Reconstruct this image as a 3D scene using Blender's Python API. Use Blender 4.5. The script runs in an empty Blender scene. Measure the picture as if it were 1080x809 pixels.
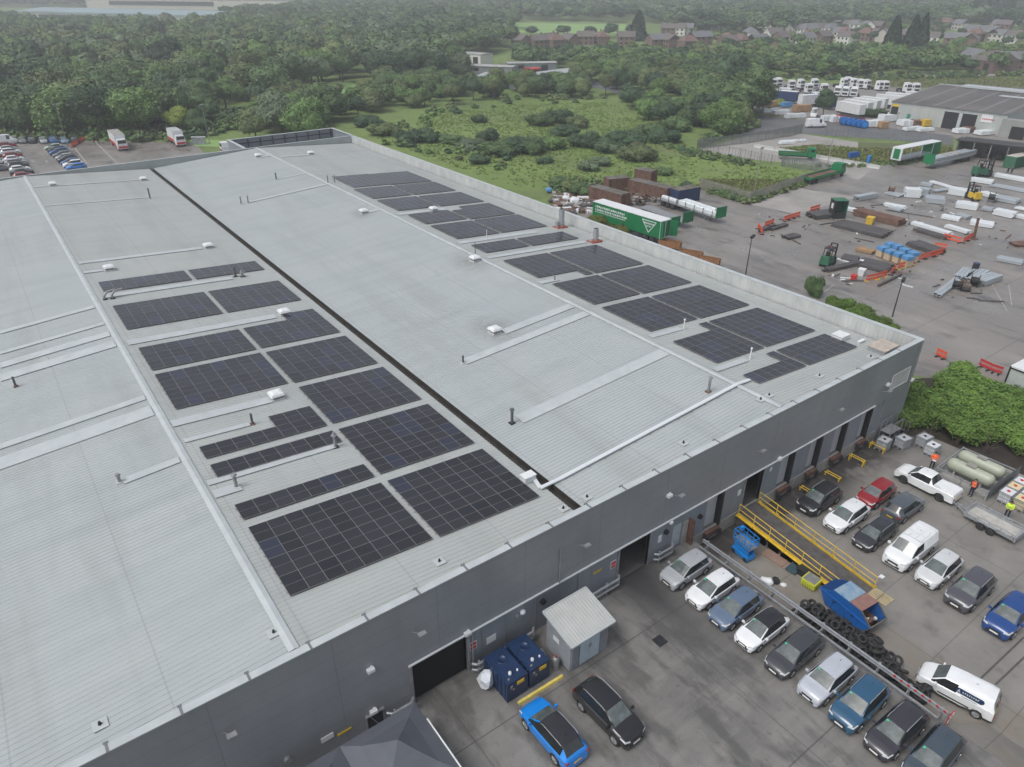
import bpy, math, random
from mathutils import Vector, Matrix, noise
SC = bpy.context.scene
COL = SC.collection
rnd = random.Random(11)
R = math.radians
# ---------------------------------------------------------------- camera model of the drone photograph (1080 x 809)
FPX, CX, CY, HZ, CAMH = 755.0, 540.0, 404.5, -23.0, 37.0
PITCH = math.atan((CY - HZ) / FPX)
YAW = R(36.1)
FW = Vector((math.sin(YAW) * math.cos(PITCH), math.cos(YAW) * math.cos(PITCH), -math.sin(PITCH)))
RT = Vector((math.cos(YAW), -math.sin(YAW), 0))
UP = RT.cross(FW)
YZ = -1.2            # level of the yards and fields; the front car park and the warehouse floor are at 0


def G(px, py, z=YZ):
    """ground point (world x, y) seen at a photo pixel"""
    d = FW * FPX + RT * (px - CX) - UP * (py - CY)
    t = (z - CAMH) / d.z
    return (d.x * t, d.y * t)


cam = bpy.data.cameras.new("camera")
cam.sensor_width = 36.0
cam.lens = 36.0 * FPX / 1080.0
cam.clip_start = 0.5
cam.clip_end = 9000
co = bpy.data.objects.new("camera", cam)
COL.objects.link(co)
co.matrix_world = Matrix((RT, UP, -FW)).transposed().to_4x4()
co.location = (0, 0, CAMH)
SC.camera = co
SC.view_settings.view_transform = 'Standard'
SC.view_settings.look = 'None'
SC.view_settings.exposure = 0.08
SC.view_settings.gamma = 1.0


# ---------------------------------------------------------------- object helpers
def thing(name, label, cat, loc=(0, 0, 0), rz=0.0, group=None, kind=None):
    o = bpy.data.objects.new(name, None)
    o.empty_display_size = 0.3
    COL.objects.link(o)
    o.location = loc
    o.rotation_euler = (0, 0, rz)
    o['label'] = label
    o['category'] = cat
    if group:
        o['group'] = group
    if kind:
        o['kind'] = kind
    return o


def tag(o, label=None, cat=None, group=None, kind=None):
    for k, v in (('label', label), ('category', cat), ('group', group), ('kind', kind)):
        if v:
            o[k] = v
    return o


KIDS = {}


def copytree(o, parent=None, depth=0):
    c = o.copy()
    COL.objects.link(c)
    if parent:
        c.parent = parent
        KIDS.setdefault(parent.name, []).append(c)
    for ch in list(KIDS.get(o.name, ())):
        copytree(ch, c, depth + 1)
    return c


def place(o, x, y, z, rz, label=None, group=None, color=None):
    o.location = (x, y, z)
    o.rotation_euler = (0, 0, rz)
    if label:
        o['label'] = label
    if group:
        o['group'] = group
    if color:
        setcol(o, color)
    return o


def setcol(o, c):
    o.color = (c[0], c[1], c[2], 1)
    for ch in KIDS.get(o.name, ()):
        setcol(ch, c)


class MB:
    def __init__(s):
        s.v, s.f, s.m, s.s = [], [], [], []

    def add(s, vs, fs, mi=0, smooth=False):
        b = len(s.v)
        s.v.extend(tuple(v) for v in vs)
        for f in fs:
            s.f.append(tuple(i + b for i in f))
            s.m.append(mi)
            s.s.append(smooth)
        return s

    def quad(s, a, b, c, d, mi=0):
        return s.add([a, b, c, d], [(0, 1, 2, 3)], mi)

    def box(s, c, d, rz=0.0, mi=0, M=None, top=1.0):
        """centre c, full size d; top scales the upper face"""
        hx, hy, hz = d[0] / 2, d[1] / 2, d[2] / 2
        vs = []
        for z, k in ((-hz, 1.0), (hz, top)):
            for x, y in ((-hx, -hy), (hx, -hy), (hx, hy), (-hx, hy)):
                vs.append(Vector((x * k, y * k, z)))
        if M is None:
            cr, sr = math.cos(rz), math.sin(rz)
            vs = [(c[0] + v.x * cr - v.y * sr, c[1] + v.x * sr + v.y * cr, c[2] + v.z) for v in vs]
        else:
            vs = [M @ v + Vector(c) for v in vs]
        return s.add(vs, [(3, 2, 1, 0), (4, 5, 6, 7), (0, 1, 5, 4), (1, 2, 6, 5), (2, 3, 7, 6), (3, 0, 4, 7)], mi)

    def b2(s, x0, x1, y0, y1, z0, z1, mi=0):
        return s.box(((x0 + x1) / 2, (y0 + y1) / 2, (z0 + z1) / 2), (x1 - x0, y1 - y0, z1 - z0), mi=mi)

    def bar(s, p0, p1, w, h=None, mi=0):
        """rectangular bar between two points"""
        p0, p1 = Vector(p0), Vector(p1)
        h = h or w
        d = (p1 - p0)
        L = d.length
        if L < 1e-6:
            return s
        d /= L
        u = Vector((0, 0, 1)) if abs(d.z) < 0.95 else Vector((1, 0, 0))
        a = d.cross(u).normalized()
        b = a.cross(d)
        M = Matrix((d, a, b)).transposed()
        return s.box((p0 + p1) / 2, (L, w, h), M=M, mi=mi)

    def cyl(s, p0, p1, r0, r1=None, n=10, mi=0, caps=True, smooth=True):
        p0, p1 = Vector(p0), Vector(p1)
        r1 = r0 if r1 is None else r1
        d = (p1 - p0).normalized()
        u = Vector((0, 0, 1)) if abs(d.z) < 0.95 else Vector((1, 0, 0))
        a = d.cross(u).normalized()
        b = d.cross(a)
        vs = []
        for p, r in ((p0, r0), (p1, r1)):
            for i in range(n):
                t = 2 * math.pi * i / n
                vs.append(p + a * (r * math.cos(t)) + b * (r * math.sin(t)))
        fs = [(i, i + n, (i + 1) % n + n, (i + 1) % n) for i in range(n)]
        s.add(vs, fs, mi, smooth)
        if caps:
            s.add(vs, [tuple(range(n)), tuple(reversed(range(n, 2 * n)))], mi)
        return s

    def tube(s, pts, r, n=8, mi=0):
        for i in range(len(pts) - 1):
            s.cyl(pts[i], pts[i + 1], r, n=n, mi=mi)
        return s

    def lathe(s, axis0, axis1, prof, n=16, mi=0, smooth=True):
        """prof: (t along the axis in metres, radius)"""
        p0, p1 = Vector(axis0), Vector(axis1)
        d = (p1 - p0).normalized()
        u = Vector((0, 0, 1)) if abs(d.z) < 0.95 else Vector((1, 0, 0))
        a = d.cross(u).normalized()
        b = d.cross(a)
        vs = []
        for t, r in prof:
            for i in range(n):
                q = 2 * math.pi * i / n
                vs.append(p0 + d * t + a * (r * math.cos(q)) + b * (r * math.sin(q)))
        fs = []
        for k in range(len(prof) - 1):
            for i in range(n):
                j = (i + 1) % n
                fs.append((k * n + i, k * n + n + i, k * n + n + j, k * n + j))
        return s.add(vs, fs, mi, smooth)

    def prism(s, poly, z0, z1, mi=0, top=True, bottom=True):
        n = len(poly)
        ar = sum(poly[i][0] * poly[(i + 1) % n][1] - poly[(i + 1) % n][0] * poly[i][1] for i in range(n))
        if ar < 0:
            poly = poly[::-1]
        vs = [(x, y, z0) for x, y in poly] + [(x, y, z1) for x, y in poly]
        fs = [(i, (i + 1) % n, (i + 1) % n + n, i + n) for i in range(n)]
        if top:
            fs.append(tuple(range(n, 2 * n)))
        if bottom:
            fs.append(tuple(reversed(range(n))))
        return s.add(vs, fs, mi)

    def extr(s, poly, p0, axis, L, up=(0, 0, 1), mi=0):
        """polygon (a, b) in the plane (side, up) extruded along axis from p0"""
        ax = Vector(axis).normalized()
        up = Vector(up)
        sd = ax.cross(up).normalized()
        p0 = Vector(p0)
        n = len(poly)
        vs = [p0 + sd * a + up * b for a, b in poly] + [p0 + sd * a + up * b + ax * L for a, b in poly]
        fs = [(i, (i + 1) % n, (i + 1) % n + n, i + n) for i in range(n)]
        fs += [tuple(range(n, 2 * n)), tuple(reversed(range(n)))]
        return s.add(vs, fs, mi)

    def build(s, name, mats, parent=None, loc=None, rz=None, sharp=None):
        me = bpy.data.meshes.new(name)
        me.from_pydata(s.v, [], s.f)
        if not isinstance(mats, (list, tuple)):
            mats = [mats]
        for m in mats:
            me.materials.append(m)
        me.polygons.foreach_set('material_index', s.m)
        me.polygons.foreach_set('use_smooth', s.s)
        me.update()
        if sharp:
            me.set_sharp_from_angle(angle=R(sharp))
        o = bpy.data.objects.new(name, me)
        COL.objects.link(o)
        if parent is not None:
            o.parent = parent
            KIDS.setdefault(parent.name, []).append(o)
        if loc is not None:
            o.location = loc
        if rz is not None:
            o.rotation_euler = (0, 0, rz)
        return o


def fixnormals(o):
    import bmesh
    bm = bmesh.new()
    bm.from_mesh(o.data)
    bmesh.ops.recalc_face_normals(bm, faces=bm.faces)
    bm.to_mesh(o.data)
    bm.free()
    return o


# ---------------------------------------------------------------- materials
def mat(name, col, rough=0.6, metal=0.0, var=0.0, scale=1.0, col2=None, bump=0.0, bscale=None, objcol=False, island=0.0,
        spec=0.5, coat=0.0, coords='Object', stretch=None, detail=4.0, objrand=0.0, thr=None):
    m = bpy.data.materials.new(name)
    m.use_nodes = True
    nt = m.node_tree
    N, L = nt.nodes, nt.links
    b = N['Principled BSDF']
    b.inputs['Roughness'].default_value = rough
    b.inputs['Metallic'].default_value = metal
    b.inputs['Specular IOR Level'].default_value = spec
    b.inputs['Coat Weight'].default_value = coat
    b.inputs['Base Color'].default_value = (*col, 1)
    out = None
    if objcol:
        oi = N.new('ShaderNodeObjectInfo')
        out = oi.outputs['Color']
    if var or col2 or bump:
        tc = N.new('ShaderNodeTexCoord')
        src = tc.outputs[coords]
        if coords == 'World':
            pass
        if stretch:
            mp = N.new('ShaderNodeMapping')
            mp.inputs['Scale'].default_value = stretch
            L.new(src, mp.inputs[0])
            src = mp.outputs[0]
    if var or col2:
        nz = N.new('ShaderNodeTexNoise')
        nz.inputs['Scale'].default_value = scale
        nz.inputs['Detail'].default_value = detail
        nz.inputs['Roughness'].default_value = 0.6
        L.new(src, nz.inputs['Vector'])
        rp = N.new('ShaderNodeMapRange')
        lo, hi = thr or (0.3, 0.7)
        rp.inputs['From Min'].default_value = lo
        rp.inputs['From Max'].default_value = hi
        L.new(nz.outputs['Fac'], rp.inputs['Value'])
        mx = N.new('ShaderNodeMix')
        mx.data_type = 'RGBA'
        L.new(rp.outputs[0], mx.inputs['Factor'])
        if objcol:
            k1 = N.new('ShaderNodeVectorMath')
            k1.operation = 'SCALE'
            k1.inputs['Scale'].default_value = 1 - var
            L.new(out, k1.inputs[0])
            k2 = N.new('ShaderNodeVectorMath')
            k2.operation = 'SCALE'
            k2.inputs['Scale'].default_value = 1 + var
            L.new(out, k2.inputs[0])
            L.new(k1.outputs[0], mx.inputs[6])
            L.new(k2.outputs[0], mx.inputs[7])
        else:
            c2 = col2 or tuple(c * (1 + var) for c in col)
            c1 = tuple(c * (1 - var) for c in col)
            mx.inputs[6].default_value = (*c1, 1)
            mx.inputs[7].default_value = (*c2, 1)
        out = mx.outputs[2]
    if island or objrand:
        if out is None:
            rgb = N.new('ShaderNodeRGB')
            rgb.outputs[0].default_value = (*col, 1)
            out = rgb.outputs[0]
        for amt, kind in ((island, 'i'), (objrand, 'o')):
            if not amt:
                continue
            if kind == 'i':
                g = N.new('ShaderNodeNewGeometry')
                rs = g.outputs['Random Per Island']
            else:
                g = N.new('ShaderNodeObjectInfo')
                rs = g.outputs['Random']
            mr = N.new('ShaderNodeMapRange')
            mr.inputs['To Min'].default_value = 1 - amt
            mr.inputs['To Max'].default_value = 1 + amt
            L.new(rs, mr.inputs['Value'])
            sc = N.new('ShaderNodeVectorMath')
            sc.operation = 'SCALE'
            L.new(out, sc.inputs[0])
            L.new(mr.outputs[0], sc.inputs['Scale'])
            out = sc.outputs[0]
    if out is not None:
        L.new(out, b.inputs['Base Color'])
    if bump:
        n2 = N.new('ShaderNodeTexNoise')
        n2.inputs['Scale'].default_value = bscale or scale * 4
        n2.inputs['Detail'].default_value = 5
        L.new(src, n2.inputs['Vector'])
        bp = N.new('ShaderNodeBump')
        bp.inputs['Strength'].default_value = bump
        bp.inputs['Distance'].default_value = 0.1
        L.new(n2.outputs['Fac'], bp.inputs['Height'])
        L.new(bp.outputs[0], b.inputs['Normal'])
    return m


class NT:
    """small node-tree writer"""
    def __init__(s, name, rough=0.6):
        s.m = bpy.data.materials.new(name)
        s.m.use_nodes = True
        s.N, s.L = s.m.node_tree.nodes, s.m.node_tree.links
        s.b = s.N['Principled BSDF']
        s.b.inputs['Roughness'].default_value = rough
        s.tc = s.N.new('ShaderNodeTexCoord').outputs['Object']
        s.sep = None

    def xyz(s, i):
        if s.sep is None:
            s.sep = s.N.new('ShaderNodeSeparateXYZ')
            s.L.new(s.tc, s.sep.inputs[0])
        return s.sep.outputs[i]

    def noise(s, scale, detail=4, stretch=None, lo=0.3, hi=0.7, rough=0.6):
        src = s.tc
        if stretch:
            mp = s.N.new('ShaderNodeMapping')
            mp.inputs['Scale'].default_value = stretch
            s.L.new(src, mp.inputs[0])
            src = mp.outputs[0]
        n = s.N.new('ShaderNodeTexNoise')
        n.inputs['Scale'].default_value = scale
        n.inputs['Detail'].default_value = detail
        n.inputs['Roughness'].default_value = rough
        s.L.new(src, n.inputs['Vector'])
        r = s.N.new('ShaderNodeMapRange')
        r.inputs['From Min'].default_value = lo
        r.inputs['From Max'].default_value = hi
        s.L.new(n.outputs['Fac'], r.inputs['Value'])
        return r.outputs[0]

    def math(s, op, a, b=None, c=None):
        n = s.N.new('ShaderNodeMath')
        n.operation = op
        for i, v in enumerate((a, b, c)):
            if v is None:
                continue
            if isinstance(v, (int, float)):
                n.inputs[i].default_value = v
            else:
                s.L.new(v, n.inputs[i])
        return n.outputs[0]

    def mix(s, fac, a, b, blend='MIX'):
        n = s.N.new('ShaderNodeMix')
        n.data_type = 'RGBA'
        n.blend_type = blend
        for i, v in ((0, fac), (6, a), (7, b)):
            if isinstance(v, tuple):
                n.inputs[i].default_value = (*v, 1)
            elif isinstance(v, (int, float)):
                n.inputs[i].default_value = v
            else:
                s.L.new(v, n.inputs[i])
        return n.outputs[2]

    def line(s, coord, period, width, offset=0.0):
        """1 on thin lines repeated along a coordinate"""
        a = s.math('ADD', coord, offset)
        p = s.math('PINGPONG', a, period / 2)
        return s.math('LESS_THAN', p, width / 2)

    def color(s, c):
        if isinstance(c, tuple):
            s.b.inputs['Base Color'].default_value = (*c, 1)
        else:
            s.L.new(c, s.b.inputs['Base Color'])

    def set(s, name, v):
        if isinstance(v, (int, float)):
            s.b.inputs[name].default_value = v
        else:
            s.L.new(v, s.b.inputs[name])

    def bump(s, h, strength=0.3, dist=0.05):
        bp = s.N.new('ShaderNodeBump')
        bp.inputs['Strength'].default_value = strength
        bp.inputs['Distance'].default_value = dist
        s.L.new(h, bp.inputs['Height'])
        s.L.new(bp.outputs[0], s.b.inputs['Normal'])


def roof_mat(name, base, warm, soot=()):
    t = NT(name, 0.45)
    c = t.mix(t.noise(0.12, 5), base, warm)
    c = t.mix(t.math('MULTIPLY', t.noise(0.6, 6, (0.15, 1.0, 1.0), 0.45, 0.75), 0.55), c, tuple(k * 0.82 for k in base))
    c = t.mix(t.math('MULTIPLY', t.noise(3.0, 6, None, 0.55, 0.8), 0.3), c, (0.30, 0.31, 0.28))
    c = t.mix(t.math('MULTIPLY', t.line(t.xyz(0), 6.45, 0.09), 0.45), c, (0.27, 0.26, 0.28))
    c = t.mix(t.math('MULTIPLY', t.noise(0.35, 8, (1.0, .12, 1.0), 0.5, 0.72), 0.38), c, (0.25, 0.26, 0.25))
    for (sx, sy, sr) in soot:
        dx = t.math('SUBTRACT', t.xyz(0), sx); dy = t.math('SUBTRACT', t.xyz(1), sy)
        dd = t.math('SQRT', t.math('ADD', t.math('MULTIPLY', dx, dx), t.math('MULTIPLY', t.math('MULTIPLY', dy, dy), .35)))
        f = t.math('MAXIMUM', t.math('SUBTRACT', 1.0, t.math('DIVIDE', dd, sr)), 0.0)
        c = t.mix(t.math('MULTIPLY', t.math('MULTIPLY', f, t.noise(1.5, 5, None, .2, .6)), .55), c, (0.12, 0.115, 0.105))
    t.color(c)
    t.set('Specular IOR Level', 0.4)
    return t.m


M = {}
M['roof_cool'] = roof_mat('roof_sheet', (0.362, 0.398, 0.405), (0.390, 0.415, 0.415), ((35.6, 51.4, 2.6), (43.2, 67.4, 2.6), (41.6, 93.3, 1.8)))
M['roof_warm'] = roof_mat('roof_sheet_warm', (0.372, 0.398, 0.392), (0.398, 0.418, 0.405))  # slightly warmer sheet tone, used right of each ridge
M['flash'] = mat('flashing', (0.435, 0.468, 0.475), 0.4, var=0.1, scale=0.8)
M['flashworn'] = mat('flashing_worn', (0.48, 0.50, 0.49), 0.5, var=0.14, scale=0.7)
t = NT('wall_cladding', 0.42)
c = t.mix(t.noise(0.25, 5), (0.215, 0.230, 0.246), (0.260, 0.274, 0.288))
c = t.mix(t.math('MULTIPLY', t.line(t.xyz(2), 1.0, 0.03), 0.35), c, (0.07, 0.075, 0.085))
c = t.mix(t.math('MULTIPLY', t.line(t.xyz(0), 6.1, 0.05, -1.2), 0.8), c, (0.17, 0.18, 0.19))
c = t.mix(t.math('MULTIPLY', t.noise(1.2, 6, (1, 1, 0.15), 0.5, 0.8), 0.3), c, (0.16, 0.165, 0.165))
t.color(c)
M['wall'] = t.m
M['wall_light'] = mat('wall_panel_light', (0.22, 0.243, 0.272), 0.45, var=0.12, scale=0.7, stretch=(1, 1, .3))
M['white'] = mat('white_paint', (0.68, 0.70, 0.71), 0.4, var=0.06, scale=2)
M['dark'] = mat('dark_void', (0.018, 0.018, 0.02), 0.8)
M['black'] = mat('black_plastic', (0.022, 0.023, 0.025), 0.5)
M['rubber'] = mat('tyre_rubber', (0.026, 0.026, 0.027), 0.75, var=0.3, scale=6)
M['galv'] = mat('galvanised_steel', (0.36, 0.38, 0.40), 0.45, 0.4, var=0.18, scale=3)
M['steel'] = mat('bare_steel', (0.30, 0.31, 0.32), 0.5, 0.4, var=0.2, scale=2)
M['rust'] = mat('rusty_steel', (0.13, 0.06, 0.04), 0.8, col2=(0.20, 0.12, 0.09), var=0.3, scale=1.2)
M['yellow'] = mat('safety_yellow', (0.62, 0.42, 0.04), 0.5, var=0.15, scale=2)
M['orange'] = mat('barrier_orange', (0.72, 0.09, 0.03), 0.5, var=0.12, scale=2)
M['red'] = mat('red_paint', (0.50, 0.03, 0.03), 0.5, var=0.1, scale=2)
M['green'] = mat('lorry_green', (0.005, 0.17, 0.06), 0.45, var=0.12, scale=1)
M['dkgreen'] = mat('dark_green_paint', (0.03, 0.13, 0.075), 0.6, var=0.2, scale=1)
M['blue'] = mat('blue_paint', (0.01, 0.10, 0.35), 0.45, var=0.15, scale=1)
M['skyblue'] = mat('bright_blue_paint', (0.01, 0.22, 0.62), 0.4, var=0.1, scale=1)
M['navy'] = mat('navy_plastic', (0.012, 0.032, 0.09), 0.42, var=0.2, scale=1.5)
M['wood'] = mat('timber', (0.34, 0.22, 0.12), 0.8, var=0.25, scale=3)
M['grey'] = mat('grey_plastic', (0.2, 0.2, 0.2), 0.6, var=0.15, scale=2)
M['paint'] = mat('vehicle_paint', (0.5, 0.5, 0.5), 0.28, objcol=True, var=0.06, scale=1.5, coat=0.6)
M['objcol'] = mat('coloured_surface', (0.5, 0.5, 0.5), 0.6, objcol=True, var=0.1, scale=1.0)
M['glass'] = mat('dark_glass', (0.02, 0.024, 0.026), 0.06, spec=0.9)
M['wscreen'] = mat('windscreen_glass', (0.10, 0.118, 0.118), 0.06, spec=1.0, var=0.35, scale=2.2)
M['lamp'] = mat('headlamp_glass', (0.55, 0.58, 0.6), 0.15)
M['tail'] = mat('tail_lamp', (0.35, 0.01, 0.01), 0.2)
M['alloy'] = mat('alloy_wheel', (0.42, 0.43, 0.44), 0.35, 0.6)
M['plate'] = mat('number_plate', (0.75, 0.75, 0.72), 0.5)
M['plate_y'] = mat('rear_number_plate', (0.70, 0.45, 0.03), 0.5)
M['permit'] = mat('permit_green', (0.02, 0.42, 0.22), 0.5)
M['concrete'] = mat('concrete', (0.30, 0.29, 0.27), 0.85, var=0.2, scale=1.0, bump=0.2)
# ---- warehouse ----------------------------------------------------------
RS = 0.068
ZR = 8.15
YF, YB = 25.4, 146.0
XL, XG, XE = 5.6, 25.05, 64.75
XR = 44.65


def zroof(x):
    xr = XL if x < XG else XR
    return ZR - RS * abs(x - xr)


wh = thing('warehouse', 'huge grey metal clad warehouse with two pitched light grey roofs and black shutter door', 'warehouse')


def slope(name, xa, xb, za, zb, m):
    """one roof slope of ribbed sheet between x = xa and xb; ribs run down the slope"""
    mb = MB()
    pitch, h = 0.3333, 0.028
    n = int((YB - YF - 0.5) / pitch)
    vs, fs = [], []
    prof = []
    y = YF + 0.42
    for i in range(n):
        prof += [(y, 0), (y + 0.22, 0), (y + 0.25, h), (y + 0.30, h)]
        y += pitch
    prof.append((y, 0))
    for (yy, dz) in prof:
        vs.append((xa, yy, za + dz))
        vs.append((xb, yy, zb + dz))
    for i in range(len(prof) - 1):
        fs.append((2 * i, 2 * i + 1, 2 * i + 3, 2 * i + 2))
    mb.add(vs, fs)
    return mb.build(name, m, wh)


HW = XG - XL
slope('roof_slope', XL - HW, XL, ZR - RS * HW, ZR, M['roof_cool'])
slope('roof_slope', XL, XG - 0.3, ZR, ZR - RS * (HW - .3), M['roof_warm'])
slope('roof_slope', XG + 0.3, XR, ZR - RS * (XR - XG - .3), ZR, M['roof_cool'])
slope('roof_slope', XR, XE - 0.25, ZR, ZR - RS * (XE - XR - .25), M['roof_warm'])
for xr in (XL, XR):
    mb = MB()
    w = 0.27
    mb.extr([(-w, -0.02), (w, -0.02), (w, 0.02), (0, 0.085), (-w, 0.02)], (xr, YF + 0.5, ZR + 0.045), (0, 1, 0), YB - YF - 0.8)
    mb.build('ridge_cap', M['flash'], wh)
# box gutters
mb = MB()
zg = ZR - RS * HW
mb.b2(XG - .3, XG + .3, YF + .4, YB - .3, zg - .45, zg - .4)
mb.b2(XG - .34, XG - .3, YF + .4, YB - .3, zg - .4, zg + .05)
mb.b2(XG + .3, XG + .34, YF + .4, YB - .3, zg - .4, zg + .05)
mb.build('valley_gutter', mat('gutter_lining', (0.035, 0.032, 0.028), 0.7, var=0.4, scale=1.5), wh)
mb = MB()
mb.b2(XE - .26, XE - .02, YF + .4, YB - .3, zroof(XE) - .2, zroof(XE) - .1)
mb.build('edge_gutter', M['dark'], wh)
# parapets: front (flashing cap), right, rear
ZC = 8.28
mb = MB()
mb.b2(XL - HW, 65.3, YF - 0.02, YF + 0.42, ZC - 0.06, ZC)
mb.build('front_coping', M['flash'], wh)
x = -9.0
JG = mat('joint_grey', (0.16, 0.17, 0.18), 0.5)
while x < 64:
    mb = MB()
    mb.b2(x, x + 0.12, YF - 0.03, YF + 0.44, ZC, ZC + 0.012)
    mb.b2(x - .05, x + 0.17, YF + 0.42, YF + .56, ZC - .25, ZC + 0.012)
    mb.build('coping_joint', JG, wh)
    x += 3.05
mb = MB()
mb.b2(XE - 0.02, 65.3, YF + .42, YB + .1, ZC - .05, ZC)
mb.build('side_coping', M['flash'], wh)
mb = MB()
mb.b2(XE + 0.02, 65.22, YF + .42, YB, -1.3, ZC - .05)
mb.build('side_wall', M['wall'], wh)
# ribbed inner face of the right parapet
mb = MB()
vs, fs, yy = [], [], YF + .5
prof = []
while yy < YB - .3:
    prof += [(yy, 0), (yy + .28, 0), (yy + .32, -.03), (yy + .38, -.03), (yy + .42, 0)]
    yy += .45
for (a, dx) in prof:
    vs += [(XE + dx, a, zroof(XE) - .25), (XE + dx, a, ZC - .05)]
for i in range(len(prof) - 1):
    fs.append((2 * i, 2 * i + 1, 2 * i + 3, 2 * i + 2))
mb.add(vs, fs)
mb.build('parapet_lining', mat('parapet_sheet', (0.46, 0.48, 0.47), 0.5, var=0.14, scale=0.9, stretch=(1, 1, .4)), wh)
# rear parapet
mb = MB()
mb.b2(XL - HW, 65.22, YB, YB + .25, -1.3, ZC - .05)
mb.build('rear_wall', mat('rear_wall_cladding', (0.33, 0.36, 0.36), 0.5, var=0.1, scale=0.5), wh)
mb = MB()
mb.b2(XL - HW, 65.3, YB - .05, YB + .3, ZC - .05, ZC)
mb.build('rear_coping', M['flash'], wh)
# screened plant deck behind the right bay
PX0, PX1, PY1 = 42.5, 65.2, 156.5
mb = MB()
mb.b2(PX0, PX1, YB + .25, PY1, 5.0, 5.25)
mb.build('plant_deck', M['grey'], wh)
mb = MB()
mb.b2(PX0 - .2, PX0, YB + .25, PY1, -1.3, ZC)
mb.b2(PX0, PX1, PY1 - .2, PY1, -1.3, ZC)
mb.b2(PX1 - .2, PX1, YB + .25, PY1 - .2, -1.3, ZC)
mb.build('plant_screen', M['wall_light'], wh)
mb = MB()
for z in (ZC,):
    mb.b2(PX0 - .3, PX0 + .3, YB + .3, PY1 + .1, z, z + .08)
    mb.b2(PX0 + .3, PX1 + .1, PY1 - .4, PY1 + .1, z, z + .08)
    mb.b2(PX1 - .4, PX1 + .1, YB + .3, PY1 - .4, z, z + .08)
mb.build('screen_coping', M['flash'], wh)
mb = MB()
for i in range(9):
    x = PX0 + 1.2 + i * 2.6
    mb.bar((x, PY1 - .35, 5.3), (x, PY1 - .35, 8.1), .22, .12)
mb.b2(PX0 + .3, PX1 - .3, PY1 - .45, PY1 - .3, 6.3, 6.45)
mb.b2(PX0 + .3, PX1 - .3, PY1 - .45, PY1 - .3, 7.3, 7.45)
mb.build('screen_post', M['black'], wh)
# front wall: upper band and lower wall with openings. floor level 0, dock yard level YZ
OPEN = [(11.5, 15.2, 0.0, 3.15), (27.75, 30.65, 0.0, 3.25), (36.75, 38.35, 0.0, 3.0), (41.25, 43.45, 0.0, 3.1),
        (45.7, 47.3, 0.0, 3.0), (49.75, 51.2, 0.0, 3.0), (53.4, 54.95, 0.0, 3.0), (57.55, 58.9, 0.0, 3.0)]
ZT = 3.32
mb = MB()
mb.b2(XL - HW, 65.22, YF, YF + .25, ZT, ZC - .06)
mb.b2(60.9, 65.22, YF + .0, YF + .25, YZ - .1, ZT)
mb.b2(XL - HW, 11.5, YF, YF + .25, YZ, ZT)
mb.build('front_wall', M['wall'], wh)
mb = MB()
xs = [15.2] + [a for o in OPEN[1:] for a in o[:2]] + [60.9]
YL = YF + .12
for i in range(0, len(xs), 2):
    mb.b2(xs[i], xs[i + 1], YL, YL + .2, 0.0, ZT, mi=0 if xs[i] < 44 else 1)
for (a, b, z0, z1) in OPEN:
    mb.b2(a, b, YL, YL + .2, z1, ZT)
mb.b2(35.5, 60.9, YL - .05, YL + .25, YZ - .1, -.002, mi=2)
mb.build('lower_wall', [M['wall_light'], mat('dock_panel', (0.23, 0.25, 0.28), 0.5, var=0.15, scale=0.8, stretch=(1, 1, .25)), M['concrete']], wh)
mb = MB()
mb.b2(11.3, 59.2, YF - .1, YF - .005, ZT - .03, ZT + .06)
mb.build('drip_flashing', M['white'], wh)
# recessed dock doors, levellers and bumpers
dk = mat('dock_door', (0.42, 0.44, 0.46), 0.5, var=0.06, scale=1, stretch=(.3, .3, 1))
for i, (a, b, z0, z1) in enumerate(OPEN):
    if i in (0, 1, 3):
        continue
    mb = MB()
    mb.b2(a, b, YL + .3, YL + .35, 0.02, z1)
    for k in range(1, 6):
        mb.b2(a, b, YL + .29, YL + .3, z1 * k / 6, z1 * k / 6 + .02)
    d = mb.build('dock_door', dk, wh)
    mb = MB()
    mb.b2(b - .02, b + .26, YL - .1, YL - .04, -.25, z1)
    mb.b2(b - .05, b - .001, YL - .04, YL + .29, 0.0, z1)
    mb.build('dock_shelter', M['dark'], wh)
    mb = MB()
    mb.box(((a + b) / 2, YL - .1, -.13), (b - a - .1, .55, .12))
    mb.box(((a + b) / 2, YL - .33, -.35), (b - a - .15, .06, .45))
    mb.build('dock_leveller', mat('leveller_brown', (0.12, 0.065, 0.05), 0.8, var=0.3, scale=2), wh)
    for xx in (a + .05, b - .05):
        mb = MB()
        mb.box((xx, YL - .36, -.5), (.25, .3, .5))
        mb.build('dock_bumper', M['rubber'], wh)
# black roller shutter
mb = MB()
mb.b2(11.5, 15.2, YF + .3, YF + .34, 0.0, 3.15)
for k in range(1, 31):
    mb.b2(11.5, 15.2, YF + .28, YF + .3, .1 * k, .1 * k + .02)
mb.build('roller_shutter', mat('shutter_black', (0.012, 0.012, 0.013), 0.6), wh)
mb = MB()
mb.b2(11.3, 11.5, YF - .06, YF + .3, 0, 3.2)
mb.b2(15.2, 15.38, YF - .06, YF + .3, 0, 3.2)
mb.build('door_frame', M['steel'], wh)
# frames round the other openings
mb = MB()
mb.b2(27.55, 27.75, YL - .06, YL + .25, 0, 3.25)
mb.b2(30.65, 30.83, YL - .06, YL + .25, 0, 3.25, )
mb.b2(41.07, 41.25, YL - .06, YL + .25, 0, 3.1)
mb.b2(43.45, 43.6, YL - .06, YL + .25, 0, 3.1)
mb.build('door_frame', M['steel'], wh)
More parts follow.
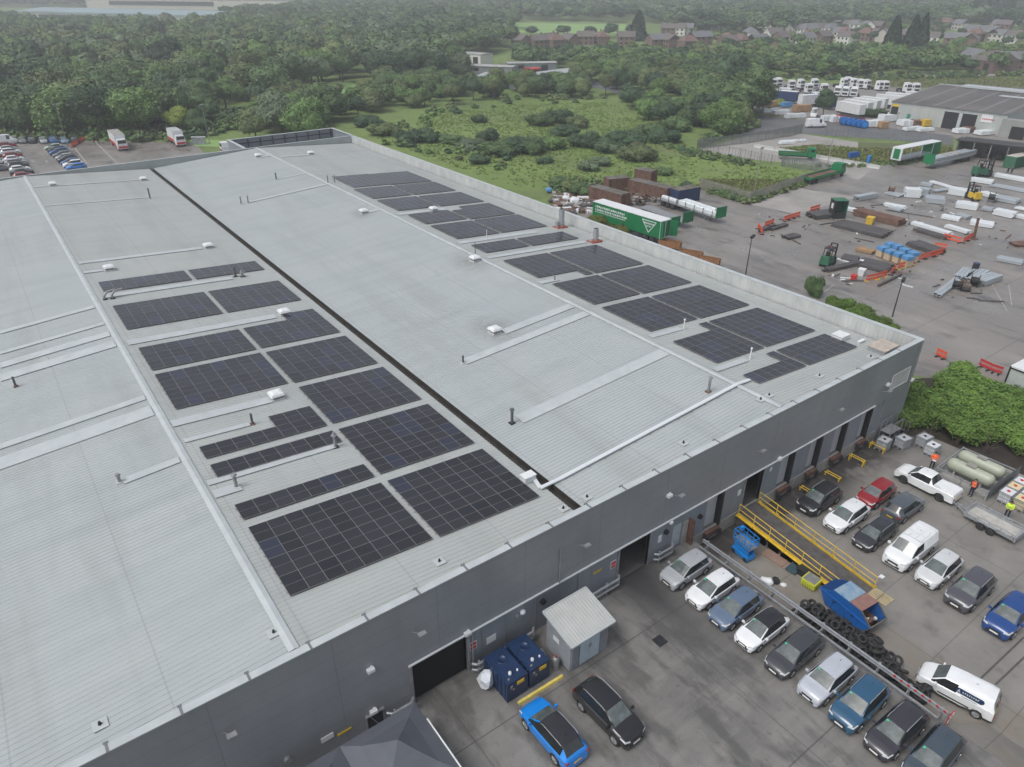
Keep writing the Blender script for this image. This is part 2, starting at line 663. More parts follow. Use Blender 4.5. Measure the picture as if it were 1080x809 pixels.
# interior seen through the two open doors: floor, back wall, side walls
mb = MB()
mb.b2(26.41, 59, YF + .21, 44, -.06, -.001)
mb.build('floor', mat('inside_floor', (0.13, 0.125, 0.12), 0.6, var=0.2, scale=.8), wh)
mb = MB()
mb.b2(26.2, 26.3, YL + .3, 44, 0, 6)
mb.b2(59.2, 59.3, YL + .3, 44, 0, 6)
mb.b2(26.2, 59.3, 44, 44.1, 0, 6)
mb.build('inner_wall', M['wall_light'], wh)
# pedestrian doors and panels in the lower wall
for (a, b) in ((16.35, 18.0), (18.06, 20.42), (24.0, 25.1)):
    mb = MB()
    mb.b2(a, b, YL - .03, YL - .003, 0.05, 3.05)
    mb.build('side_door', M['wall_light'], wh)
for a in (16.35, 18.03, 20.42, 24.0, 25.1):
    mb = MB()
    mb.b2(a - .03, a + .03, YL - .06, YL - .032, 0.0, 3.1)
    mb.build('door_seam', M['wall'], wh)
mb = MB()
mb.b2(33.1, 33.95, YL - .04, YL - .003, 0.35, 2.3)
mb.build('side_door', mat('door_pale', (0.36, 0.42, 0.45), 0.5, var=.1, scale=2), wh)
mb = MB()
mb.b2(34.2, 34.75, YL - .06, YL - .003, 0.0, 2.2)
mb.build('side_door', M['concrete'], wh)
mb = MB()
mb.b2(34.8, 34.95, YL - .5, YL - .003, 0.0, 2.3)
mb.build('door_fin', M['rust'], wh)
# personnel door at the lower left, half hidden by the canopy
mb = MB()
mb.b2(8.5, 9.45, YF - .03, YF - .003, -.85, 1.25)
mb.build('side_door', M['dark'], wh)
mb = MB()
mb.b2(8.42, 8.5, YF - .06, YF - .003, -.85, 1.3)
mb.b2(9.45, 9.53, YF - .06, YF - .003, -.85, 1.3)
mb.b2(8.4, 9.55, YF - .2, YF - .003, 1.31, 1.35)
mb.bar((8.7, YF - .05, 1.1), (9.2, YF - .05, .0), .05, .04)
mb.build('door_frame', M['steel'], wh)
# boarded window and steel straps at the right-hand corner
mb = MB()
mb.b2(61.0, 64.0, YF - .05, YF - .003, 4.35, 5.85)
mb.build('blanked_window', mat('pale_board', (0.44, 0.45, 0.44), 0.6, var=.12, scale=1.5), wh)
mb = MB()
for a in (60.95, 63.98):
    mb.b2(a, a + .07, YF - .08, YF - .052, 4.3, 5.9)
mb.b2(60.95, 64.05, YF - .08, YF - .052, 5.85, 5.92)
mb.b2(60.95, 64.05, YF - .08, YF - .052, 4.28, 4.35)
mb.build('window_frame', M['white'], wh)
for (x, z0, z1) in ((59.05, YZ, ZT), (64.7, 3.5, 8.2), (22.2, 3.4, 6.2), (15.55, .2, 3.2)):
    mb = MB()
    mb.cyl((x, YF - .08, z0), (x, YF - .08, z1), .045)
    mb.build('downpipe', M['steel'], wh)
# floodlights, cameras and wall boxes
spots = [(1.56, 5.8), (11.8, 5.75), (23.7, 5.7), (32.4, 5.6), (41.4, 5.65), (51.8, 5.55), (59.7, 4.6)]
for (x, z) in spots:
    mb = MB()
    mb.bar((x, YF, z), (x + .2, YF - .55, z + .25), .06)
    mb.box((x + .25, YF - .6, z + .25), (.45, .3, .12))
    mb.build('floodlight', M['steel'], wh)
for (x, z) in ((9.07, 4.8), (31.9, 5.9), (15.2, 3.5), (45.0, 3.5), (60.3, 5.2), (64.9, 4.2), (8.9, 1.5)):
    mb = MB()
    mb.box((x, YF - .14, z), (.42, .26, .2))
    mb.box((x + .1, YF - .05, z + .1), (.1, .1, .1))
    mb.build('security_camera', M['white'], wh)
for (x, z, w, h) in ((17.0, 1.6, .7, .55), (31.75, 1.9, .32, .62), (40.6, 2.0, .34, .5), (44.4, 2.6, .25, .35), (6.2, 1.4, .7, .35)):
    mb = MB()
    mb.box((x, (YL if x > 11 else YF) - .03, z), (w, .05, h))
    mb.build('sign_plate', M['white'], wh)
for (x, z) in ((15.7, 1.9), (27.2, 2.0)):
    mb = MB()
    mb.box((x, YL - .02, z), (.48, .04, .62), mi=0)
    mb.b2(x - .2, x + .2, YL - .05, YL - .041, z - .26, z - .05, mi=1)
    mb.b2(x - .2, x + .2, YL - .05, YL - .041, z + .02, z + .27, mi=1)
    mb.build('warning_sign', [M['white'], M['red']], wh)
for (x, y, z, w) in ((25.7, YL, 2.2, .7), (7.15, YF, 1.1, .85)):
    mb = MB()
    mb.box((x, y - .03, z), (w, .05, .13))
    mb.build('sign_plate', M['yellow'], wh)
for (x, z) in ((19.0, 2.3), (21.0, 2.35), (32.3, 2.3), (36.0, 1.9), (4.0, 1.54)):
    mb = MB()
    mb.cyl((x, YL - .2 if x > 11 else YF - .2, z), (x, YL if x > 11 else YF, z), .2, n=12)
    mb.build('wall_vent', M['black'] if x > 20 else M['steel'], wh)
for (x, z) in ((19.35, 2.5), (32.6, 3.1)):
    mb = MB()
    mb.lathe((x, YL, z), (x, YL - .3, z), [(0, .16), (.15, .22), (.28, .12), (.3, 0)], n=12)
    mb.build('bulkhead_lamp', M['white'], wh)
# crash rails along the foot of the wall (steel, bolted to it)
def crash(x0, x1, y):
    mb = MB()
    for z in (.45, .95):
        mb.cyl((x0 + .25, y, z), (x1 - .25, y, z), .09, n=8)
        mb.cyl((x0 + .25, y, z), (x0, y + .25, z), .09, n=8)
        mb.cyl((x1 - .25, y, z), (x1, y + .25, z), .09, n=8)
    x = x0 + .4
    while x < x1:
        mb.box((x, y + .08, .55), (.1, .1, 1.1))
        x += 2.2
    mb.build('crash_rail', M['galv'], wh)
crash(15.3, 20.0, YF - .55)
crash(23.7, 27.6, YF - .4)
crash(31.1, 33.0, YF - .35)
crash(9.6, 11.3, YF - .5)
# walkways, laps and cable covers on the roof (pale strips lying along the sheets)
def strip(x0, x1, y, w, m='flash'):
    mb = MB()
    z0, z1 = zroof(x0) + .05, zroof(x1) + .05
    s_ = .5
    mb.add([(x0, y - w / 2, z0), (x1, y - w / 2, z1), (x1, y + w / 2, z1), (x0, y + w / 2, z0),
            (x0, y - w / 2, z0 + .04), (x1, y - w / 2, z1 + .04), (x1, y + w / 2, z1 + .04), (x0, y + w / 2, z0 + .04)],
           [(4, 5, 6, 7), (0, 1, 5, 4), (1, 2, 6, 5), (2, 3, 7, 6), (3, 0, 4, 7)])
    mb.build('roof_strip', M[m], wh)
M['pipe'] = mat('weathered_pipe', (.10, .105, .11), .6, var=.2, scale=3)
def RP(px, py):
    """point of the roof seen at a photo pixel"""
    d = FW * FPX + RT * (px - CX) - UP * (py - CY)
    for (xr, lo, hi, s) in ((XL, -60, XL, -1), (XL, XL, XG, 1), (XR, XG, XR, -1), (XR, XR, 70, 1)):
        t = (ZR + s * RS * xr - CAMH) / (d.z + s * RS * d.x)
        x = d.x * t
        if lo - .01 <= x <= hi + .01:
            return (x, d.y * t)
    return (x, d.y * t)


STR = [((35.6, 197.8), (155.7, 190), .5), ((47.8, 217.4), (158, 209), .45), ((83.4, 277.9), (213.5, 262.3), .9), ((88, 288), (109, 286), .8),
       ((111, 313.4), (245.7, 294.5), .9), ((134.5, 362.3), (292.4, 335.7), 1.1), ((181, 447.9), (285.7, 422.3), 1.0),
       ((194.5, 465.7), (263.4, 447.9), .55), ((219, 510.6), (354.6, 472.3), .6), ((225.6, 522.4), (254.6, 514.6), .9),
       ((103.8, 322.8), (0, 350.6), .8), ((115, 340.4), (0, 372.8), .6), ((118.6, 351.5), (0, 384), 1.15), ((126, 361.7), (0, 398.8), 1.4),
       ((157.6, 418.2), (0, 468.3), .8), ((165, 432), (0, 481), 1.7), ((194.5, 483.5), (130, 508), .7),
       ((604.5, 322.3), (530, 350), 1.0), ((621, 330), (490, 383), 1.0), ((703, 371), (546, 442), 1.2), ((401, 221), (384.5, 224.5), .8),
       ((285.6, 164), (273, 165.6), .8), ((323.4, 182.7), (293.8, 188.6), .6), ((345, 194.5), (262.6, 213), .7),
       ((295.2, 165.6), (325, 163.4), .8), ((419, 226.7), (470, 221.5), .9), ((483.5, 256.8), (566, 245), 1.0), ((514.6, 272.3), (618, 255.6), .8),
       ((569, 299), (589, 295.6), .7), ((685.7, 355.7), (720, 348), .7), ((753.4, 391), (789, 381), .7)]
for a, b, w in STR:
    A, B = RP(*a), RP(*b)
    x0, x1 = sorted((A[0], B[0]))
    if x0 < XL < x1:
        if A[0] > XL - 1.5 and abs(A[0] - XL) < abs(B[0] - XL):
            if B[0] > XL: x0 = XL
            else: x1 = XL
    if x0 < XR < x1:
        if abs(A[0] - XR) < abs(B[0] - XR):
            if B[0] > XR: x0 = XR
            else: x1 = XR
    xr = XL if x1 < XG + 1 else XR
    if x0 >= xr - .3:
        x0 = max(x0, xr + .36)
    else:
        x1 = min(x1, xr - .36)
        if x0 < -4: x0 = XL - HW
    strip(x0, x1, A[1], w)

# ---------------- solar arrays: each array a thing, each module a child
MW, MH = 1.104, 1.707
t = NT('solar_cells', 0.12)
c = t.mix(t.noise(0.35, 3), (0.018, 0.021, 0.026), (0.026, 0.027, 0.030))
lx = t.line(t.xyz(0), 0.1814, 0.008)
c = t.mix(t.math('MULTIPLY', lx, 0.25), c, (0.12, 0.12, 0.15))
g = t.N.new('ShaderNodeObjectInfo')
c = t.mix(t.math('MULTIPLY', t.math('GREATER_THAN', g.outputs['Random'], 0.86), 0.4), c, (0.020, 0.026, 0.060))
mr = t.math('MULTIPLY_ADD', g.outputs['Random'], 0.5, 0.75)
vm = t.N.new('ShaderNodeVectorMath'); vm.operation = 'SCALE'
t.L.new(c, vm.inputs[0]); t.L.new(mr, vm.inputs['Scale'])
t.color(vm.outputs[0])
t.set('Specular IOR Level', 0.5)
M['cells'] = t.m
M['pvframe'] = mat('module_frame', (0.235, 0.22, 0.22), 0.5, 0.2)
M['pvmid'] = mat('module_busbar', (0.13, 0.12, 0.125), 0.5)


def module_mesh():
    mb = MB()
    w, h, f = MW - .012, MH - .02, .013
    mb.b2(-w / 2 + f, w / 2 - f, -h / 2 + f, h / 2 - f, .0, .030, mi=0)
    mb.b2(-w / 2, -w / 2 + f, -h / 2, h / 2, 0, .035, mi=1)
    mb.b2(w / 2 - f, w / 2, -h / 2, h / 2, 0, .035, mi=1)
    mb.b2(-w / 2 + f, w / 2 - f, -h / 2, -h / 2 + f, 0, .035, mi=1)
    mb.b2(-w / 2 + f, w / 2 - f, h / 2 - f, h / 2, 0, .035, mi=1)
    mb.b2(-w / 2 + f, w / 2 - f, -.014, .014, .030, .033, mi=2)
    me_o = mb.build('solar_panel', [M['cells'], M['pvframe'], M['pvmid']])
    me = me_o.data
    bpy.data.objects.remove(me_o)
    return me


MOD = module_mesh()


def array(x0, y1, cols, rows, label, skip=()):
    """x0 left edge, y1 far edge; rows counted from the far edge. skip: set of (col, row) not fitted"""
    xc, yc = x0 + cols * MW / 2, y1 - rows * MH / 2
    root = thing('solar_array', label, 'solar array', (xc, yc, zroof(xc) + .12), 0, 'solar arrays fixed to the warehouse roof')
    ang = math.atan(RS)
    root.rotation_euler = (0, ang, 0)
    for r in range(rows):
        for c_ in range(cols):
            if (c_, r) in skip:
                continue
            o = bpy.data.objects.new('solar_panel', MOD)
            COL.objects.link(o)
            o.parent = root
            o.location = ((c_ + .5 - cols / 2) * MW, (rows / 2 - r - .5) * MH, 0)
    mb = MB()
    for r in range(rows):
        cs = [c_ for c_ in range(cols) if (c_, r) not in skip]
        a, b = (cs[0] - cols / 2) * MW, (cs[-1] + 1 - cols / 2) * MW
        for k in (.25, .75):
            y = (rows / 2 - r - k) * MH
            mb.b2(a - .05, b + .05, y - .02, y + .02, -.07, -.004)
    mb.build('mounting_rail', M['galv'], root)


def cutset(cols, rows): return {(c_, r) for c_ in cols for r in rows}


LX, LX2, RX, RX2 = 6.73, 15.98, 46.43, 53.42
sides = {0: 'left bay, ridge side', 1: 'left bay, gutter side', 2: 'right bay, ridge side', 3: 'right bay, parapet side'}
ARR = [
 (LX, 85.7, 8, 2, 'far two-row solar array, farthest of those beside the left ridge'),
 (LX2, 85.65, 7, 2, 'far two-row solar array, farthest of those beside the valley gutter'),
 (LX, 77.7, 8, 4, 'four-row solar array beside the left ridge, second from the far end'),
 (LX2, 77.65, 7, 4, 'four-row solar array beside the valley gutter, second from the far end'),
 (LX, 66.0, 8, 3, 'three-row solar array beside the left ridge, third from the far end'),
 (LX2, 67.75, 7, 4, 'stepped solar array notched around a white roof vent near the valley gutter', cutset(range(0, 4), [0])),
 (LX, 59.9, 8, 4, 'four-row solar array beside the left ridge, fourth from the far end'),
 (LX2, 59.75, 7, 4, 'four-row solar array beside the valley gutter, between the stepped array and the vent pipe rows'),
 (LX, 48.45, 8, 2, 'L-shaped solar array with three extra modules at its right end', cutset(range(0, 5), [0])),
 (LX2, 51.9, 7, 4, 'four-row solar array beside the valley gutter, right of the L-shaped array'),
 (LX, 44.1, 8, 1, 'single-row solar array next to a grey vent pipe, just in front of the L-shaped one'),
 (LX2, 44.05, 7, 4, 'four-row solar array beside the valley gutter, second nearest of its column'),
 (LX, 38.85, 8, 1, 'single-row solar array directly behind the nearest big left array'),
 (LX, 36.25, 8, 4, 'nearest four-row solar array beside the left ridge, bluish modules in its front corner'),
 (LX2, 36.2, 7, 4, 'nearest four-row solar array by the valley gutter, beside the white cable box'),
 (47.0, 115.7, 6, 5, 'farthest solar array beside the right ridge, next to two short pipes'),
 (RX2, 115.4, 7, 5, 'farthest solar array beside the right parapet'),
 (RX, 106.0, 6, 4, 'second farthest solar array beside the right ridge'),
 (RX2, 106.0, 7, 4, 'second farthest solar array beside the right parapet'),
 (RX, 98.0, 6, 4, 'third farthest solar array beside the right ridge'),
 (RX2, 97.9, 7, 4, 'third farthest solar array beside the right parapet'),
 (RX, 88.5, 6, 3, 'three-row solar array beside the right ridge behind a white roof vent'),
 (RX2, 89.85, 7, 4, 'solar array beside the right parapet missing two corner modules by a white vent', cutset(range(0, 2), [0])),
 (RX, 82.3, 6, 4, 'solar array beside the right ridge, fifth from the far end'),
 (RX2, 82.35, 7, 4, 'solar array beside the right parapet, fifth from the far end'),
 (RX, 72.35, 6, 2, 'two-row solar array beside the right ridge'),
 (RX2, 72.3, 7, 2, 'two-row solar array right behind the tall silver flue'),
 (RX, 65.5, 6, 5, 'solar array beside the right ridge with one module jutting from its near corner', cutset(range(0, 5), [4])),
 (RX2, 65.5, 7, 5, 'five-row solar array in front of the short silver flue'),
 (RX, 56.3, 6, 4, 'four-row solar array beside the right ridge, third from the near end'),
 (RX2, 56.2, 7, 4, 'four-row solar array beside the right parapet, fourth from the near end'),
 (RX, 48.4, 6, 4, 'four-row solar array beside the right ridge behind a thin white vent pipe'),
 (RX2, 48.3, 7, 4, 'four-row solar array beside the right parapet, third from the near end'),
 (RX, 40.5, 6, 4, 'solar array beside the right ridge with one module jutting from its far corner', cutset(range(0, 5), [0])),
 (RX2, 40.5, 7, 4, 'four-row solar array beside the right parapet, second from the near end'),
 (RX, 32.7, 6, 2, 'small L-shaped solar array nearest the front wall by the right ridge', cutset(range(0, 5), [0])),
 (RX2, 32.7, 7, 2, 'two-row solar array nearest the right front corner, beside a white cable box'),
]
for a in ARR:
    array(*a)

# ---------------- roof furniture
def roofz(x): return zroof(x) + .04


VENT = thing('roof_vent', 'x', 'roof vent')
mb = MB(); mb.b2(-.5, .5, -.5, .5, -.1, .1); mb.build('upstand', M['flashworn'], VENT)
mb = MB(); mb.b2(-.4, .4, -.4, .4, .1, .36); mb.build('louvre', M['steel'], VENT)
mb = MB(); mb.box((0, 0, .44), (1.1, 1.1, .18), top=.85); mb.box((0, 0, .57), (.9, .9, .1), top=.6); mb.build('cowl', M['white'], VENT)
VP = [((56, 196), 'white roof vent nearest the far end of the left ridge'), ((151.5, 190.5), 'white roof vent at the far end beside the valley gutter'),
      ((220, 261.5), 'white roof vent at the end of a pale strip, beyond the far left arrays'), ((115.5, 285), 'white roof vent behind the farthest left array'),
      ((300, 332), 'white roof vent in the notch of the stepped array'), ((292, 420), 'white roof vent above the L-shaped array'),
      ((272.5, 165.7), 'white roof vent by the rear coping, left of the right ridge'), ((328, 163), 'white roof vent by the rear parapet, right of the right ridge'),
      ((383.7, 225), 'white roof vent on a short strip left of the right ridge'), ((457.5, 222.5), 'white roof vent between arrays beside the right ridge'),
      ((501, 275), 'white roof vent straddling the right ridge beside a thin rod'), ((522, 351), 'white roof vent alone on the open sheet with dirt around it')]
used = False
for (p, lab) in VP:
    x, y = RP(*p)
    o = VENT if not used else copytree(VENT)
    used = True
    place(o, x, y, roofz(x), 0, lab, 'white cowled vents on the roof')


def pipe(p, h, r, lab, m='steel', head='cap', base='flashworn'):
    x, y = RP(*p); m = 'pipe' if m == 'black' else m; r *= .9
    root = thing('vent_pipe', lab, 'vent pipe', (x, y, roofz(x)), 0, 'vent pipes on the roof')
    mb = MB(); mb.b2(-r * 1.8, r * 1.8, -r * 1.8, r * 1.8, -.06, .05); mb.build('base_plate', M[base], root)
    mb = MB()
    if head == 'elbow':
        mb.tube([(0, 0, 0), (0, 0, h), (.35, .1, h + .3), (1.1, .15, h + .35)], r, 10)
    else:
        mb.cyl((0, 0, 0), (0, 0, h), r, n=12)
    mb.build('pipe', M[m], root)
    if head == 'cap':
        mb = MB(); mb.cyl((0, 0, h + .03), (0, 0, h + .16), r * 1.7, r * 1.2, n=12); mb.build('rain_cap', M[m], root)
    if head == 'disc':
        mb = MB(); mb.cyl((0, 0, h), (0, 0, h + .05), r * 1.9, n=12); mb.cyl((0, 0, h + .05), (0, 0, h + .3), r * 1.1, r * .6, n=12); mb.build('rain_cap', M[m], root)
    return root


pipe((158.5, 209.5), 1.6, .12, 'tall thin grey pipe at the end of a strip near the far left vents', 'black', None)
pipe((126.5, 509), .5, .12, 'short pipe at the end of a strip left of the left ridge', 'steel')
pipe((17, 408), .9, .1, 'dark pipe on the broad strip at the left edge of the picture', 'black', None, 'rust')
pipe((249.5, 514), .9, .13, 'grey capped pipe at the end of a short strip in front of the single-row array', 'steel')
pipe((266.5, 447.5), .9, .1, 'thin dark pipe with a red base above the L-shaped array', 'black', None, 'rust')
pipe((354, 472), 1.0, .13, 'grey capped pipe at the right end of the single-row array', 'steel', 'disc', 'rubber')
pipe((248.5, 292), 1.2, .14, 'dark pipe, the taller of the pair between the far left arrays', 'black', None, 'rubber')
pipe((256, 292), .5, .16, 'stubby grey pipe, the shorter of the pair between the far left arrays', 'steel', 'disc', 'rubber')
pipe((111, 316), .4, .13, 'bent grey duct pointing over the left ridge, left of its twin', 'steel', 'elbow', 'rubber')
pipe((119, 315), .4, .13, 'bent grey duct just right of its twin at the left ridge', 'steel', 'elbow', 'rubber')
pipe((540, 446.5), 1.15, .13, 'dark pipe at the lower end of a broad strip left of the right ridge', 'black', 'cap', 'rubber')
pipe((488.5, 383), .7, .1, 'slim pipe with a pale base at the left end of a long strip', 'black', None)
pipe((747, 413.5), 1.2, .13, 'grey pipe with a red base beside the silver cable tray', 'steel', 'cap', 'rust')
pipe((791, 378.5), .9, .07, 'thin white pipe in front of the near right ridge arrays', 'white', 'cap')
pipe((721, 347.5), .9, .07, 'thin white pipe between the right ridge arrays', 'white', 'cap')
pipe((585, 296), .5, .07, 'short thin spike beside an array notch', 'black', None)
pipe((513.5, 254), 1.4, .05, 'thin pale rod behind the two-row arrays', 'white', None)
pipe((501.3, 268), 1.4, .05, 'thin dark rod behind the ridge-top vent', 'black', None)
pipe((346, 193.5), 1.1, .12, 'grey pipe, left of the pair at the far end of the right ridge')
pipe((353, 193), 1.1, .12, 'grey pipe, right of the pair at the far end of the right ridge')
pipe((254.5, 215.5), 1.0, .12, 'grey pipe, left of the pair between valley gutter and right ridge')
pipe((262, 214.5), 1.0, .12, 'grey pipe, right of the pair between valley gutter and right ridge')
pipe((291.5, 189.5), .9, .12, 'single grey pipe left of the right ridge near the rear', 'black')
for (p, h, r, lab) in (((592, 239.5), 2.5, .38, 'tall silver flue on a red base by the right parapet'), ((628, 254.5), 1.7, .34, 'shorter silver flue on a red base by the right parapet')):
    x, y = RP(*p)
    root = thing('chimney_flue', lab, 'flue', (x, y, roofz(x)), 0)
    mb = MB(); mb.b2(-1.1, .6, -.7, .6, -.1, .14); mb.build('base_plate', mat('red_lead', (0.30, 0.07, 0.04), .8, var=.3, scale=2), root)
    mb = MB(); mb.cyl((0, 0, .1), (0, 0, h), r, n=16)
    for k in range(1, int(h / .6) + 1): mb.cyl((0, 0, k * .6 - .03), (0, 0, k * .6 + .03), r + .03, n=16)
    mb.build('flue_pipe', M['galv'], root)
    mb = MB(); mb.cyl((0, 0, h - .02), (0, 0, h + .01), r - .05, n=16); mb.build('flue_mouth', M['black'], root)
    mb = MB(); mb.cyl((-.8, 0, .1), (-.8, 0, .9 if h > 2 else .3), .24, n=12); mb.build('side_pipe', M['galv'], root)
# cable tray to the right bay
root = thing('cable_tray', 'shiny steel cable tray running across the roof from the white box', 'cable tray')
P1, P2, P3 = RP(562, 505), RP(576, 514), RP(826, 408)
z1 = roofz(P1[0]) + .1
mb = MB()
mb.bar((P1[0], P1[1], z1), (24.3, P2[1], roofz(24.3) + .1), .28, .1)
mb.bar((24.3, P2[1], roofz(24.3) + .1), (26.0, P2[1], roofz(26) + .12), .28, .1)
mb.bar((26.0, P2[1], roofz(26) + .12), (XR, P2[1], roofz(XR) + .14), .3, .1)
mb.bar((XR, P2[1], roofz(XR) + .14), (46.2, P2[1], roofz(46.2) + .12), .3, .1)
mb.build('tray_cover', mat('bright_steel', (0.70, 0.73, 0.75), 0.3, .2), root)
mb = MB()
for k in range(12):
    xx = 27 + k * 1.5
    mb.box((xx, P2[1], roofz(xx) + .03), (.06, .5, .08))
mb.build('tray_foot', M['steel'], root)
for (p, s_, lab) in (((557, 507), (.9, .6, .45), 'white cable box beside the valley gutter'), ((886, 357), (1.3, 1.1, .4), 'white cable box beside the right parapet array'), ((908, 361), (.9, .25, .12), 'thin white conduit box by the right parapet')):
    x, y = RP(*p)
    root = thing('cable_box', lab, 'cable box', (x, y, roofz(x)), 0)
    mb = MB(); mb.b2(-s_[0] / 2, s_[0] / 2, -s_[1] / 2, s_[1] / 2, 0, s_[2]); mb.build('enclosure', M['white'], root)
    mb = MB(); mb.b2(-s_[0] / 2 - .04, s_[0] / 2 + .04, -s_[1] / 2 - .04, s_[1] / 2 + .04, s_[2], s_[2] + .05); mb.build('lid', M['white'], root)
x, y = RP(930, 370)
root = thing('roof_hatch', 'weathered brown square hatch in the right front corner of the roof', 'hatch', (x, y, roofz(x)), 0)
mb = MB(); mb.b2(-1.1, 1.1, -.8, .8, -.1, .45); mb.build('hatch_kerb', M['galv'], root)
mb = MB(); mb.b2(-1.2, 1.2, -.9, .9, .45, .56); mb.build('hatch_lid', mat('old_board', (0.42, 0.37, 0.32), .8, var=.2, scale=2), root)
# small fall-arrest anchors along the front edge
AN = thing('roof_anchor', 'x', 'anchor')
mb = MB(); mb.b2(-.32, .32, -.3, .3, 0, .04); mb.build('anchor_plate', M['flash'], AN)
mb = MB(); mb.cyl((0, 0, .03), (0, 0, .22), .09, .05, n=10); mb.build('anchor_post', M['black'], AN)
used = False
for (p, lab) in (((106, 765), 'nearest white square anchor plate'), ((289, 668), 'anchor plate beside the left ridge end'), ((463.5, 593), 'anchor plate in front of the near left array'), ((594, 537), 'anchor plate left of the valley gutter end'),
                 ((619, 525), 'anchor plate right of the valley gutter end'), ((720.7, 468), 'anchor plate midway between gutter and right ridge'), ((802, 422), 'anchor plate just left of the right ridge end'), ((811, 417.5), 'anchor plate on the right ridge end'),
                 ((864, 397), 'anchor plate in front of the near parapet array'), ((918, 377), 'anchor plate beside the brown hatch')):
    x, y = RP(*p)
    o = AN if not used else copytree(AN)
    used = True
    place(o, x, y, roofz(x), 0, lab, 'anchor plates near the front roof edge')
# ---------------------------------------------------------------- ground
t = NT('asphalt_front', 0.55)
c = t.mix(t.noise(0.22, 6), (0.118, 0.115, 0.110), (0.225, 0.217, 0.204))
c = t.mix(t.math('MULTIPLY', t.noise(0.9, 7, (0.3, 1.6, 1), .48, .72), .6), c, (0.25, 0.24, 0.22))
c = t.mix(t.math('MULTIPLY', t.noise(0.45, 7, (1.6, .5, 1), .49, .6), .65), c, (0.062, 0.06, 0.057))
c = t.mix(t.math('MULTIPLY', t.noise(2.2, 6, None, .6, .75), .7), c, (0.05, 0.05, 0.05))
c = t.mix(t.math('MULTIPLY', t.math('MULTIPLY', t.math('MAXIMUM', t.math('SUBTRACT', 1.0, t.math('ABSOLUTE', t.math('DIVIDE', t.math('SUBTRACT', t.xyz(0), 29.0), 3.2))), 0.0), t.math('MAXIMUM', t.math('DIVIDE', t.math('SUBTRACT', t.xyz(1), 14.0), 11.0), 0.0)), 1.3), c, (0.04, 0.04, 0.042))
c = t.mix(t.math('MULTIPLY', t.noise(14, 4, None, .35, .75), .18), c, (0.24, 0.235, 0.225))
c = t.mix(t.math('MULTIPLY', t.line(t.xyz(1), 11.2, .09, 1.1), .6), c, (0.05, 0.05, 0.05))
c = t.mix(t.math('MULTIPLY', t.line(t.xyz(0), 14.6, .07, 1.6), .5), c, (0.055, 0.055, 0.055))
t.color(c)
t.set('Roughness', t.math('MULTIPLY_ADD', t.noise(0.5, 5), .3, .38))
t.bump(t.noise(9, 5), .25, .03)
M['asphalt'] = t.m
t = NT('asphalt_yard', 0.5)
c = t.mix(t.noise(0.06, 7), (0.170, 0.158, 0.147), (0.245, 0.228, 0.210))
c = t.mix(t.math('MULTIPLY', t.noise(0.16, 6, (1, .4, 1), .5, .7), .6), c, (0.30, 0.28, 0.255))
c = t.mix(t.math('MULTIPLY', t.noise(0.25, 7, (1.6, .6, 1), .53, .68), .7), c, (0.085, 0.080, 0.078))
c = t.mix(t.math('MULTIPLY', t.line(t.xyz(1), 9, .14), .4), c, (0.07, 0.07, 0.07))
c = t.mix(t.math('MULTIPLY', t.line(t.xyz(0), 14, .14), .4), c, (0.07, 0.07, 0.07))
c = t.mix(t.math('MULTIPLY', t.noise(2.4, 6, (.25, 1.3, 1), .6, .85), .25), c, (0.3, 0.29, 0.28))
t.color(c)
t.set('Roughness', t.math('MULTIPLY_ADD', t.noise(0.12, 6), .5, .16))
t.bump(t.noise(4, 5), .2, .04)
M['asphalt2'] = t.m
t = NT('yard_service', 0.55)
c = t.mix(t.noise(0.3, 7), (0.175, 0.167, 0.155), (0.255, 0.242, 0.222))
c = t.mix(t.math('MULTIPLY', t.noise(0.7, 6, None, .55, .8), .6), c, (0.055, 0.052, 0.05))
br_ = t.math('MULTIPLY', t.math('LESS_THAN', t.xyz(0), 40.8), t.noise(.8, 6, None, .35, .6))
c = t.mix(t.math('MULTIPLY', br_, .5), c, (0.20, 0.165, 0.12))
dock_dark = t.math('MULTIPLY', t.math('MAXIMUM', t.math('DIVIDE', t.math('SUBTRACT', t.xyz(1), 21.6), 2.4), 0.0), t.noise(.55, 6, None, .28, .5))  # patchy darkening that grows towards the dock wall
c = t.mix(t.math('MINIMUM', dock_dark, .9), c, (0.035, 0.032, 0.03))
c = t.mix(t.math('MULTIPLY', t.noise(1.2, 7, (1.5, .3, 1), .52, .8), .45), c, (0.26, 0.24, 0.21))
c = t.mix(t.math('MULTIPLY', t.line(t.xyz(0), 6.1, .06, 2.2), .5), c, (0.06, 0.06, 0.055))
c = t.mix(t.math('MULTIPLY', t.line(t.xyz(1), 5.0, .06, 0.6), .5), c, (0.06, 0.06, 0.055))
t.color(c)
t.bump(t.noise(9, 5), .25, .03)
M['service'] = t.m
t = NT('rough_grass', 0.9)
c = t.mix(t.noise(0.016, 6), (0.125, 0.195, 0.046), (0.19, 0.265, 0.072))
c = t.mix(t.math('MULTIPLY', t.noise(0.05, 7, None, .5, .7), .6), c, (0.14, 0.145, 0.07))
c = t.mix(t.math('MULTIPLY', t.noise(0.3, 6, None, .5, .72), .55), c, (0.055, 0.095, 0.02))
c = t.mix(t.math('MULTIPLY', t.noise(0.11, 5, None, .6, .75), .6), c, (0.20, 0.235, 0.09))
t.color(c)
t.bump(t.noise(1.5, 6), .6, .4)
M['grass'] = t.m
M['pale_conc'] = mat('pale_concrete', (0.30, 0.285, 0.265), .7, var=.2, scale=.15, detail=7)
M['road'] = mat('road_asphalt', (0.115, 0.118, 0.122), .6, var=.18, scale=.12)
M['playfield'] = mat('mown_grass', (0.22, 0.36, 0.11), .9, var=.12, scale=.03)
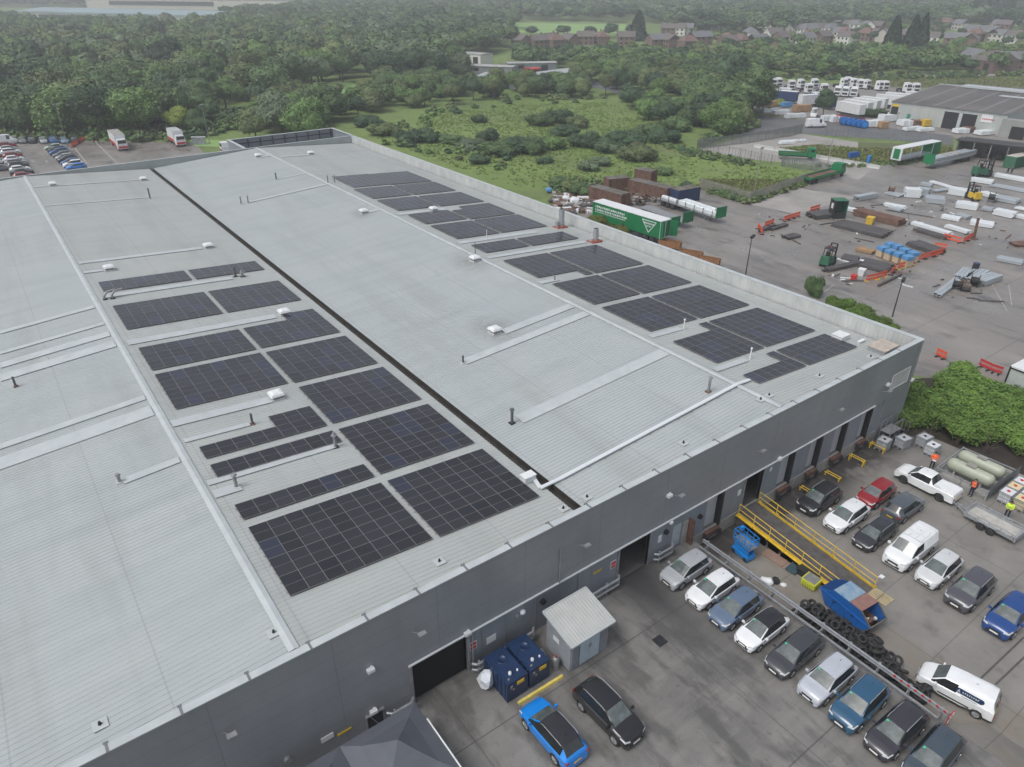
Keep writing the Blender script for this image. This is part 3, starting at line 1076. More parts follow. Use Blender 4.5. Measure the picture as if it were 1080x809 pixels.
M['scrub'] = mat('waste_ground', (0.13, 0.12, 0.06), .9, col2=(0.085, 0.13, 0.04), var=.1, scale=.12, detail=7)


def flat(name, poly, z, m, kind='structure', thick=None):
    mb = MB()
    n = len(poly)
    ar = sum(poly[i][0] * poly[(i + 1) % n][1] - poly[(i + 1) % n][0] * poly[i][1] for i in range(n))
    if ar < 0:
        poly = poly[::-1]
    mb.add([(x, y, z) for x, y in poly], [tuple(range(n))])
    o = mb.build(name, m)
    o['kind'] = kind
    return o


def gp(*pts, z=YZ): return [G(x, y, z) for x, y in pts]


flat('ground', [(-2500, -300), (4500, -300), (4500, 4500), (-2500, 4500)], YZ - .02, M['grass'])
mb = MB()
mb.b2(-60, 35.42, -30, YF + .2, YZ - .3, 0)
mb.b2(-60, 26.4, YF + .2, 60, YZ - .3, -.06)
# the raised car park runs down to the yard beyond the end of the barrier
o = mb.build('car_park', M['asphalt']); o['kind'] = 'structure'
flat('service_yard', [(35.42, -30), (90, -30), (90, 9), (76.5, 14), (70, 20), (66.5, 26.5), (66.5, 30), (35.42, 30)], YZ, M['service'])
flat('yard', gp((540, 260), (640, 212), (742, 196), (790, 213), (850, 193), (905, 179), (960, 168), (1010, 164), (1300, 190)) +
     [(230, 0), (160, -20), (92, -20), (88, 12), (79, 26), (72, 38), (66, 50)], YZ - .008, M['asphalt2'])
flat('rear_car_park', gp((-260, 146), (0, 147), (205, 150), (215, 161), (262, 162), (300, 175)) + [(60, 147), (60, 135), (-120, 135)], YZ - .006, M['asphalt2'])
flat('concrete_lane', gp((737, 158), (790, 143), (838, 140), (905, 150), (905, 156), (862, 152), (815, 156), (925, 176), (905, 190), (855, 174), (792, 168)), YZ + .004, M['pale_conc'])
flat('concrete_apron', gp((792, 216), (845, 199), (905, 208), (840, 226)), YZ + .004, M['pale_conc'])
flat('road', gp((745, 141), (800, 134), (800, 121), (850, 127), (930, 134), (1005, 143), (1005, 153), (930, 147), (870, 143), (838, 140), (790, 145)), YZ, M['road'])
flat('road', gp((575, 78), (625, 85), (655, 92), (690, 104), (681, 107), (645, 97), (610, 89)), YZ, M['road'])
flat('storage_ground', gp((800, 119), (780, 100), (800, 84), (905, 90), (1000, 95), (1200, 100), (1200, 175), (1010, 164), (1010, 146), (930, 134), (850, 127)), YZ - .012, mat('worn_ground', (0.21, 0.195, 0.185), .85, var=.2, scale=.08, detail=7))
flat('waste_ground', gp((818, 157), (862, 152), (905, 157), (905, 150), (1005, 153), (1005, 163), (960, 167), (925, 175), (870, 164)), YZ - .002, M['scrub'])
flat('waste_ground', gp((900, 85), (950, 80), (1200, 78), (1200, 94), (1000, 93), (930, 92)), YZ - .002, M['scrub'])
flat('earth_track', gp((905, 81), (950, 77.5), (1200, 74.5), (1200, 78), (950, 81)), YZ + .002, M['pale_conc'])
flat('playing_field', gp((536, 24), (660, 25.5), (662, 33), (640, 36), (536, 34)), YZ, M['playfield'])
flat('lawn', gp((198, 146), (262, 150), (262, 156), (205, 154)), YZ + .01, M['playfield'])
flat('meadow', gp((330, 89), (370, 86), (388, 100), (345, 102)), YZ - .01, M['playfield'])

# faded bay lines and patches
mb = MB()
def gl(p, q, w, z, mb):
    a, b = Vector((*p, z)), Vector((*q, z))
    d = (b - a).normalized(); n = Vector((-d.y, d.x, 0)) * (w / 2)
    mb.quad(a - n, b - n, b + n, a + n)
for y in (23.6, 21.2, 19.0, 16.8, 14.5, 12.3, 10.1, 7.9):
    gl((32.2, y), (34.6, y), .1, .005, mb)
o = mb.build('bay_line', mat('worn_paint', (0.24, 0.235, 0.2), .8, var=.3, scale=3)); o['kind'] = 'structure'
mb = MB()
for a, b in (((78, 155), (94, 176)), ((100, 149), (128, 177)), ((85, 155), (100, 154)), ((36, 171), (33, 169)), ((50, 171.5), (48, 169))):
    gl(G(*a), G(*b), .3, YZ + .003, mb)
for a, b in (((1040, 288), (1063, 330)), ((1064, 300), (1067, 322)), ((820, 345), (880, 300)), ((790, 225), (830, 232)), ((880, 305), (1000, 350))):
    gl(G(*a), G(*b), .14, YZ + .003, mb)
o = mb.build('yard_line', mat('worn_white_paint', (0.33, 0.32, 0.30), .8, var=.35, scale=1.5)); o['kind'] = 'structure'
# drain covers
for (p, z) in (((696, 676), 0.0),):
    x, y = G(*p, z)
    mb = MB(); mb.box((x, y, z + .006), (.75, .75, .02))
    for k in range(5): mb.box((x, y - .28 + k * .14, z + .02), (.66, .05, .012))
    tag(mb.build('drain_cover', M['black']), 'square iron drain cover in the %s' % ('grey forecourt' if z == 0 else 'lower service yard'), 'drain cover')
# expansion slab strip with channel near the lower right
mb = MB()
gl(G(1034, 716), G(1080, 672), .12, YZ + .004, mb)
gl(G(1050, 722), G(1090, 684), .12, YZ + .004, mb)
o = mb.build('yard_seam', mat('patch_dark', (0.075, 0.073, 0.07), .8, var=.2, scale=3)); o['kind'] = 'structure'

# ---------------------------------------------------------------- daylight under cloud
w = bpy.data.worlds.new('World')
SC.world = w
w.use_nodes = True
N, L = w.node_tree.nodes, w.node_tree.links
bg = N['Background']
sky = N.new('ShaderNodeTexSky')
sky.sky_type = 'NISHITA'
sky.sun_disc = False
SUN_EL, SUN_AZ = R(57), R(272)
sky.sun_elevation = SUN_EL
sky.sun_rotation = SUN_AZ
sky.air_density = 1.0
sky.dust_density = 4.0
sky.ozone_density = 1.0
hs = N.new('ShaderNodeHueSaturation')
hs.inputs['Saturation'].default_value = 0.45
L.new(sky.outputs[0], hs.inputs['Color'])
ctc = N.new('ShaderNodeTexCoord'); cn = N.new('ShaderNodeTexNoise'); cn.inputs['Scale'].default_value = 2.6; cn.inputs['Detail'].default_value = 6
cmp_ = N.new('ShaderNodeMapping'); cmp_.inputs['Scale'].default_value = (1, 1, 2.5)
L.new(ctc.outputs['Generated'], cmp_.inputs[0]); L.new(cmp_.outputs[0], cn.inputs['Vector'])
cr_ = N.new('ShaderNodeMapRange'); cr_.inputs['From Min'].default_value = .3; cr_.inputs['From Max'].default_value = .7; cr_.inputs['To Min'].default_value = .72; cr_.inputs['To Max'].default_value = 1.32
L.new(cn.outputs['Fac'], cr_.inputs['Value'])
cs_ = N.new('ShaderNodeVectorMath'); cs_.operation = 'SCALE'
L.new(hs.outputs[0], cs_.inputs[0]); L.new(cr_.outputs[0], cs_.inputs['Scale'])
L.new(cs_.outputs[0], bg.inputs['Color'])
bg.inputs['Strength'].default_value = 0.15
sl = bpy.data.lights.new('sun', 'SUN')
sl.energy = 1.3
sl.angle = R(24)
sl.color = (1.0, 0.99, 0.97)
so = bpy.data.objects.new('sun', sl)
COL.objects.link(so)
sd = Vector((math.sin(SUN_AZ) * math.cos(SUN_EL), math.cos(SUN_AZ) * math.cos(SUN_EL), math.sin(SUN_EL)))
so.rotation_euler = sd.to_track_quat('Z', 'Y').to_euler()
so.location = (0, 0, 200)
HAZE = True
if HAZE:
    mb = MB()
    mb.b2(-900, 2600, -200, 2600, YZ - 1.2, 60)
    hz = mb.build('haze', bpy.data.materials.new('haze_air'))
    hz['kind'] = 'stuff'
    hz['label'] = 'thin pale haze fading the far trees and houses'
    hz['category'] = 'haze'
    hm = hz.data.materials[0]
    hm.use_nodes = True
    hm.node_tree.nodes.remove(hm.node_tree.nodes['Principled BSDF'])
    pv = hm.node_tree.nodes.new('ShaderNodeVolumePrincipled')
    pv.inputs['Color'].default_value = (0.93, 0.96, 0.985, 1)
    pv.inputs['Density'].default_value = 0.0006
    pv.inputs['Anisotropy'].default_value = 0.2
    hm.node_tree.links.new(pv.outputs[0], hm.node_tree.nodes['Material Output'].inputs['Volume'])
# ---------------------------------------------------------------- vehicles
M['rim_dark'] = mat('dark_alloy', (0.08, 0.08, 0.085), .35, .5)
M['panoroof'] = mat('glass_roof', (0.02, 0.02, 0.024), .1, spec=.8)


def crom(p0, p1, p2, p3, t):
    return tuple(.5 * ((2 * b) + (-a + c) * t + (2 * a - 5 * b + 4 * c - d) * t * t + (-a + 3 * b - 3 * c + d) * t ** 3)
                 for a, b, c, d in zip(p0, p1, p2, p3))


# station: (x, half width, shoulder z, top z, top half width, tag of the interval behind it)
# interval tags: n nose, h hood, w windscreen, r roof with side glass, p roof with pillar, c closed roof (van), g rear glass, t tail
KINDS = {
 'hatch': (4.25, 1.44, [(2.12, .62, .52, .56, .45, 'n'), (2.02, .76, .66, .70, .60, 'h'), (1.6, .85, .80, .86, .70, 'h'), (1.15, .88, .90, .97, .72, 'w'),
           (.30, .895, .93, 1.38, .60, 'r'), (-.38, .895, .94, 1.43, .61, 'p'), (-.46, .895, .94, 1.43, .61, 'r'), (-1.15, .88, .95, 1.41, .59, 'p'),
           (-1.5, .86, .95, 1.37, .56, 'g'), (-1.93, .82, .92, 1.02, .60, 't'), (-2.08, .78, .76, .84, .62, 't'), (-2.13, .70, .55, .60, .55, None)], 2.60, .33),
 'suv': (4.40, 1.62, [(2.2, .66, .60, .64, .5, 'n'), (2.10, .80, .78, .84, .64, 'h'), (1.7, .88, .92, 1.00, .74, 'h'), (1.18, .915, 1.00, 1.10, .75, 'w'),
           (.42, .925, 1.03, 1.55, .64, 'r'), (-.32, .925, 1.04, 1.61, .66, 'p'), (-.41, .925, 1.04, 1.61, .66, 'r'), (-1.25, .91, 1.06, 1.60, .64, 'p'),
           (-1.62, .89, 1.06, 1.56, .60, 'g'), (-2.0, .85, 1.04, 1.14, .62, 't'), (-2.15, .82, .84, .95, .66, 't'), (-2.2, .74, .58, .62, .6, None)], 2.66, .36),
 'estate': (4.75, 1.46, [(2.37, .62, .54, .58, .46, 'n'), (2.25, .77, .68, .73, .62, 'h'), (1.8, .86, .82, .89, .72, 'h'), (1.25, .895, .92, .99, .74, 'w'),
           (.42, .905, .94, 1.39, .61, 'r'), (-.30, .905, .95, 1.44, .62, 'p'), (-.38, .905, .95, 1.44, .62, 'r'), (-1.25, .90, .96, 1.42, .60, 'p'),
           (-1.33, .90, .96, 1.42, .60, 'r'), (-1.8, .87, .96, 1.37, .57, 'g'), (-2.22, .83, .93, 1.02, .6, 't'), (-2.34, .79, .74, .84, .62, 't'), (-2.38, .71, .55, .6, .56, None)], 2.80, .34),
 'saloon': (4.65, 1.43, [(2.32, .62, .52, .57, .46, 'n'), (2.2, .77, .68, .73, .62, 'h'), (1.8, .86, .81, .88, .72, 'h'), (1.25, .895, .90, .97, .74, 'w'),
           (.42, .905, .92, 1.37, .60, 'r'), (-.30, .905, .93, 1.42, .60, 'p'), (-.38, .905, .93, 1.42, .60, 'r'), (-.95, .895, .94, 1.37, .56, 'g'),
           (-1.62, .88, .95, 1.03, .66, 'h'), (-2.15, .83, .92, .99, .66, 't'), (-2.28, .78, .74, .82, .64, 't'), (-2.33, .70, .54, .6, .56, None)], 2.75, .34),
 'van': (4.45, 1.83, [(2.22, .66, .60, .64, .5, 'n'), (2.13, .79, .80, .86, .64, 'h'), (1.75, .88, .98, 1.06, .74, 'h'), (1.42, .90, 1.06, 1.18, .76, 'w'),
           (.78, .915, 1.10, 1.74, .70, 'r'), (.0, .915, 1.12, 1.81, .72, 'c'), (-1.0, .915, 1.12, 1.83, .74, 'c'), (-1.95, .905, 1.12, 1.81, .73, 'g'),
           (-2.15, .89, 1.05, 1.15, .76, 't'), (-2.20, .84, .72, .8, .74, 't'), (-2.22, .80, .5, .58, .7, None)], 2.80, .33),
 'bigvan': (5.9, 2.5, [(2.95, .74, .7, .74, .6, 'n'), (2.85, .9, .92, 1.0, .74, 'h'), (2.45, .98, 1.12, 1.22, .82, 'h'), (2.1, 1.0, 1.22, 1.36, .84, 'w'),
           (1.3, 1.0, 1.3, 2.35, .78, 'r'), (.5, 1.0, 1.3, 2.48, .82, 'c'), (-1.0, 1.0, 1.3, 2.5, .84, 'c'), (-2.75, .99, 1.3, 2.48, .84, 'c'),
           (-2.92, .97, 1.2, 2.4, .8, 't'), (-2.95, .9, .6, .8, .8, None)], 3.6, .36),
 'pickup': (5.35, 1.82, [(2.67, .70, .70, .75, .56, 'n'), (2.56, .86, .92, .99, .70, 'h'), (2.1, .92, 1.06, 1.14, .80, 'h'), (1.5, .93, 1.12, 1.20, .80, 'w'),
           (.82, .93, 1.14, 1.72, .66, 'r'), (.18, .93, 1.15, 1.80, .68, 'p'), (.10, .93, 1.15, 1.80, .68, 'r'), (-.45, .93, 1.15, 1.76, .65, 'g'),
           (-.78, .93, 1.16, 1.22, .82, 'h'), (-1.6, .93, 1.16, 1.26, .84, 'h'), (-2.55, .91, 1.14, 1.24, .82, 't'), (-2.64, .86, .75, .9, .8, 't'), (-2.67, .8, .6, .66, .7, None)], 3.22, .40),
}
CARNO = [0]


def car(kind, col, label, cat='car', roof=None, rails=False, permit=False, lod=0, rim='alloy', windows='glass', scale=1.0, plate=True, group=None, side_w=None, trim='black'):
    """a vehicle at the origin, nose towards +x"""
    L_, H_, st, wb, wr = KINDS[kind]
    name = {'van': 'panel_van', 'bigvan': 'panel_van', 'pickup': 'pickup_truck'}.get(kind, 'parked_car')
    root = thing(name, label, cat, group=group)
    # interpolate stations
    S = []
    sub = 2 if lod == 0 else 1
    n = len(st)
    for i in range(n - 1):
        a = st[max(i - 1, 0)][:5]; b = st[i][:5]; c_ = st[i + 1][:5]; d_ = st[min(i + 2, n - 1)][:5]
        tg = st[i][5]
        k = sub if tg not in 'p' else 1
        for j in range(k):
            q = crom(a, b, c_, d_, j / k) if tg in 'nhtc' else tuple(b[m_] + (c_[m_] - b[m_]) * j / k for m_ in range(5))
            S.append((q, tg))
    S.append((st[-1][:5], None))
    # extra stations at wheel arches
    wx = (wb / 2 + .05, -wb / 2 + .05)
    if lod == 0:
        ext = []
        for w0 in wx:
            for dx in (-wr * 1.15, -wr * 1.1, -wr * .75, 0, wr * .75, wr * 1.1, wr * 1.15):
                ext.append(w0 + dx)
        for e in ext:
            for i in range(len(S) - 1):
                x0, x1 = S[i][0][0], S[i + 1][0][0]
                if x0 - .03 > e > x1 + .03:
                    f = (x0 - e) / (x0 - x1)
                    q = tuple(S[i][0][m_] + (S[i + 1][0][m_] - S[i][0][m_]) * f for m_ in range(5))
                    S.insert(i + 1, (q, S[i][1]))
                    break
    rows = []
    zb0 = .22 if kind != 'pickup' else .36
    for (q, tg) in S:
        x, w_, zs, zt, wt = q
        zb = zb0
        if lod == 0:
            for w0 in wx:
                d_ = abs(x - w0)
                if d_ < wr * 1.13:
                    zb = max(zb, wr + math.sqrt(max((wr * 1.13) ** 2 - d_ * d_, 0)))
        zb = min(zb, zs - .06)
        zm = max(zb + .03, min(zs - .12, .55))
        zc = max(zb + .015, min(.38, zm - .01))
        cab = zt - zs > .25
        ze = zt - (.10 if cab else .03)
        rows.append([(x, w_ * .93, zb), (x, w_ * .985, zc), (x, w_, zm), (x, w_ * .985, zs - .05), (x, w_ * .93, zs),
                     (x, wt if cab else wt + .02, ze), (x, wt * .90, zt - .03), (x, wt * .5, zt), (x, 0, zt + .012)])
    body, glass, side, rear, roofm, under = MB(), MB(), {1: MB(), -1: MB()}, MB(), MB(), MB()
    for sgn in (1, -1):
        for i in range(len(rows) - 1):
            tg = S[i][1]
            for j in range(8):
                a, b, c_, d_ = rows[i][j], rows[i][j + 1], rows[i + 1][j + 1], rows[i + 1][j]
                vs = [(p[0], p[1] * sgn, p[2]) for p in (a, b, c_, d_)]
                if sgn > 0:
                    vs = vs[::-1]
                tgt = body
                if j >= 6 and tg == 'w': tgt = glass
                elif j >= 5 and tg == 'g' and kind != 'van': tgt = rear
                elif j == 4 and tg in 'rw' and not (kind == 'bigvan' and tg == 'w'): tgt = side[sgn]
                elif j == 4 and tg == 'p': tgt = side[sgn]
                elif j >= 5 and tg in 'rp' and roof: tgt = roofm
                elif j <= 0 and tg in 'hwrpcgt': tgt = under
                tgt.add(vs, [(0, 1, 2, 3)], 0, True)
    for m_ in (body, glass, side[1], side[-1], rear, roofm, under):   # weld
        idx, nv, mp = {}, [], []
        for v in m_.v:
            k = (round(v[0], 4), round(v[1], 4), round(v[2], 4))
            if k not in idx:
                idx[k] = len(nv); nv.append(v)
            mp.append(idx[k])
        m_.v = nv
        m_.f = [tuple(dict.fromkeys(mp[i] for i in f)) for f in m_.f]
        keep = [i for i, f in enumerate(m_.f) if len(f) > 2]
        m_.f = [m_.f[i] for i in keep]; m_.m = [m_.m[i] for i in keep]; m_.s = [m_.s[i] for i in keep]
    # end caps and floor
    for r_ in (rows[0], rows[-1]):
        poly = [(p[0], p[1], p[2]) for p in r_] + [(p[0], -p[1], p[2]) for p in r_[::-1][1:]]
        body.add(poly, [tuple(range(len(poly)))] if r_ is rows[-1] else [tuple(reversed(range(len(poly))))], 0)
    x0, x1 = rows[0][0][0], rows[-1][0][0]
    hw = .74 * st[5][1]
    body.b2(x1 + .08, x0 - .1, -hw, hw, zb0 - .02, .62, mi=1)
    for k in range(len(under.f)):
        pass
    nb = len(body.v)
    body.v += under.v; body.f += [tuple(i + nb for i in f) for f in under.f]; body.m += [1] * len(under.f); body.s += under.s
    if kind == 'pickup':   # load-bed cover edge
        body.b2(-2.45, -.85, -.72, .72, 1.25, 1.275, mi=0)
    bo = body.build('body', [M['paint'], M[trim]], root, sharp=38)
    glass.build('windscreen', M['wscreen'], root)
    if rear.f: rear.build('rear_window', M[windows], root)
    for s_ in (1, -1): side[s_].build('side_window', M[windows], root)
    if roofm.f:
        roofm.build('roof', M[roof], root, sharp=38)
    # wheels
    hw_ = st[4][1]
    wheel_me = None
    for w0 in wx:
        for s_ in (1, -1):
            mb = MB()
            y0 = s_ * (hw_ - .20); y1 = s_ * (hw_ + .005)
            mb.lathe((0, y0 - y0, 0), (0, s_ * .2, 0), [(0, wr * .6), (0, wr * .96), (.03, wr), (.17, wr), (.2, wr * .95), (.2, wr * .68)], n=14)
            o = mb.build('wheel', M['rubber'], root, loc=(w0, s_ * (hw_ - .195), wr))
            if lod == 0:
                mb = MB()
                mb.lathe((0, 0, 0), (0, s_ * .2, 0), [(.185, wr * .68), (.165, wr * .6), (.15, wr * .2), (.17, 0)], n=14, smooth=False)
                for k in range(5):
                    a_ = k * 2 * math.pi / 5
                    mb.bar((0, s_ * .18, 0), (math.cos(a_) * wr * .62, s_ * .185, math.sin(a_) * wr * .62), .07, .02)
                mb.build('rim', M[rim], o)
    if lod == 0:
        nose, q1 = st[0], st[1]
        for s_ in (1, -1):   # lamps: wrap-round blocks following the corner
            xs = q1[0]
            mb = MB()
            za, zb_ = q1[2] - .05, q1[2] + .03
            mb.add([(xs + .085, s_ * (q1[1] * .58), za - .02), (xs - .02, s_ * (q1[1] * .985), za), (xs - .36, s_ * (st[2][1] * .985 + .0), zb_ + .08),
                    (xs + .05, s_ * (q1[1] * .6), zb_ + .02), (xs - .05, s_ * (q1[1] * .93), zb_ + .045), (xs - .36, s_ * (st[2][1] * .93), zb_ + .13)],
                   [(0, 1, 4, 3), (1, 2, 5, 4)] if s_ < 0 else [(3, 4, 1, 0), (4, 5, 2, 1)])
            for i in range(len(mb.v)):
                v = mb.v[i]; mb.v[i] = (v[0] + .02, v[1] + s_ * .018, v[2] + .01)
            mb.build('headlight', M['lamp'], root)
            t0 = st[-2]; t1 = st[-3]
            mb = MB()
            mb.box((t0[0] + .05, s_ * t0[1] * .86, t0[2] + .0), (.16, t0[1] * .26, .12))
            mb.box((t0[0] + .16, s_ * (t1[1] * .955), t1[2] - .16), (.22, .05, .12))
            mb.build('tail_light', M['tail'], root)
            mb = MB()
            c_ = st[3]
            mb.box((c_[0] - .28, s_ * (c_[1] + .09), c_[2] + .10), (.13, .2, .14), top=.85)
            mb.bar((c_[0] - .28, s_ * c_[1] * .93, c_[2] + .05), (c_[0] - .28, s_ * (c_[1] + .03), c_[2] + .08), .05)
            mb.build('wing_mirror', M['paint'] if trim == 'black' else M['black'], root)
        mb = MB()   # grille and lower intake
        mb.box((nose[0] - .0, 0, nose[2] - .02), (.06, nose[1] * 1.1, .14))
        mb.box((nose[0] + .005, 0, .36), (.05, nose[1] * 1.5, .14))
        mb.build('grille', M['black'], root)
        if plate:
            mb = MB(); mb.box((nose[0] + .045, 0, .47), (.02, .52, .11)); mb.build('number_plate', M['plate'], root)
            mb = MB(); mb.box((st[-1][0] - .015, 0, .62), (.02, .52, .11)); mb.build('number_plate', M['plate_y'], root)
        if rails:
            for s_ in (1, -1):
                mb = MB()
                r0, r1 = st[4], st[7]
                mb.tube([(r0[0] - .1, s_ * (r0[4] - .0), r0[3] - .04), (r0[0] - .3, s_ * (r0[4] + .0), r0[3] + .05), (r1[0], s_ * (r1[4] + .0), r1[3] + .03), (r1[0] - .2, s_ * (r1[4] - .02), r1[3] - .05)], .022, 6)
                mb.build('roof_rail', M['galv'], root)
        if permit:
            c_, r0 = st[3], st[4]
            f = .12
            x = c_[0] + (r0[0] - c_[0]) * f; z = c_[3] + (r0[3] - c_[3]) * f
            x2 = c_[0] + (r0[0] - c_[0]) * .97; z2 = c_[3] + (r0[3] - c_[3]) * .97
            xa = x2 + (x - x2) * .16; za = z2 + (z - z2) * .16
            mb = MB()
            yy = -.5 * c_[4] - .02
            mb.add([(x2 + .01, yy, z2 + .0), (x2 + .01, yy - .14, z2 - .012), (xa + .01, yy - .14, za - .012), (xa + .01, yy, za)], [(0, 1, 2, 3)])
            for i in range(4):
                v = mb.v[i]; mb.v[i] = (v[0] + .02, v[1], v[2] + .02)
            mb.build('parking_permit', M['permit'], root)
        mb = MB()
        rr = st[-5] if kind != 'pickup' else st[6]
        mb.add([(rr[0] + .25, -.03, rr[3] + .0), (rr[0] + .25, .03, rr[3] + .0), (rr[0] + .06, 0, rr[3] + .1)], [(0, 1, 2), (2, 1, 0)])
        mb.build('aerial', M['black'], root)
    if scale != 1.0:
        root.scale = (scale, scale, scale)
    setcol(root, col)
    return root


def parkcar(pt, rz, *a, z=0.0, **k):
    o = car(*a, **k)
    o.location = (pt[0], pt[1], z)
    o.rotation_euler = (0, 0, rz)
    return o


SIL, WHT, GRY, BLK, DKG = (.36, .38, .40), (.72, .74, .76), (.16, .18, .22), (.022, .022, .026), (.045, .047, .055)
FRONT = [  # the row along the barrier: (y, kind, colour, options, label)
 (23.15, 'suv', SIL, dict(scale=.91), 'silver grey compact car nearest the warehouse wall, first in the barrier row'),
 (20.85, 'hatch', WHT, dict(scale=.96), 'white hatchback second from the warehouse in the barrier row'),
 (18.8, 'hatch', (.10, .145, .22), dict(scale=.97), 'slate blue hatchback third in the barrier row, between two white cars'),
 (16.65, 'hatch', WHT, dict(roof='panoroof', scale=.93), 'white hatchback with a dark roof in the barrier row'),
 (14.3, 'estate', DKG, dict(scale=.93), 'dark grey car in the barrier row between the black-roofed white one and a silver one'),
 (11.95, 'suv', (.42, .45, .50), dict(rails=False, scale=.92), 'pale silver SUV seventh from the near end of the barrier row, dark lower trim'),
 (9.9, 'suv', (.022, .085, .16), dict(rails=True, scale=.94), 'teal blue SUV with silver roof rails in the barrier row'),
 (7.75, 'estate', (.035, .033, .042), dict(rails=True, scale=.92), 'near-black estate car with roof rails at the barrier end'),
 (5.75, 'estate', (.05, .07, .09), dict(scale=.93), 'dark blue-grey car cut by the bottom edge of the picture'),
]
for (y, k_, col, opt, lab) in FRONT:
    opt = dict(opt); opt['permit'] = y != 23.7
    L_ = KINDS[k_][0]
    parkcar((32.15 + rnd.uniform(-.12, .12), y + 0.0, 0), math.pi + R(rnd.uniform(-1.5, 1.5)), k_, col, lab, group='cars parked along the grey barrier', **opt)
parkcar((16.6, 18.95), R(90.5), 'suv', (.004, .22, .70), 'bright blue SUV with a dark glass roof panel near the blue tanks', roof='panoroof', rails=True, windows='glass', scale=.97)
parkcar((19.95, 18.05), R(-88), 'suv', (.014, .014, .016), 'black SUV beside the bright blue one, facing away from the shed', rails=True, scale=1.0)
SY = [  # service yard, upper rows: (x, y, heading deg, kind, colour, options, label)
 (48.3, 22.95, 180, 'suv', BLK, dict(rails=True, permit=True, scale=.98), 'black SUV with silver rails parked in front of the dock doors'),
 (48.2, 20.4, 180, 'hatch', WHT, dict(permit=True, scale=1.02), 'white hatchback between the black SUV and the yellow-railed ramp'),
 (52.8, 20.55, 180, 'suv', (.25, .012, .018), dict(scale=.9), 'dark red hatchback behind the white one'),
 (52.95, 18.3, 0, 'suv', (.07, .085, .10), dict(rails=False, scale=.95), 'dark grey car facing away, its yellow rear plate showing'),
 (48.1, 17.9, 180, 'estate', (.028, .028, .036), dict(rails=True, permit=False, scale=.92), 'black estate car between the white hatchback and the white panel van'),
 (48.25, 13.05, 180, 'hatch', (.55, .57, .58), dict(scale=1.0), 'silver hatchback next to the white panel van'),
 (47.9, 10.7, 180, 'suv', (.075, .075, .09), dict(rails=True, permit=True), 'dark plum grey SUV between the silver hatchback and the blue car'),
 (47.6, 8.0, 180, 'suv', (.012, .055, .21), dict(permit=True), 'deep blue car at the right edge of the picture'),
]
for (x, y, a, k_, col, opt, lab) in SY:
    parkcar((x, y), R(a), k_, col, lab, z=YZ, group='cars parked beside the dock ramp', **opt)
tv = parkcar((48.4, 15.35), R(180), 'van', (.72, .74, .75), 'white panel van with a ribbed roof parked in the row beside the ramp', 'van', z=YZ, scale=1.08, trim='black')
mb = MB()
for i in range(3):
    for j in (-1, 0, 1):
        mb.b2(-1.75 + i * .72, -1.12 + i * .72, j * .42 - .17, j * .42 + .17, 1.845, 1.862)
mb.build('roof_panel', M['paint'], tv); setcol(tv, (.72, .74, .75))
bv = parkcar((38.75, 7.25), R(101), 'van', (.75, .77, .78), 'white small van with a dark blue company badge on its side', 'van', z=YZ, scale=.95)
# badge on the near side: rounded dark panel with a white triangle mark and pale lettering bars
mb = MB()
def badge(mb, s_):
    y = s_ * .925
    pts = []
    for a_ in range(0, 360, 30):
        cx = -.62 + (.62 if math.cos(R(a_)) > 0 else -.62)
        pts.append((cx - .1 + .19 * math.cos(R(a_)), 1.41 + .19 * math.sin(R(a_))))
    yy = lambda z: s_ * (.851 - (z - 1.12) * .18 + .02)
    vs = [(x, yy(z), z) for x, z in pts]
    mb.add(vs, [tuple(range(len(vs)))] if s_ < 0 else [tuple(reversed(range(len(vs))))], 0)
    d = s_ * .008
    rv = lambda L: L if s_ > 0 else L
    for (x0, z0, x1, z1, x2, z2) in ((.0, 1.3, -.22, 1.3, -.11, 1.54),):
        mb.add([(x0, yy(z0) + d, z0), (x1, yy(z1) + d, z1), (x2, yy(z2) + d, z2)], [(0, 1, 2), (2, 1, 0)], 1)
    # lettering, illegible in the photograph: short strokes of a word
    x = -.34
    for k in range(8):
        mb.box((x, yy(1.41) + d, 1.41), (.05, .006, .12), mi=1)
        mb.box((x - .03, yy(1.45 if k % 2 else 1.37) + d, 1.45 if k % 2 else 1.37), (.05, .006, .03), mi=1)
        x -= .12
badge(mb, 1)
mb.build('company_badge', [mat('badge_navy', (0.01, 0.035, 0.09), .4), M['white']], bv)
fixnormals(bpy.data.objects['company_badge'])
mb = MB()
for yy in (-.42, .42):
    mb.add([(-2.05, yy - .28, 1.62), (-2.05, yy + .28, 1.62), (-2.165, yy + .3, 1.2), (-2.165, yy - .3, 1.2)], [(0, 1, 2, 3), (3, 2, 1, 0)])
for i in range(len(mb.v)):
    v = mb.v[i]; mb.v[i] = (v[0] - .03, v[1], v[2] + .02)
mb.build('rear_window', M['glass'], bv)
mb = MB()
for s_ in (1, -1):
    mb.b2(-.9, .9, s_ * .915 - .01, s_ * .915 + .01, .5, .6)
    mb.b2(-1.2, -.3, s_ * .925 - .01, s_ * .925 + .01, 1.16, 1.18)
mb.build('door_moulding', M['black'], bv)
pk = parkcar((57.65, 18.75), R(90), 'pickup', (.75, .77, .78), 'white double-cab pickup truck towing the flat trailer', 'pickup truck', z=YZ, rails=False, rim='rim_dark', scale=.95)
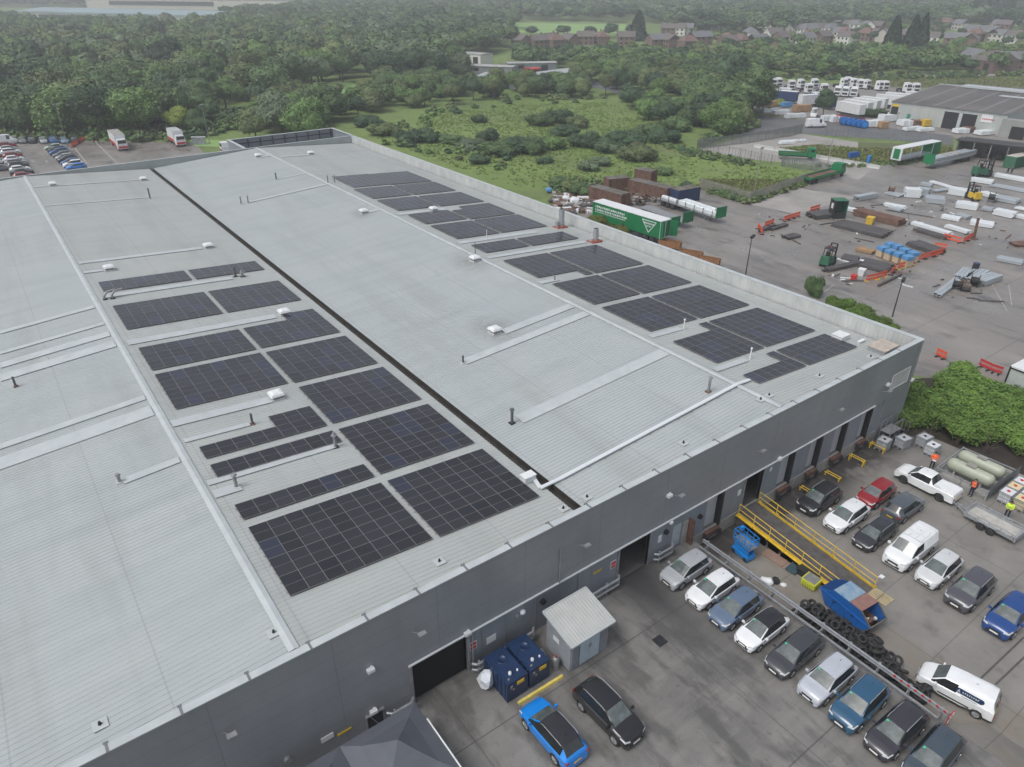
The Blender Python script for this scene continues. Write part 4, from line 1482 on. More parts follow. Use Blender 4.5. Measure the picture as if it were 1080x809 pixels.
# tow-along trailer
tr = thing('flatbed_trailer', 'galvanised twin-axle flat trailer hitched behind the white pickup', 'trailer', (56.95, 13.15, YZ), R(88))
mb = MB(); mb.b2(-1.9, 1.75, -.85, .85, .48, .54); mb.build('trailer_deck', mat('ply_deck', (.42, .41, .38), .7, var=.2, scale=2), tr)
mb = MB()
for s_ in (1, -1):
    mb.b2(-1.95, 1.8, s_ * .9 - .04, s_ * .9 + .04, .42, .72)
    for k in range(5): mb.box((-1.8 + k * .85, s_ * .9, .8), (.06, .06, .3))
    mb.bar((-1.9, s_ * .9, .95), (1.75, s_ * .9, .95), .05)
    mb.b2(-.75, .75, s_ * 1.08 - .12, s_ * 1.08 + .12, .72, .76)
mb.bar((1.8, -.9, .6), (1.8, .9, .6), .1); mb.bar((-1.9, -.9, .6), (-1.9, .9, .6), .1)
mb.bar((1.8, -.9, 1.0), (1.8, .9, 1.0), .05)
for k in range(4): mb.bar((1.8, -.6 + .4 * k, .55), (2.0, -.6 + .4 * k, 1.3), .05)
mb.bar((1.8, .6, .45), (2.95, 0, .45), .08); mb.bar((1.8, -.6, .45), (2.95, 0, .45), .08); mb.bar((1.8, 0, .45), (3.25, 0, .45), .08)
mb.build('trailer_frame', M['galv'], tr)
mb = MB(); mb.cyl((2.7, .2, 0.1), (2.7, .2, .8), .04); mb.cyl((2.7, .16, .1), (2.7, .24, .1), .1); mb.build('jockey_wheel', M['steel'], tr)
mb = MB()
mb.box((-2.05, 0, .62), (.12, 1.9, .5)); mb.build('tail_ramp', M['galv'], tr)
for x in (-.38, .38):
    for s_ in (1, -1):
        mb = MB(); mb.lathe((x, s_ * 1.0, .3), (x, s_ * 1.18, .3), [(0, .1), (0, .29), (.03, .3), (.15, .3), (.18, .27), (.18, .15), (.14, 0)], n=14); mb.build('wheel', M['rubber'], tr)
# ---------------------------------------------------------------- forecourt and service yard furniture
Z = YZ
# barrier between the two levels
root = thing('crash_barrier', 'long grey steel crash barrier dividing the parked cars from the lower service yard', 'barrier', (35.2, 0, 0))
mb = MB()
Y0, Y1 = 6.5, 24.3
mb.extr([(-.05, -.11), (0, -.11), (.05, -.06), (0, 0), (.05, .06), (0, .11), (-.05, .11), (-.02, 0)], (0, Y0, .8), (0, 1, 0), Y1 - Y0)
mb.b2(-.05, .09, Y0, Y1, .91, .93)
mb.build('barrier_beam', M['galv'], root)
mb = MB(); mb.extr([(-.04, -.06), (.04, -.06), (.04, .06), (-.04, .06)], (-.35, Y0 + .3, .42), (0, 1, 0), Y1 - Y0 - .3); mb.build('barrier_beam', M['galv'], root)
y = Y0 + .3
while y < Y1:
    mb = MB(); mb.box((.12, y, .45), (.12, .14, 1.0)); mb.bar((.12, y, .4), (-.35, y, .4), .07); mb.build('barrier_post', M['steel'], root)
    y += 1.9
mb = MB()
for k in range(8):
    mb.box((-.09, Y0 + .15 + k * .42, .95), (.05, .14, .12))
mb.build('reflector', M['red'], root)
root = thing('barrier_sign', 'red and white marker plate on the near end of the crash barrier', 'sign', (35.2, 6.35, 0))
mb = MB(); mb.b2(-.3, .3, -.04, .0, .35, 1.1); mb.build('sign_board', M['red'], root)
mb = MB(); mb.bar((-.25, -.05, .45), (.25, -.05, 1.0), .02, .08); mb.bar((-.25, -.05, 1.0), (.25, -.05, .45), .02, .08); mb.build('sign_stripe', M['white'], root)
mb = MB(); mb.cyl((0, .06, 0), (0, .06, 1.05), .05); mb.build('sign_post', M['steel'], root)
mb = MB()
mb.b2(35.3, 35.75, 6.5, 25.2, YZ, -.45)
o = mb.build('kerb', M['concrete']); o['kind'] = 'structure'
# soft slope where the upper level meets the yard in front of the barrier end
mb = MB(); mb.add([(35.4, -30, -.003), (35.4, 6.4, -.003), (38.4, 5.2, YZ + .004), (38.4, -30, YZ + .004)], [(3, 2, 1, 0)])
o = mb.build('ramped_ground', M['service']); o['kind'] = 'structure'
fixnormals(o)
# dock ramp
root = thing('dock_ramp', 'long sloping dock ramp with yellow handrails rising to the open warehouse door', 'ramp', (41.85, 0, 0))
RY0, RY1 = 14.9, 25.3
mb = MB()
hw = 1.22
rz_ = lambda y: YZ + .05 + (y - RY0) / (RY1 - RY0) * 1.15
mb.add([(-hw, RY0, YZ), (hw, RY0, YZ), (hw, RY1, YZ), (-hw, RY1, YZ), (-hw, RY0, rz_(RY0)), (hw, RY0, rz_(RY0)), (hw, RY1, rz_(RY1)), (-hw, RY1, rz_(RY1))],
       [(4, 5, 6, 7), (0, 1, 5, 4), (1, 2, 6, 5), (2, 3, 7, 6), (3, 0, 4, 7)])
mb.build('ramp_deck', mat('ramp_tread', (.085, .08, .078), .65, var=.3, scale=2.2), root)
for s_ in (-1, 1):
    x = s_ * (hw + .05)
    rail = MB(); y0, y1 = RY0 + .1 + (0.0 if s_ > 0 else 1.4), RY1 - .1
    for h in (1.05, .55):
        rail.cyl((x, y0, rz_(y0) + h), (x, y1, rz_(y1) + h), .035, n=8)
    rail.bar((x, y0, rz_(y0) + .08), (x, y1, rz_(y1) + .08), .05, .2)
    rail.bar((x + s_ * .12, y0, rz_(y0) - .02), (x + s_ * .12, y1, rz_(y1) - .02), .2, .05)
    rail.build('handrail', M['yellow'], root)
    k = 0
    y = y0
    while y < y1 + .01:
        mb = MB(); mb.cyl((x, y, rz_(y)), (x, y, rz_(y) + 1.08), .035, n=8)
        mb.box((x + s_ * .14, y, rz_(y) + .02), (.3, .14, .1))
        mb.build('rail_post', M['yellow'], root)
        y += (y1 - y0) / 6
    mb = MB()
    y = y0 + .2
    while y < y1 - 1:
        mb.add([(x + s_ * .1, y, YZ), (x + s_ * .1, y + .95, YZ), (x + s_ * .1, y + .95, rz_(y + .95) - .05), (x + s_ * .1, y, rz_(y) - .05)], [(0, 1, 2, 3), (3, 2, 1, 0)])
        y += 1.15
    mb.build('side_panel', M['steel'], root)
mb = MB(); mb.bar((hw + .05, RY0 + .1, rz_(RY0) + 1.08), (hw + .45, RY0 - .1, rz_(RY0) + 1.0), .05); mb.box((hw + .35, RY0 - .05, YZ + 1.12), (.35, .3, .06)); mb.build('rag', M['white'], root)
mb = MB()
for i in range(2):
    for j in range(5):
        mb.b2(42.2 + i * .0 + j * .22, 42.4 + j * .22, 13.55 + i * .75, 14.25 + i * .75, YZ + .01, YZ + .06)
tag(mb.build('timber_mat', mat('worn_yellow_boards', (.36, .30, .18), .8, var=.25, scale=2)), 'worn yellowish boards laid at the foot of the dock ramp', 'boards')
# blue scissor lift
root = thing('scissor_lift', 'folded bright blue scissor lift parked below the dock wall', 'scissor lift', (38.3, 22.75, Z), R(-8))
mb = MB(); mb.b2(-.42, .42, -.8, .8, .15, .5); mb.build('chassis', M['skyblue'], root)
for a, b in ((-.36, -.6), (.36, -.6), (-.36, .6), (.36, .6)):
    mb = MB(); mb.cyl((a - .07, b, .19), (a + .07, b, .19), .19, n=14); mb.build('wheel', M['rubber'], root)
mb = MB()
for k in range(5):
    z = .55 + k * .13
    for s_ in (-1, 1):
        mb.bar((s_ * .3, -.72, z), (s_ * .3, .72, z + .1), .05, .07); mb.bar((s_ * .24, -.72, z + .1), (s_ * .24, .72, z), .05, .07)
mb.build('scissor_stack', M['skyblue'], root)
mb = MB(); mb.b2(-.42, .42, -.85, .85, 1.22, 1.3); mb.build('platform', M['steel'], root)
mb = MB()
for z in (1.75, 2.15):
    for s_ in (-1, 1):
        mb.bar((s_ * .41, -.84, z), (s_ * .41, .84, z), .045); mb.bar((-.41, s_ * .84, z), (.41, s_ * .84, z), .045)
for s_ in (-1, 1):
    for y in (-.84, -.3, .3, .84): mb.bar((s_ * .41, y, 1.3), (s_ * .41, y, 2.17), .045)
    mb.b2(s_ * .42 - .01, s_ * .42 + .01, -.84, .84, 1.3, 1.5)
mb.box((.2, .7, 2.05), (.3, .25, .3))
mb.build('guard_rail', M['skyblue'], root)
# boards, grating, rubbish
root = thing('plywood_sheet', 'stained pinkish plywood sheets lying below the ramp', 'boards', (40.25, 21.15, Z), R(2))
mb = MB(); mb.b2(-.7, .7, -.9, .9, .02, .07); mb.b2(-.72, .6, -1.35, -.95, .02, .06); mb.build('sheet', mat('stained_ply', (.34, .25, .21), .8, col2=(.25, .15, .11), var=.2, scale=1.5), root)
mb = MB(); mb.b2(-.5, .7, -1.3, .9, -.0, .018); mb.build('batten', M['wood'], root)
root = thing('steel_grating', 'small blue-grey ribbed grating leaning on the plywood', 'grating', (40.1, 19.55, Z + .12), R(4))
mb = MB(); mb.b2(-.55, .55, -.4, .4, 0, .08)
for k in range(7): mb.b2(-.5 + k * .155, -.44 + k * .155, -.38, .38, .08, .13)
mb.build('grate', mat('grate_blue', (.05, .09, .11), .5), root)
def lump(name, label, cat, x, y, z, s, m, seed, sub=2, squash=.6):
    import bmesh
    bm = bmesh.new()
    bmesh.ops.create_icosphere(bm, subdivisions=sub, radius=1)
    rr = random.Random(seed)
    off = Vector((rr.uniform(0, 99), rr.uniform(0, 99), 0))
    for v in bm.verts:
        n_ = noise.noise(v.co * 1.6 + off)
        v.co *= 1 + .35 * n_
        v.co.z = max(v.co.z, -.5) * squash
        v.co = Vector((v.co.x * s[0], v.co.y * s[1], (v.co.z + .5 * squash) * s[2]))
    me = bpy.data.meshes.new(name); bm.to_mesh(me); bm.free()
    me.materials.append(m)
    o = bpy.data.objects.new(name, me); COL.objects.link(o); o.location = (x, y, z); o.rotation_euler = (0, 0, rr.uniform(0, 6))
    return tag(o, label, cat)
lump('rubbish_bag', 'crumpled white sheet of waste on the service yard floor', 'rubbish', 37.4, 19.9, Z, (.5, .4, .5), M['white'], 3)
lump('rubbish_bag', 'small white scrap beside a black bucket', 'rubbish', 38.1, 19.0, Z, (.25, .2, .25), M['white'], 4)
lump('rubbish_bag', 'black bin bag between two white scraps', 'rubbish', 37.95, 19.55, Z, (.3, .25, .5), M['black'], 5)
lump('rubbish_bag', 'black bin bag at the top of the tyre heap', 'rubbish', 36.6, 16.9, Z, (.35, .3, .4), M['black'], 6)
root = thing('spill_bund', 'lime yellow plastic spill bund with grey grating beside the ramp', 'spill bund', (39.75, 17.9, Z), R(3))
mb = MB(); mb.box((0, 0, .36), (.95, 1.0, .5), top=1.08); mb.build('bund_tub', mat('lime_plastic', (.55, .58, .05), .45), root)
mb = MB()
for k in range(5): mb.box((-.36 + k * .18, -.53, .3), (.07, .06, .42)); mb.box((-.53, -.36 + k * .18, .3), (.06, .07, .42))
mb.build('bund_rib', mat('lime_dark', (.42, .46, .05), .5), root)
mb = MB(); mb.b2(-.44, .44, -.46, .46, .615, .64)
for k in range(4): mb.b2(-.44 + k * .29 - .01, -.44 + k * .29 + .01, -.46, .46, .64, .66)
mb.build('bund_grate', M['grey'], root)
root = thing('black_plinth', 'low black block lying along the foot of the ramp side', 'block', (40.2, 18.5, Z), R(0))
mb = MB(); mb.b2(-.25, .3, -.75, .75, 0, .5); mb.b2(-.3, .35, -.8, .8, .5, .56); mb.build('block', M['black'], root)
# enclosed skip
root = thing('waste_skip', 'blue enclosed skip with a rusty open end and pale blue lid', 'skip', (39.55, 14.75, Z), R(-96))
mb = MB()
W2 = .84
def side(s_):
    pts = [(-2.0, 1.15), (-1.35, .12), (1.55, .12), (2.05, .95), (1.2, 1.75), (-1.0, 1.75)]
    y = s_ * W2
    return [(a, y, b) for a, b in pts]
for s_ in (1, -1):
    v = side(s_); mb.add(v, [tuple(range(6))] if s_ < 0 else [tuple(reversed(range(6)))])
    mb.bar((-2.0, s_ * (W2 + .03), 1.15), (2.05, s_ * (W2 + .03), .98), .07, .09)
    for a in (-.9, .1, 1.1): mb.box((a, s_ * (W2 + .03), .6), (.08, .05, .9))
a, b = side(1), side(-1)
for i, j in ((0, 1), (1, 2), (5, 0)):
    mb.add([a[i], a[j], b[j], b[i]], [(0, 1, 2, 3), (3, 2, 1, 0)])
mb.build('skip_body', M['blue'], root)
mb = MB(); mb.b2(-1.0, .25, -W2, W2, 1.752, 1.80); mb.build('skip_lid', mat('faded_blue', (.10, .28, .52), .5, col2=(.30, .36, .38), var=.2, scale=2), root)
mb = MB(); mb.b2(.27, 1.2, -W2, W2, 1.752, 1.79); mb.build('skip_lid', mat('rust_pink', (.24, .13, .11), .8, var=.2, scale=2), root)
mb = MB()
mb.add([a[2], a[3], b[3], b[2]], [(0, 1, 2, 3), (3, 2, 1, 0)])
for s_ in (1, -1): mb.bar((1.2, s_ * W2, 1.75), (2.05, s_ * W2, .98), .08); mb.bar((1.55, s_ * W2, .12), (2.05, s_ * W2, .98), .08)
mb.bar((2.05, -W2, .98), (2.05, W2, .98), .09)
mb.build('skip_mouth', mat('grimy_steel', (.10, .095, .085), .8, var=.3, scale=3), root)
mb = MB(); mb.b2(-1.2, 1.5, -W2 + .05, W2 - .05, .2, .55)
for k in range(14): mb.box((rnd.uniform(.7, 1.5), rnd.uniform(-.6, .6), .6), (.2, .16, .14), rz=k, mi=1 if k % 3 == 0 else 0)
mb.build('skip_waste', [M['rust'], M['white']], root)
mb = MB()
for r_, n_ in ((1.32, 11), (1.10, 5)):
    for k in range(n_):
        x = -.75 + k * .15 + (.2 if n_ == 5 else 0)
        for s_ in (1,):
            mb.box((x, s_ * (W2 + .012), r_), (.09, .012, .13 if k % 2 else .10))
mb.build('skip_lettering', M['white'], root)
for s_ in (1, -1):
    for xx in (-.7, .7):
        mb = MB(); mb.cyl((xx, s_ * (W2 + .02), 1.0), (xx, s_ * (W2 + .2), 1.0), .05); mb.build('lifting_lug', M['black'], root)
# tyres
import bmesh
tm = MB()
tm.lathe((0, 0, 0), (0, 0, .22), [(0, .19), (0, .27), (.04, .325), (.18, .325), (.22, .27), (.22, .19), (.18, .175), (.04, .175), (0, .19)], n=18)
TY = tm.build('tyre', M['rubber'])
tag(TY, 'x', 'tyre')
rt_ = random.Random(5)
tp = []
spots_t = []
y = 16.5
while y > 8.2:
    wdt = 1.6 + 1.4 * math.exp(-((y - 13.2) / 1.9) ** 2)
    if y < 10: wdt = .9
    x = 36.15
    while x < 36.35 + wdt:
        spots_t.append((x + rt_.uniform(-.1, .1), y + rt_.uniform(-.12, .12)))
        x += .52
    y -= .55
areas = ['near the top of the heap', 'in the widest part of the heap', 'in the middle of the heap', 'towards the near end of the heap']
cnt = 0
for (x, y) in spots_t:
    for lvl in range(1 + (1 if rt_.random() < .85 and x < 38.1 else 0) + (1 if rt_.random() < .55 and x < 37.4 and y > 10 else 0)):
        o = TY if cnt == 0 else TY.copy()
        if cnt: COL.objects.link(o)
        cnt += 1
        tilt = rt_.uniform(.0, .5) if lvl == 0 else rt_.uniform(.3, 1.0)
        o.location = (x + lvl * .15, y, Z + .03 + .13 * math.sin(tilt) * 1.6 + lvl * .34)
        o.rotation_euler = (tilt * rt_.choice((-1, 1)), tilt * rt_.uniform(-1, 1), rt_.uniform(0, 6))
        o['group'] = 'old tyres heaped along the crash barrier'
        o['label'] = 'worn black tyre in the heap between the crash barrier and the blue skip'
for (x, y) in ((36.35, 9.2), (36.45, 8.75)):
    o = TY.copy(); COL.objects.link(o); o.location = (x, y, Z + .34); o.rotation_euler = (R(78), R(10), R(20)); o['group'] = 'old tyres heaped along the crash barrier'
    o['label'] = 'worn black tyre in the heap between the crash barrier and the blue skip'
# small metal-clad shed
root = thing('metal_shed', 'small grey corrugated shed with a pale sloping roof and double doors', 'shed', (21.75, 22.9, 0))
mb = MB()
SX, SYD = 1.5, 1.15
mb.add([(-SX, -SYD, 0), (SX, -SYD, 0), (SX, SYD, 0), (-SX, SYD, 0), (-SX, -SYD, 2.45), (SX, -SYD, 2.45), (SX, SYD, 2.95), (-SX, SYD, 2.95)],
       [(0, 1, 5, 4), (1, 2, 6, 5), (2, 3, 7, 6), (3, 0, 4, 7)])
z = .1
while z < 2.4:
    mb.box((-SX - .02, 0, z), (.06, 2 * SYD, .06)); mb.box((SX + .02, 0, z), (.06, 2 * SYD, .06))
    mb.box((-1.15, -SYD - .02, z), (.65, .06, .06)); mb.box((1.15, -SYD - .02, z), (.65, .06, .06))
    z += .14
mb.build('shed_wall', mat('corrugated_grey', (.24, .26, .285), .5, var=.12, scale=1), root)
mb = MB()
mb.add([(-SX - .22, -SYD - .3, 2.44), (SX + .22, -SYD - .3, 2.44), (SX + .22, SYD + .15, 3.05), (-SX - .22, SYD + .15, 3.05),
        (-SX - .22, -SYD - .3, 2.52), (SX + .22, -SYD - .3, 2.52), (SX + .22, SYD + .15, 3.13), (-SX - .22, SYD + .15, 3.13)],
       [(4, 5, 6, 7), (0, 1, 5, 4), (1, 2, 6, 5), (2, 3, 7, 6), (3, 0, 4, 7), (3, 2, 1, 0)])
mb.build('shed_roof', mat('shed_roof_sheet', (.42, .43, .42), .55, var=.1, scale=1.2), root)
mb = MB()
for k in range(16):
    x = -SX - .1 + k * .213
    mb.bar((x, -SYD - .28, 2.53), (x, SYD + .13, 3.14), .05, .03)
mb.build('roof_rib', M['flashworn'], root)
mb = MB()
for (p, q) in (((-SX - .24, -SYD - .32, 2.5), (SX + .24, -SYD - .32, 2.5)), ((-SX - .24, SYD + .17, 3.1), (SX + .24, SYD + .17, 3.1)), ((-SX - .24, -SYD - .32, 2.5), (-SX - .24, SYD + .17, 3.1)), ((SX + .24, -SYD - .32, 2.5), (SX + .24, SYD + .17, 3.1))):
    mb.bar(p, q, .09, .14)
mb.build('roof_trim', M['flash'], root)
for s_ in (-1, 1):
    mb = MB(); mb.b2(min(0, s_ * .8) + .012, max(0, s_ * .8) - .012, -SYD - .06, -SYD - .03, .08, 2.25)
    d_ = mb.build('shed_door', mat('door_pale_blue', (.40, .48, .54), .5, var=.08, scale=2), root)
    mb = MB(); mb.box((s_ * .45, -SYD - .07, 2.05), (.35, .02, .14)); mb.build('hazard_label', M['yellow'], d_)
mb = MB(); mb.box((0, -SYD - .08, 1.4), (.22, .04, .28)); mb.build('padlock_plate', M['steel'], root)
mb = MB(); mb.box((-SX - .04, .2, 1.6), (.03, .55, .42)); mb.build('wall_plate', M['white'], root)
root = thing('fire_extinguisher', 'red fire extinguisher fixed to the right side of the metal shed', 'extinguisher', (23.42, 22.0, 0))
mb = MB(); mb.cyl((0, 0, .5), (0, 0, 1.15), .13, n=14); mb.cyl((0, 0, 1.15), (0, 0, 1.25), .13, .04, n=14); mb.build('cylinder', M['red'], root)
mb = MB(); mb.cyl((0, 0, 1.25), (0, 0, 1.35), .035); mb.bar((0, 0, 1.32), (.0, -.15, 1.34), .04); mb.build('valve', M['black'], root)
# two dark blue tanks
for i, (x, lab) in enumerate(((16.6, 'dark blue plastic tank nearest the black shutter door'), (18.25, 'dark blue plastic tank nearest the metal shed'))):
    root = thing('storage_tank', lab, 'tank', (x, 23.45, 0), 0, 'dark blue tanks by the warehouse wall')
    mb = MB(); mb.box((0, 0, .8), (1.5, 2.5, 1.5), top=.98)
    for q in (-1, 1):
        for w_ in range(6): mb.box((q * .76, -1.0 + w_ * .4, .8), (.05, .12, 1.4)); 
    mb.box((0, 0, 1.6), (1.42, 2.4, .12), top=.9)
    mb.build('tank_shell', M['navy'], root)
    mb = MB(); mb.lathe((0, .35, 1.64), (0, .35, 1.8), [(0, .34), (.06, .34), (.06, .27), (.03, .26), (.03, 0)], n=20); mb.build('tank_lid', M['navy'], root)
    mb = MB(); mb.lathe((-.2, -.75, 1.64), (-.2, -.75, 1.9), [(0, .1), (.18, .1), (.2, 0)], n=12); mb.lathe((.3, -.8, 1.64), (.3, -.8, 1.9), [(0, .06), (.14, .06), (.15, 0)], n=10); mb.build('filler_cap', M['white'], root)
    mb = MB(); mb.box((.2, -1.27, 1.25), (.5, .03, .26)); mb.build('hazard_label', M['yellow'], root)
    mb = MB(); mb.box((-.45, -1.27, 1.2), (.14, .05, .2)); mb.box((-.3, -1.27, .95), (.12, .05, .12)); mb.box((-.5, -1.05, 1.7), (.12, .1, .1)); mb.build('gauge', M['grey'], root)
root = thing('wheel_stop', 'long yellow kerb rail on the ground in front of the blue tanks', 'wheel stop', (18.0, 21.75, 0), R(-1))
mb = MB(); mb.extr([(-.12, 0), (.12, 0), (.08, .16), (-.08, .16)], (-1.65, 0, .0), (1, 0, 0), 3.3); mb.build('kerb_rail', mat('kerb_yellow', (.62, .50, .12), .6, var=.15, scale=3), root)
lump('bulk_bag', 'full white woven bulk bag standing left of the blue tanks', 'bulk bag', 15.55, 23.9, .25, (.55, .5, .8), mat('woven_white', (.62, .66, .70), .7, var=.12, scale=4), 12, squash=.85)
root = thing('gas_bottle', 'grey gas bottle standing between the blue tank and the shed', 'gas bottle', (19.75, 22.55, 0))
mb = MB(); mb.lathe((0, 0, 0), (0, 0, 1), [(0, .24), (.7, .24), (.82, .15), (.86, .06)], n=16); mb.build('bottle', M['steel'], root)
mb = MB(); mb.cyl((0, 0, .86), (0, 0, 1.0), .05); mb.cyl((-.1, -.1, 1), (.12, .1, 1), .02); mb.build('valve', M['red'], root)
root = thing('jerry_can', 'dented silver drum lying behind the gas bottle', 'drum', (19.5, 23.5, 0))
mb = MB(); mb.cyl((-.1, -.35, .26), (.1, .35, .26), .24, n=16); mb.build('drum_shell', M['galv'], root)
mb = MB(); mb.cyl((-.11, -.37, .26), (-.1, -.35, .26), .12, n=12); mb.build('drum_cap', M['black'], root)
# grey fabric canopy at the bottom edge
root = thing('canopy', 'grey fabric canopy with pyramid peaks against the warehouse wall', 'canopy')
mb = MB(); mp_ = MB()
x1 = 10.7
for k in range(3):
    x0_, xx1 = x1 - 4.4 * (k + 1), x1 - 4.4 * k
    y0_, y1_ = 18.9, 23.7
    cx, cy = (x0_ + xx1) / 2, (y0_ + y1_) / 2
    n_ = 8
    ring = [(x0_, y0_), (xx1, y0_), (xx1, y1_), (x0_, y1_)]
    for i in range(4):
        A, B = ring[i], ring[(i + 1) % 4]
        pa = []
        for f in (0, .35, .7, 1.0):
            h = 2.6 + 1.5 * f ** 1.35
            pa.append(((A[0] + (cx - A[0]) * f, A[1] + (cy - A[1]) * f, h), (B[0] + (cx - B[0]) * f, B[1] + (cy - B[1]) * f, h)))
        for j in range(3):
            mb.add([pa[j][0], pa[j][1], pa[j + 1][1], pa[j + 1][0]], [(0, 1, 2, 3)])
    mb.b2(x0_ + .01, xx1 - .01, y0_ - .0, y0_ + .02, 2.35, 2.6)
mb.b2(x1 - .02, x1, 18.9, 23.7, 2.35, 2.6)
fab = mat('canopy_fabric', (.095, .105, .125), .6, var=.08, scale=.8)
fixnormals(mb.build('canopy_roof', fab, root))
mp_.bar((x1 + .03, 18.9, 2.62), (x1 + .03, 22.4, 2.62), .07)
mp_.build('canopy_edge', M['white'], root)
for k in range(4):
    for y in (18.95, 23.65):
        mb = MB(); mb.box((x1 - .06 - 4.38 * k, y, 1.18), (.1, .1, 2.36)); mb.build('canopy_leg', M['steel'], root)
# IBC tanks
def ibc(x, y, rz, col, lab, group=None, z=Z, spot=True, scale=1):
    root = thing('bulk_container', lab, 'container', (x, y, z), rz, group)
    mb = MB(); mb.box((0, 0, .62), (1.08, .9, .9), top=.97); mb.build('container_bottle', col, root)
    mb = MB()
    for s_ in (-1, 1):
        for k in range(7):
            mb.box((-.5 + k * .167, s_ * .5, .62), (.02, .02, .98)); mb.box((s_ * .58, -.42 + k * .14, .62), (.02, .02, .98))
        for zz in (.3, .62, .95, 1.1):
            mb.box((0, s_ * .505, zz), (1.18, .025, .03)); mb.box((s_ * .585, 0, zz), (.025, 1.02, .03))
    mb.build('container_cage', M['galv'], root)
    mb = MB()
    for k in (-.45, 0, .45): mb.b2(-.58, .58, k - .06, k + .06, 0, .13)
    mb.build('pallet_base', M['galv'], root)
    mb = MB(); mb.cyl((0, 0, 1.07), (0, 0, 1.13), .13, n=14); mb.build('screw_lid', M['red'] if spot else M['black'], root)
    return root
pg = mat('grey_tank_plastic', (.42, .44, .46), .5, var=.15, scale=2)
pw = mat('white_tank_plastic', (.62, .64, .66), .5, var=.1, scale=2)
pc = mat('cream_tank_plastic', (.62, .54, .34), .5, var=.1, scale=2)
ibc(60.35, 24.2, R(5), pg, 'grey caged container against the warehouse corner', spot=False)
ibc(62.1, 23.3, R(-8), pg, 'grey caged container standing between the wall one and the pair', spot=False)
ibc(63.15, 21.1, R(-2), pw, 'front one of the two caged containers beside the worker in orange', spot=False)
ibc(63.9, 22.25, R(-5), pg, 'rear one of the two caged containers, under the bush', spot=False)
for (x, y, c_, lab) in ((61.3, 13.95, pw, 'white caged container nearest the trailer, first of the block'), (62.55, 13.95, pc, 'cream caged container in the middle of the block behind the steel plate'), (63.8, 13.95, pw, 'white caged container farthest under the bush edge'),
                        (61.3, 12.85, pc, 'cream caged container beside the worker in yellow'), (62.55, 12.85, pw, 'white caged container at the frame edge, right of the middle cream one'), (61.3, 11.75, pw, 'white caged container nearest the bottom right of the block')):
    ibc(x, y, 0, c_, lab, 'caged containers by the gas tanks')
# gas tanks in their pen
for (x, lab) in ((61.75, 'pale green gas tank nearest the worker, in the railed pen'), (63.75, 'pale green gas tank nearest the bush, in the railed pen')):
    root = thing('gas_tank', lab, 'gas tank', (x, 17.15, Z), 0, 'horizontal gas tanks')
    r_ = .56
    mb = MB(); mb.lathe((0, -1.95, .95), (0, 1.95, .95), [(0, 0), (.05, .25), (.15, .42), (.32, .53), (.5, r_), (3.4, r_), (3.58, .53), (3.75, .42), (3.85, .25), (3.9, 0)], n=24)
    mb.build('tank_shell', mat('tank_green_grey', (.36, .39, .31), .4, var=.1, scale=1.2), root)
    mb = MB(); mb.box((0, .1, 1.56), (.5, .75, .14)); mb.cyl((0, .1, 1.5), (0, .1, 1.66), .18, n=14); mb.build('valve_cover', M['concrete'], root)
    for yy in (-1.1, 1.1):
        mb = MB(); mb.box((0, yy, .25), (.8, .16, .5)); mb.build('tank_saddle', M['concrete'], root)
root = thing('steel_pen', 'galvanised steel rail pen around the two gas tanks', 'pen', (0, 0, Z))
mb = MB()
C_ = [(59.95, 19.2), (60.0, 14.95), (65.2, 14.75), (65.0, 19.3)]
for i in (0, 2, 3):
    a, b = C_[i], C_[(i + 1) % 4]
    for h in (.45, .95):
        mb.bar((*a, h), (*b, h), .08, .1)
a, b = C_[1], C_[2]
mb.bar((*a, .95), (*b, .95), .1); mb.bar((*a, .1), (*b, .1), .1)
mb.build('pen_rail', M['galv'], root)
for i in range(4):
    a, b = C_[i], C_[(i + 1) % 4]
    for f in (0, .5):
        mb = MB(); mb.box((a[0] + (b[0] - a[0]) * f, a[1] + (b[1] - a[1]) * f, .5), (.1, .1, 1.05)); mb.build('pen_post', M['galv'], root)
mb = MB(); mb.add([(C_[1][0], C_[1][1] - .05, .05), (C_[2][0], C_[2][1] - .05, .05), (C_[2][0], C_[2][1] - .05, 1.6), (C_[1][0], C_[1][1] - .05, 1.6)], [(0, 1, 2, 3), (3, 2, 1, 0)]); mb.build('steel_plate', M['galv'], root)
flat('concrete_pad', [(60.1, 15.0), (65.1, 14.9), (64.9, 19.2), (60.1, 19.1)], Z + .02, M['concrete'])
# steel steps at the corner
root = thing('steel_steps', 'rusty grey steel steps and landing against the warehouse corner', 'steps', (0, 0, Z))
mb = MB(); mb.b2(61.3, 63.2, 24.2, 25.25, 1.15, 1.2); mb.build('landing', M['steel'], root)
mb = MB()
for k in range(6):
    mb.b2(63.2 + k * .3, 63.5 + k * .3, 24.3, 25.2, 1.0 - k * .18, 1.03 - k * .18)
mb.build('tread', M['steel'], root)
mb = MB()
for y in (24.25, 25.2):
    mb.bar((61.3, y, 2.2), (63.2, y, 2.2), .05); mb.bar((63.2, y, 2.2), (65.0, y, 1.1), .05); mb.bar((63.2, y, 1.7), (65.0, y, .6), .05); mb.bar((63.2, y, 1.15), (65.0, y, .05), .05, .15)
    for x in (61.3, 62.2, 63.2): mb.bar((x, y, 0), (x, y, 2.2), .06)
    mb.bar((64.1, y, .4), (64.1, y, 1.65), .05); mb.bar((65, y, 0), (65, y, 1.1), .05)
mb.bar((61.3, 24.25, 0), (63.2, 24.25, 1.1), .05)
mb.build('stair_frame', M['steel'], root)
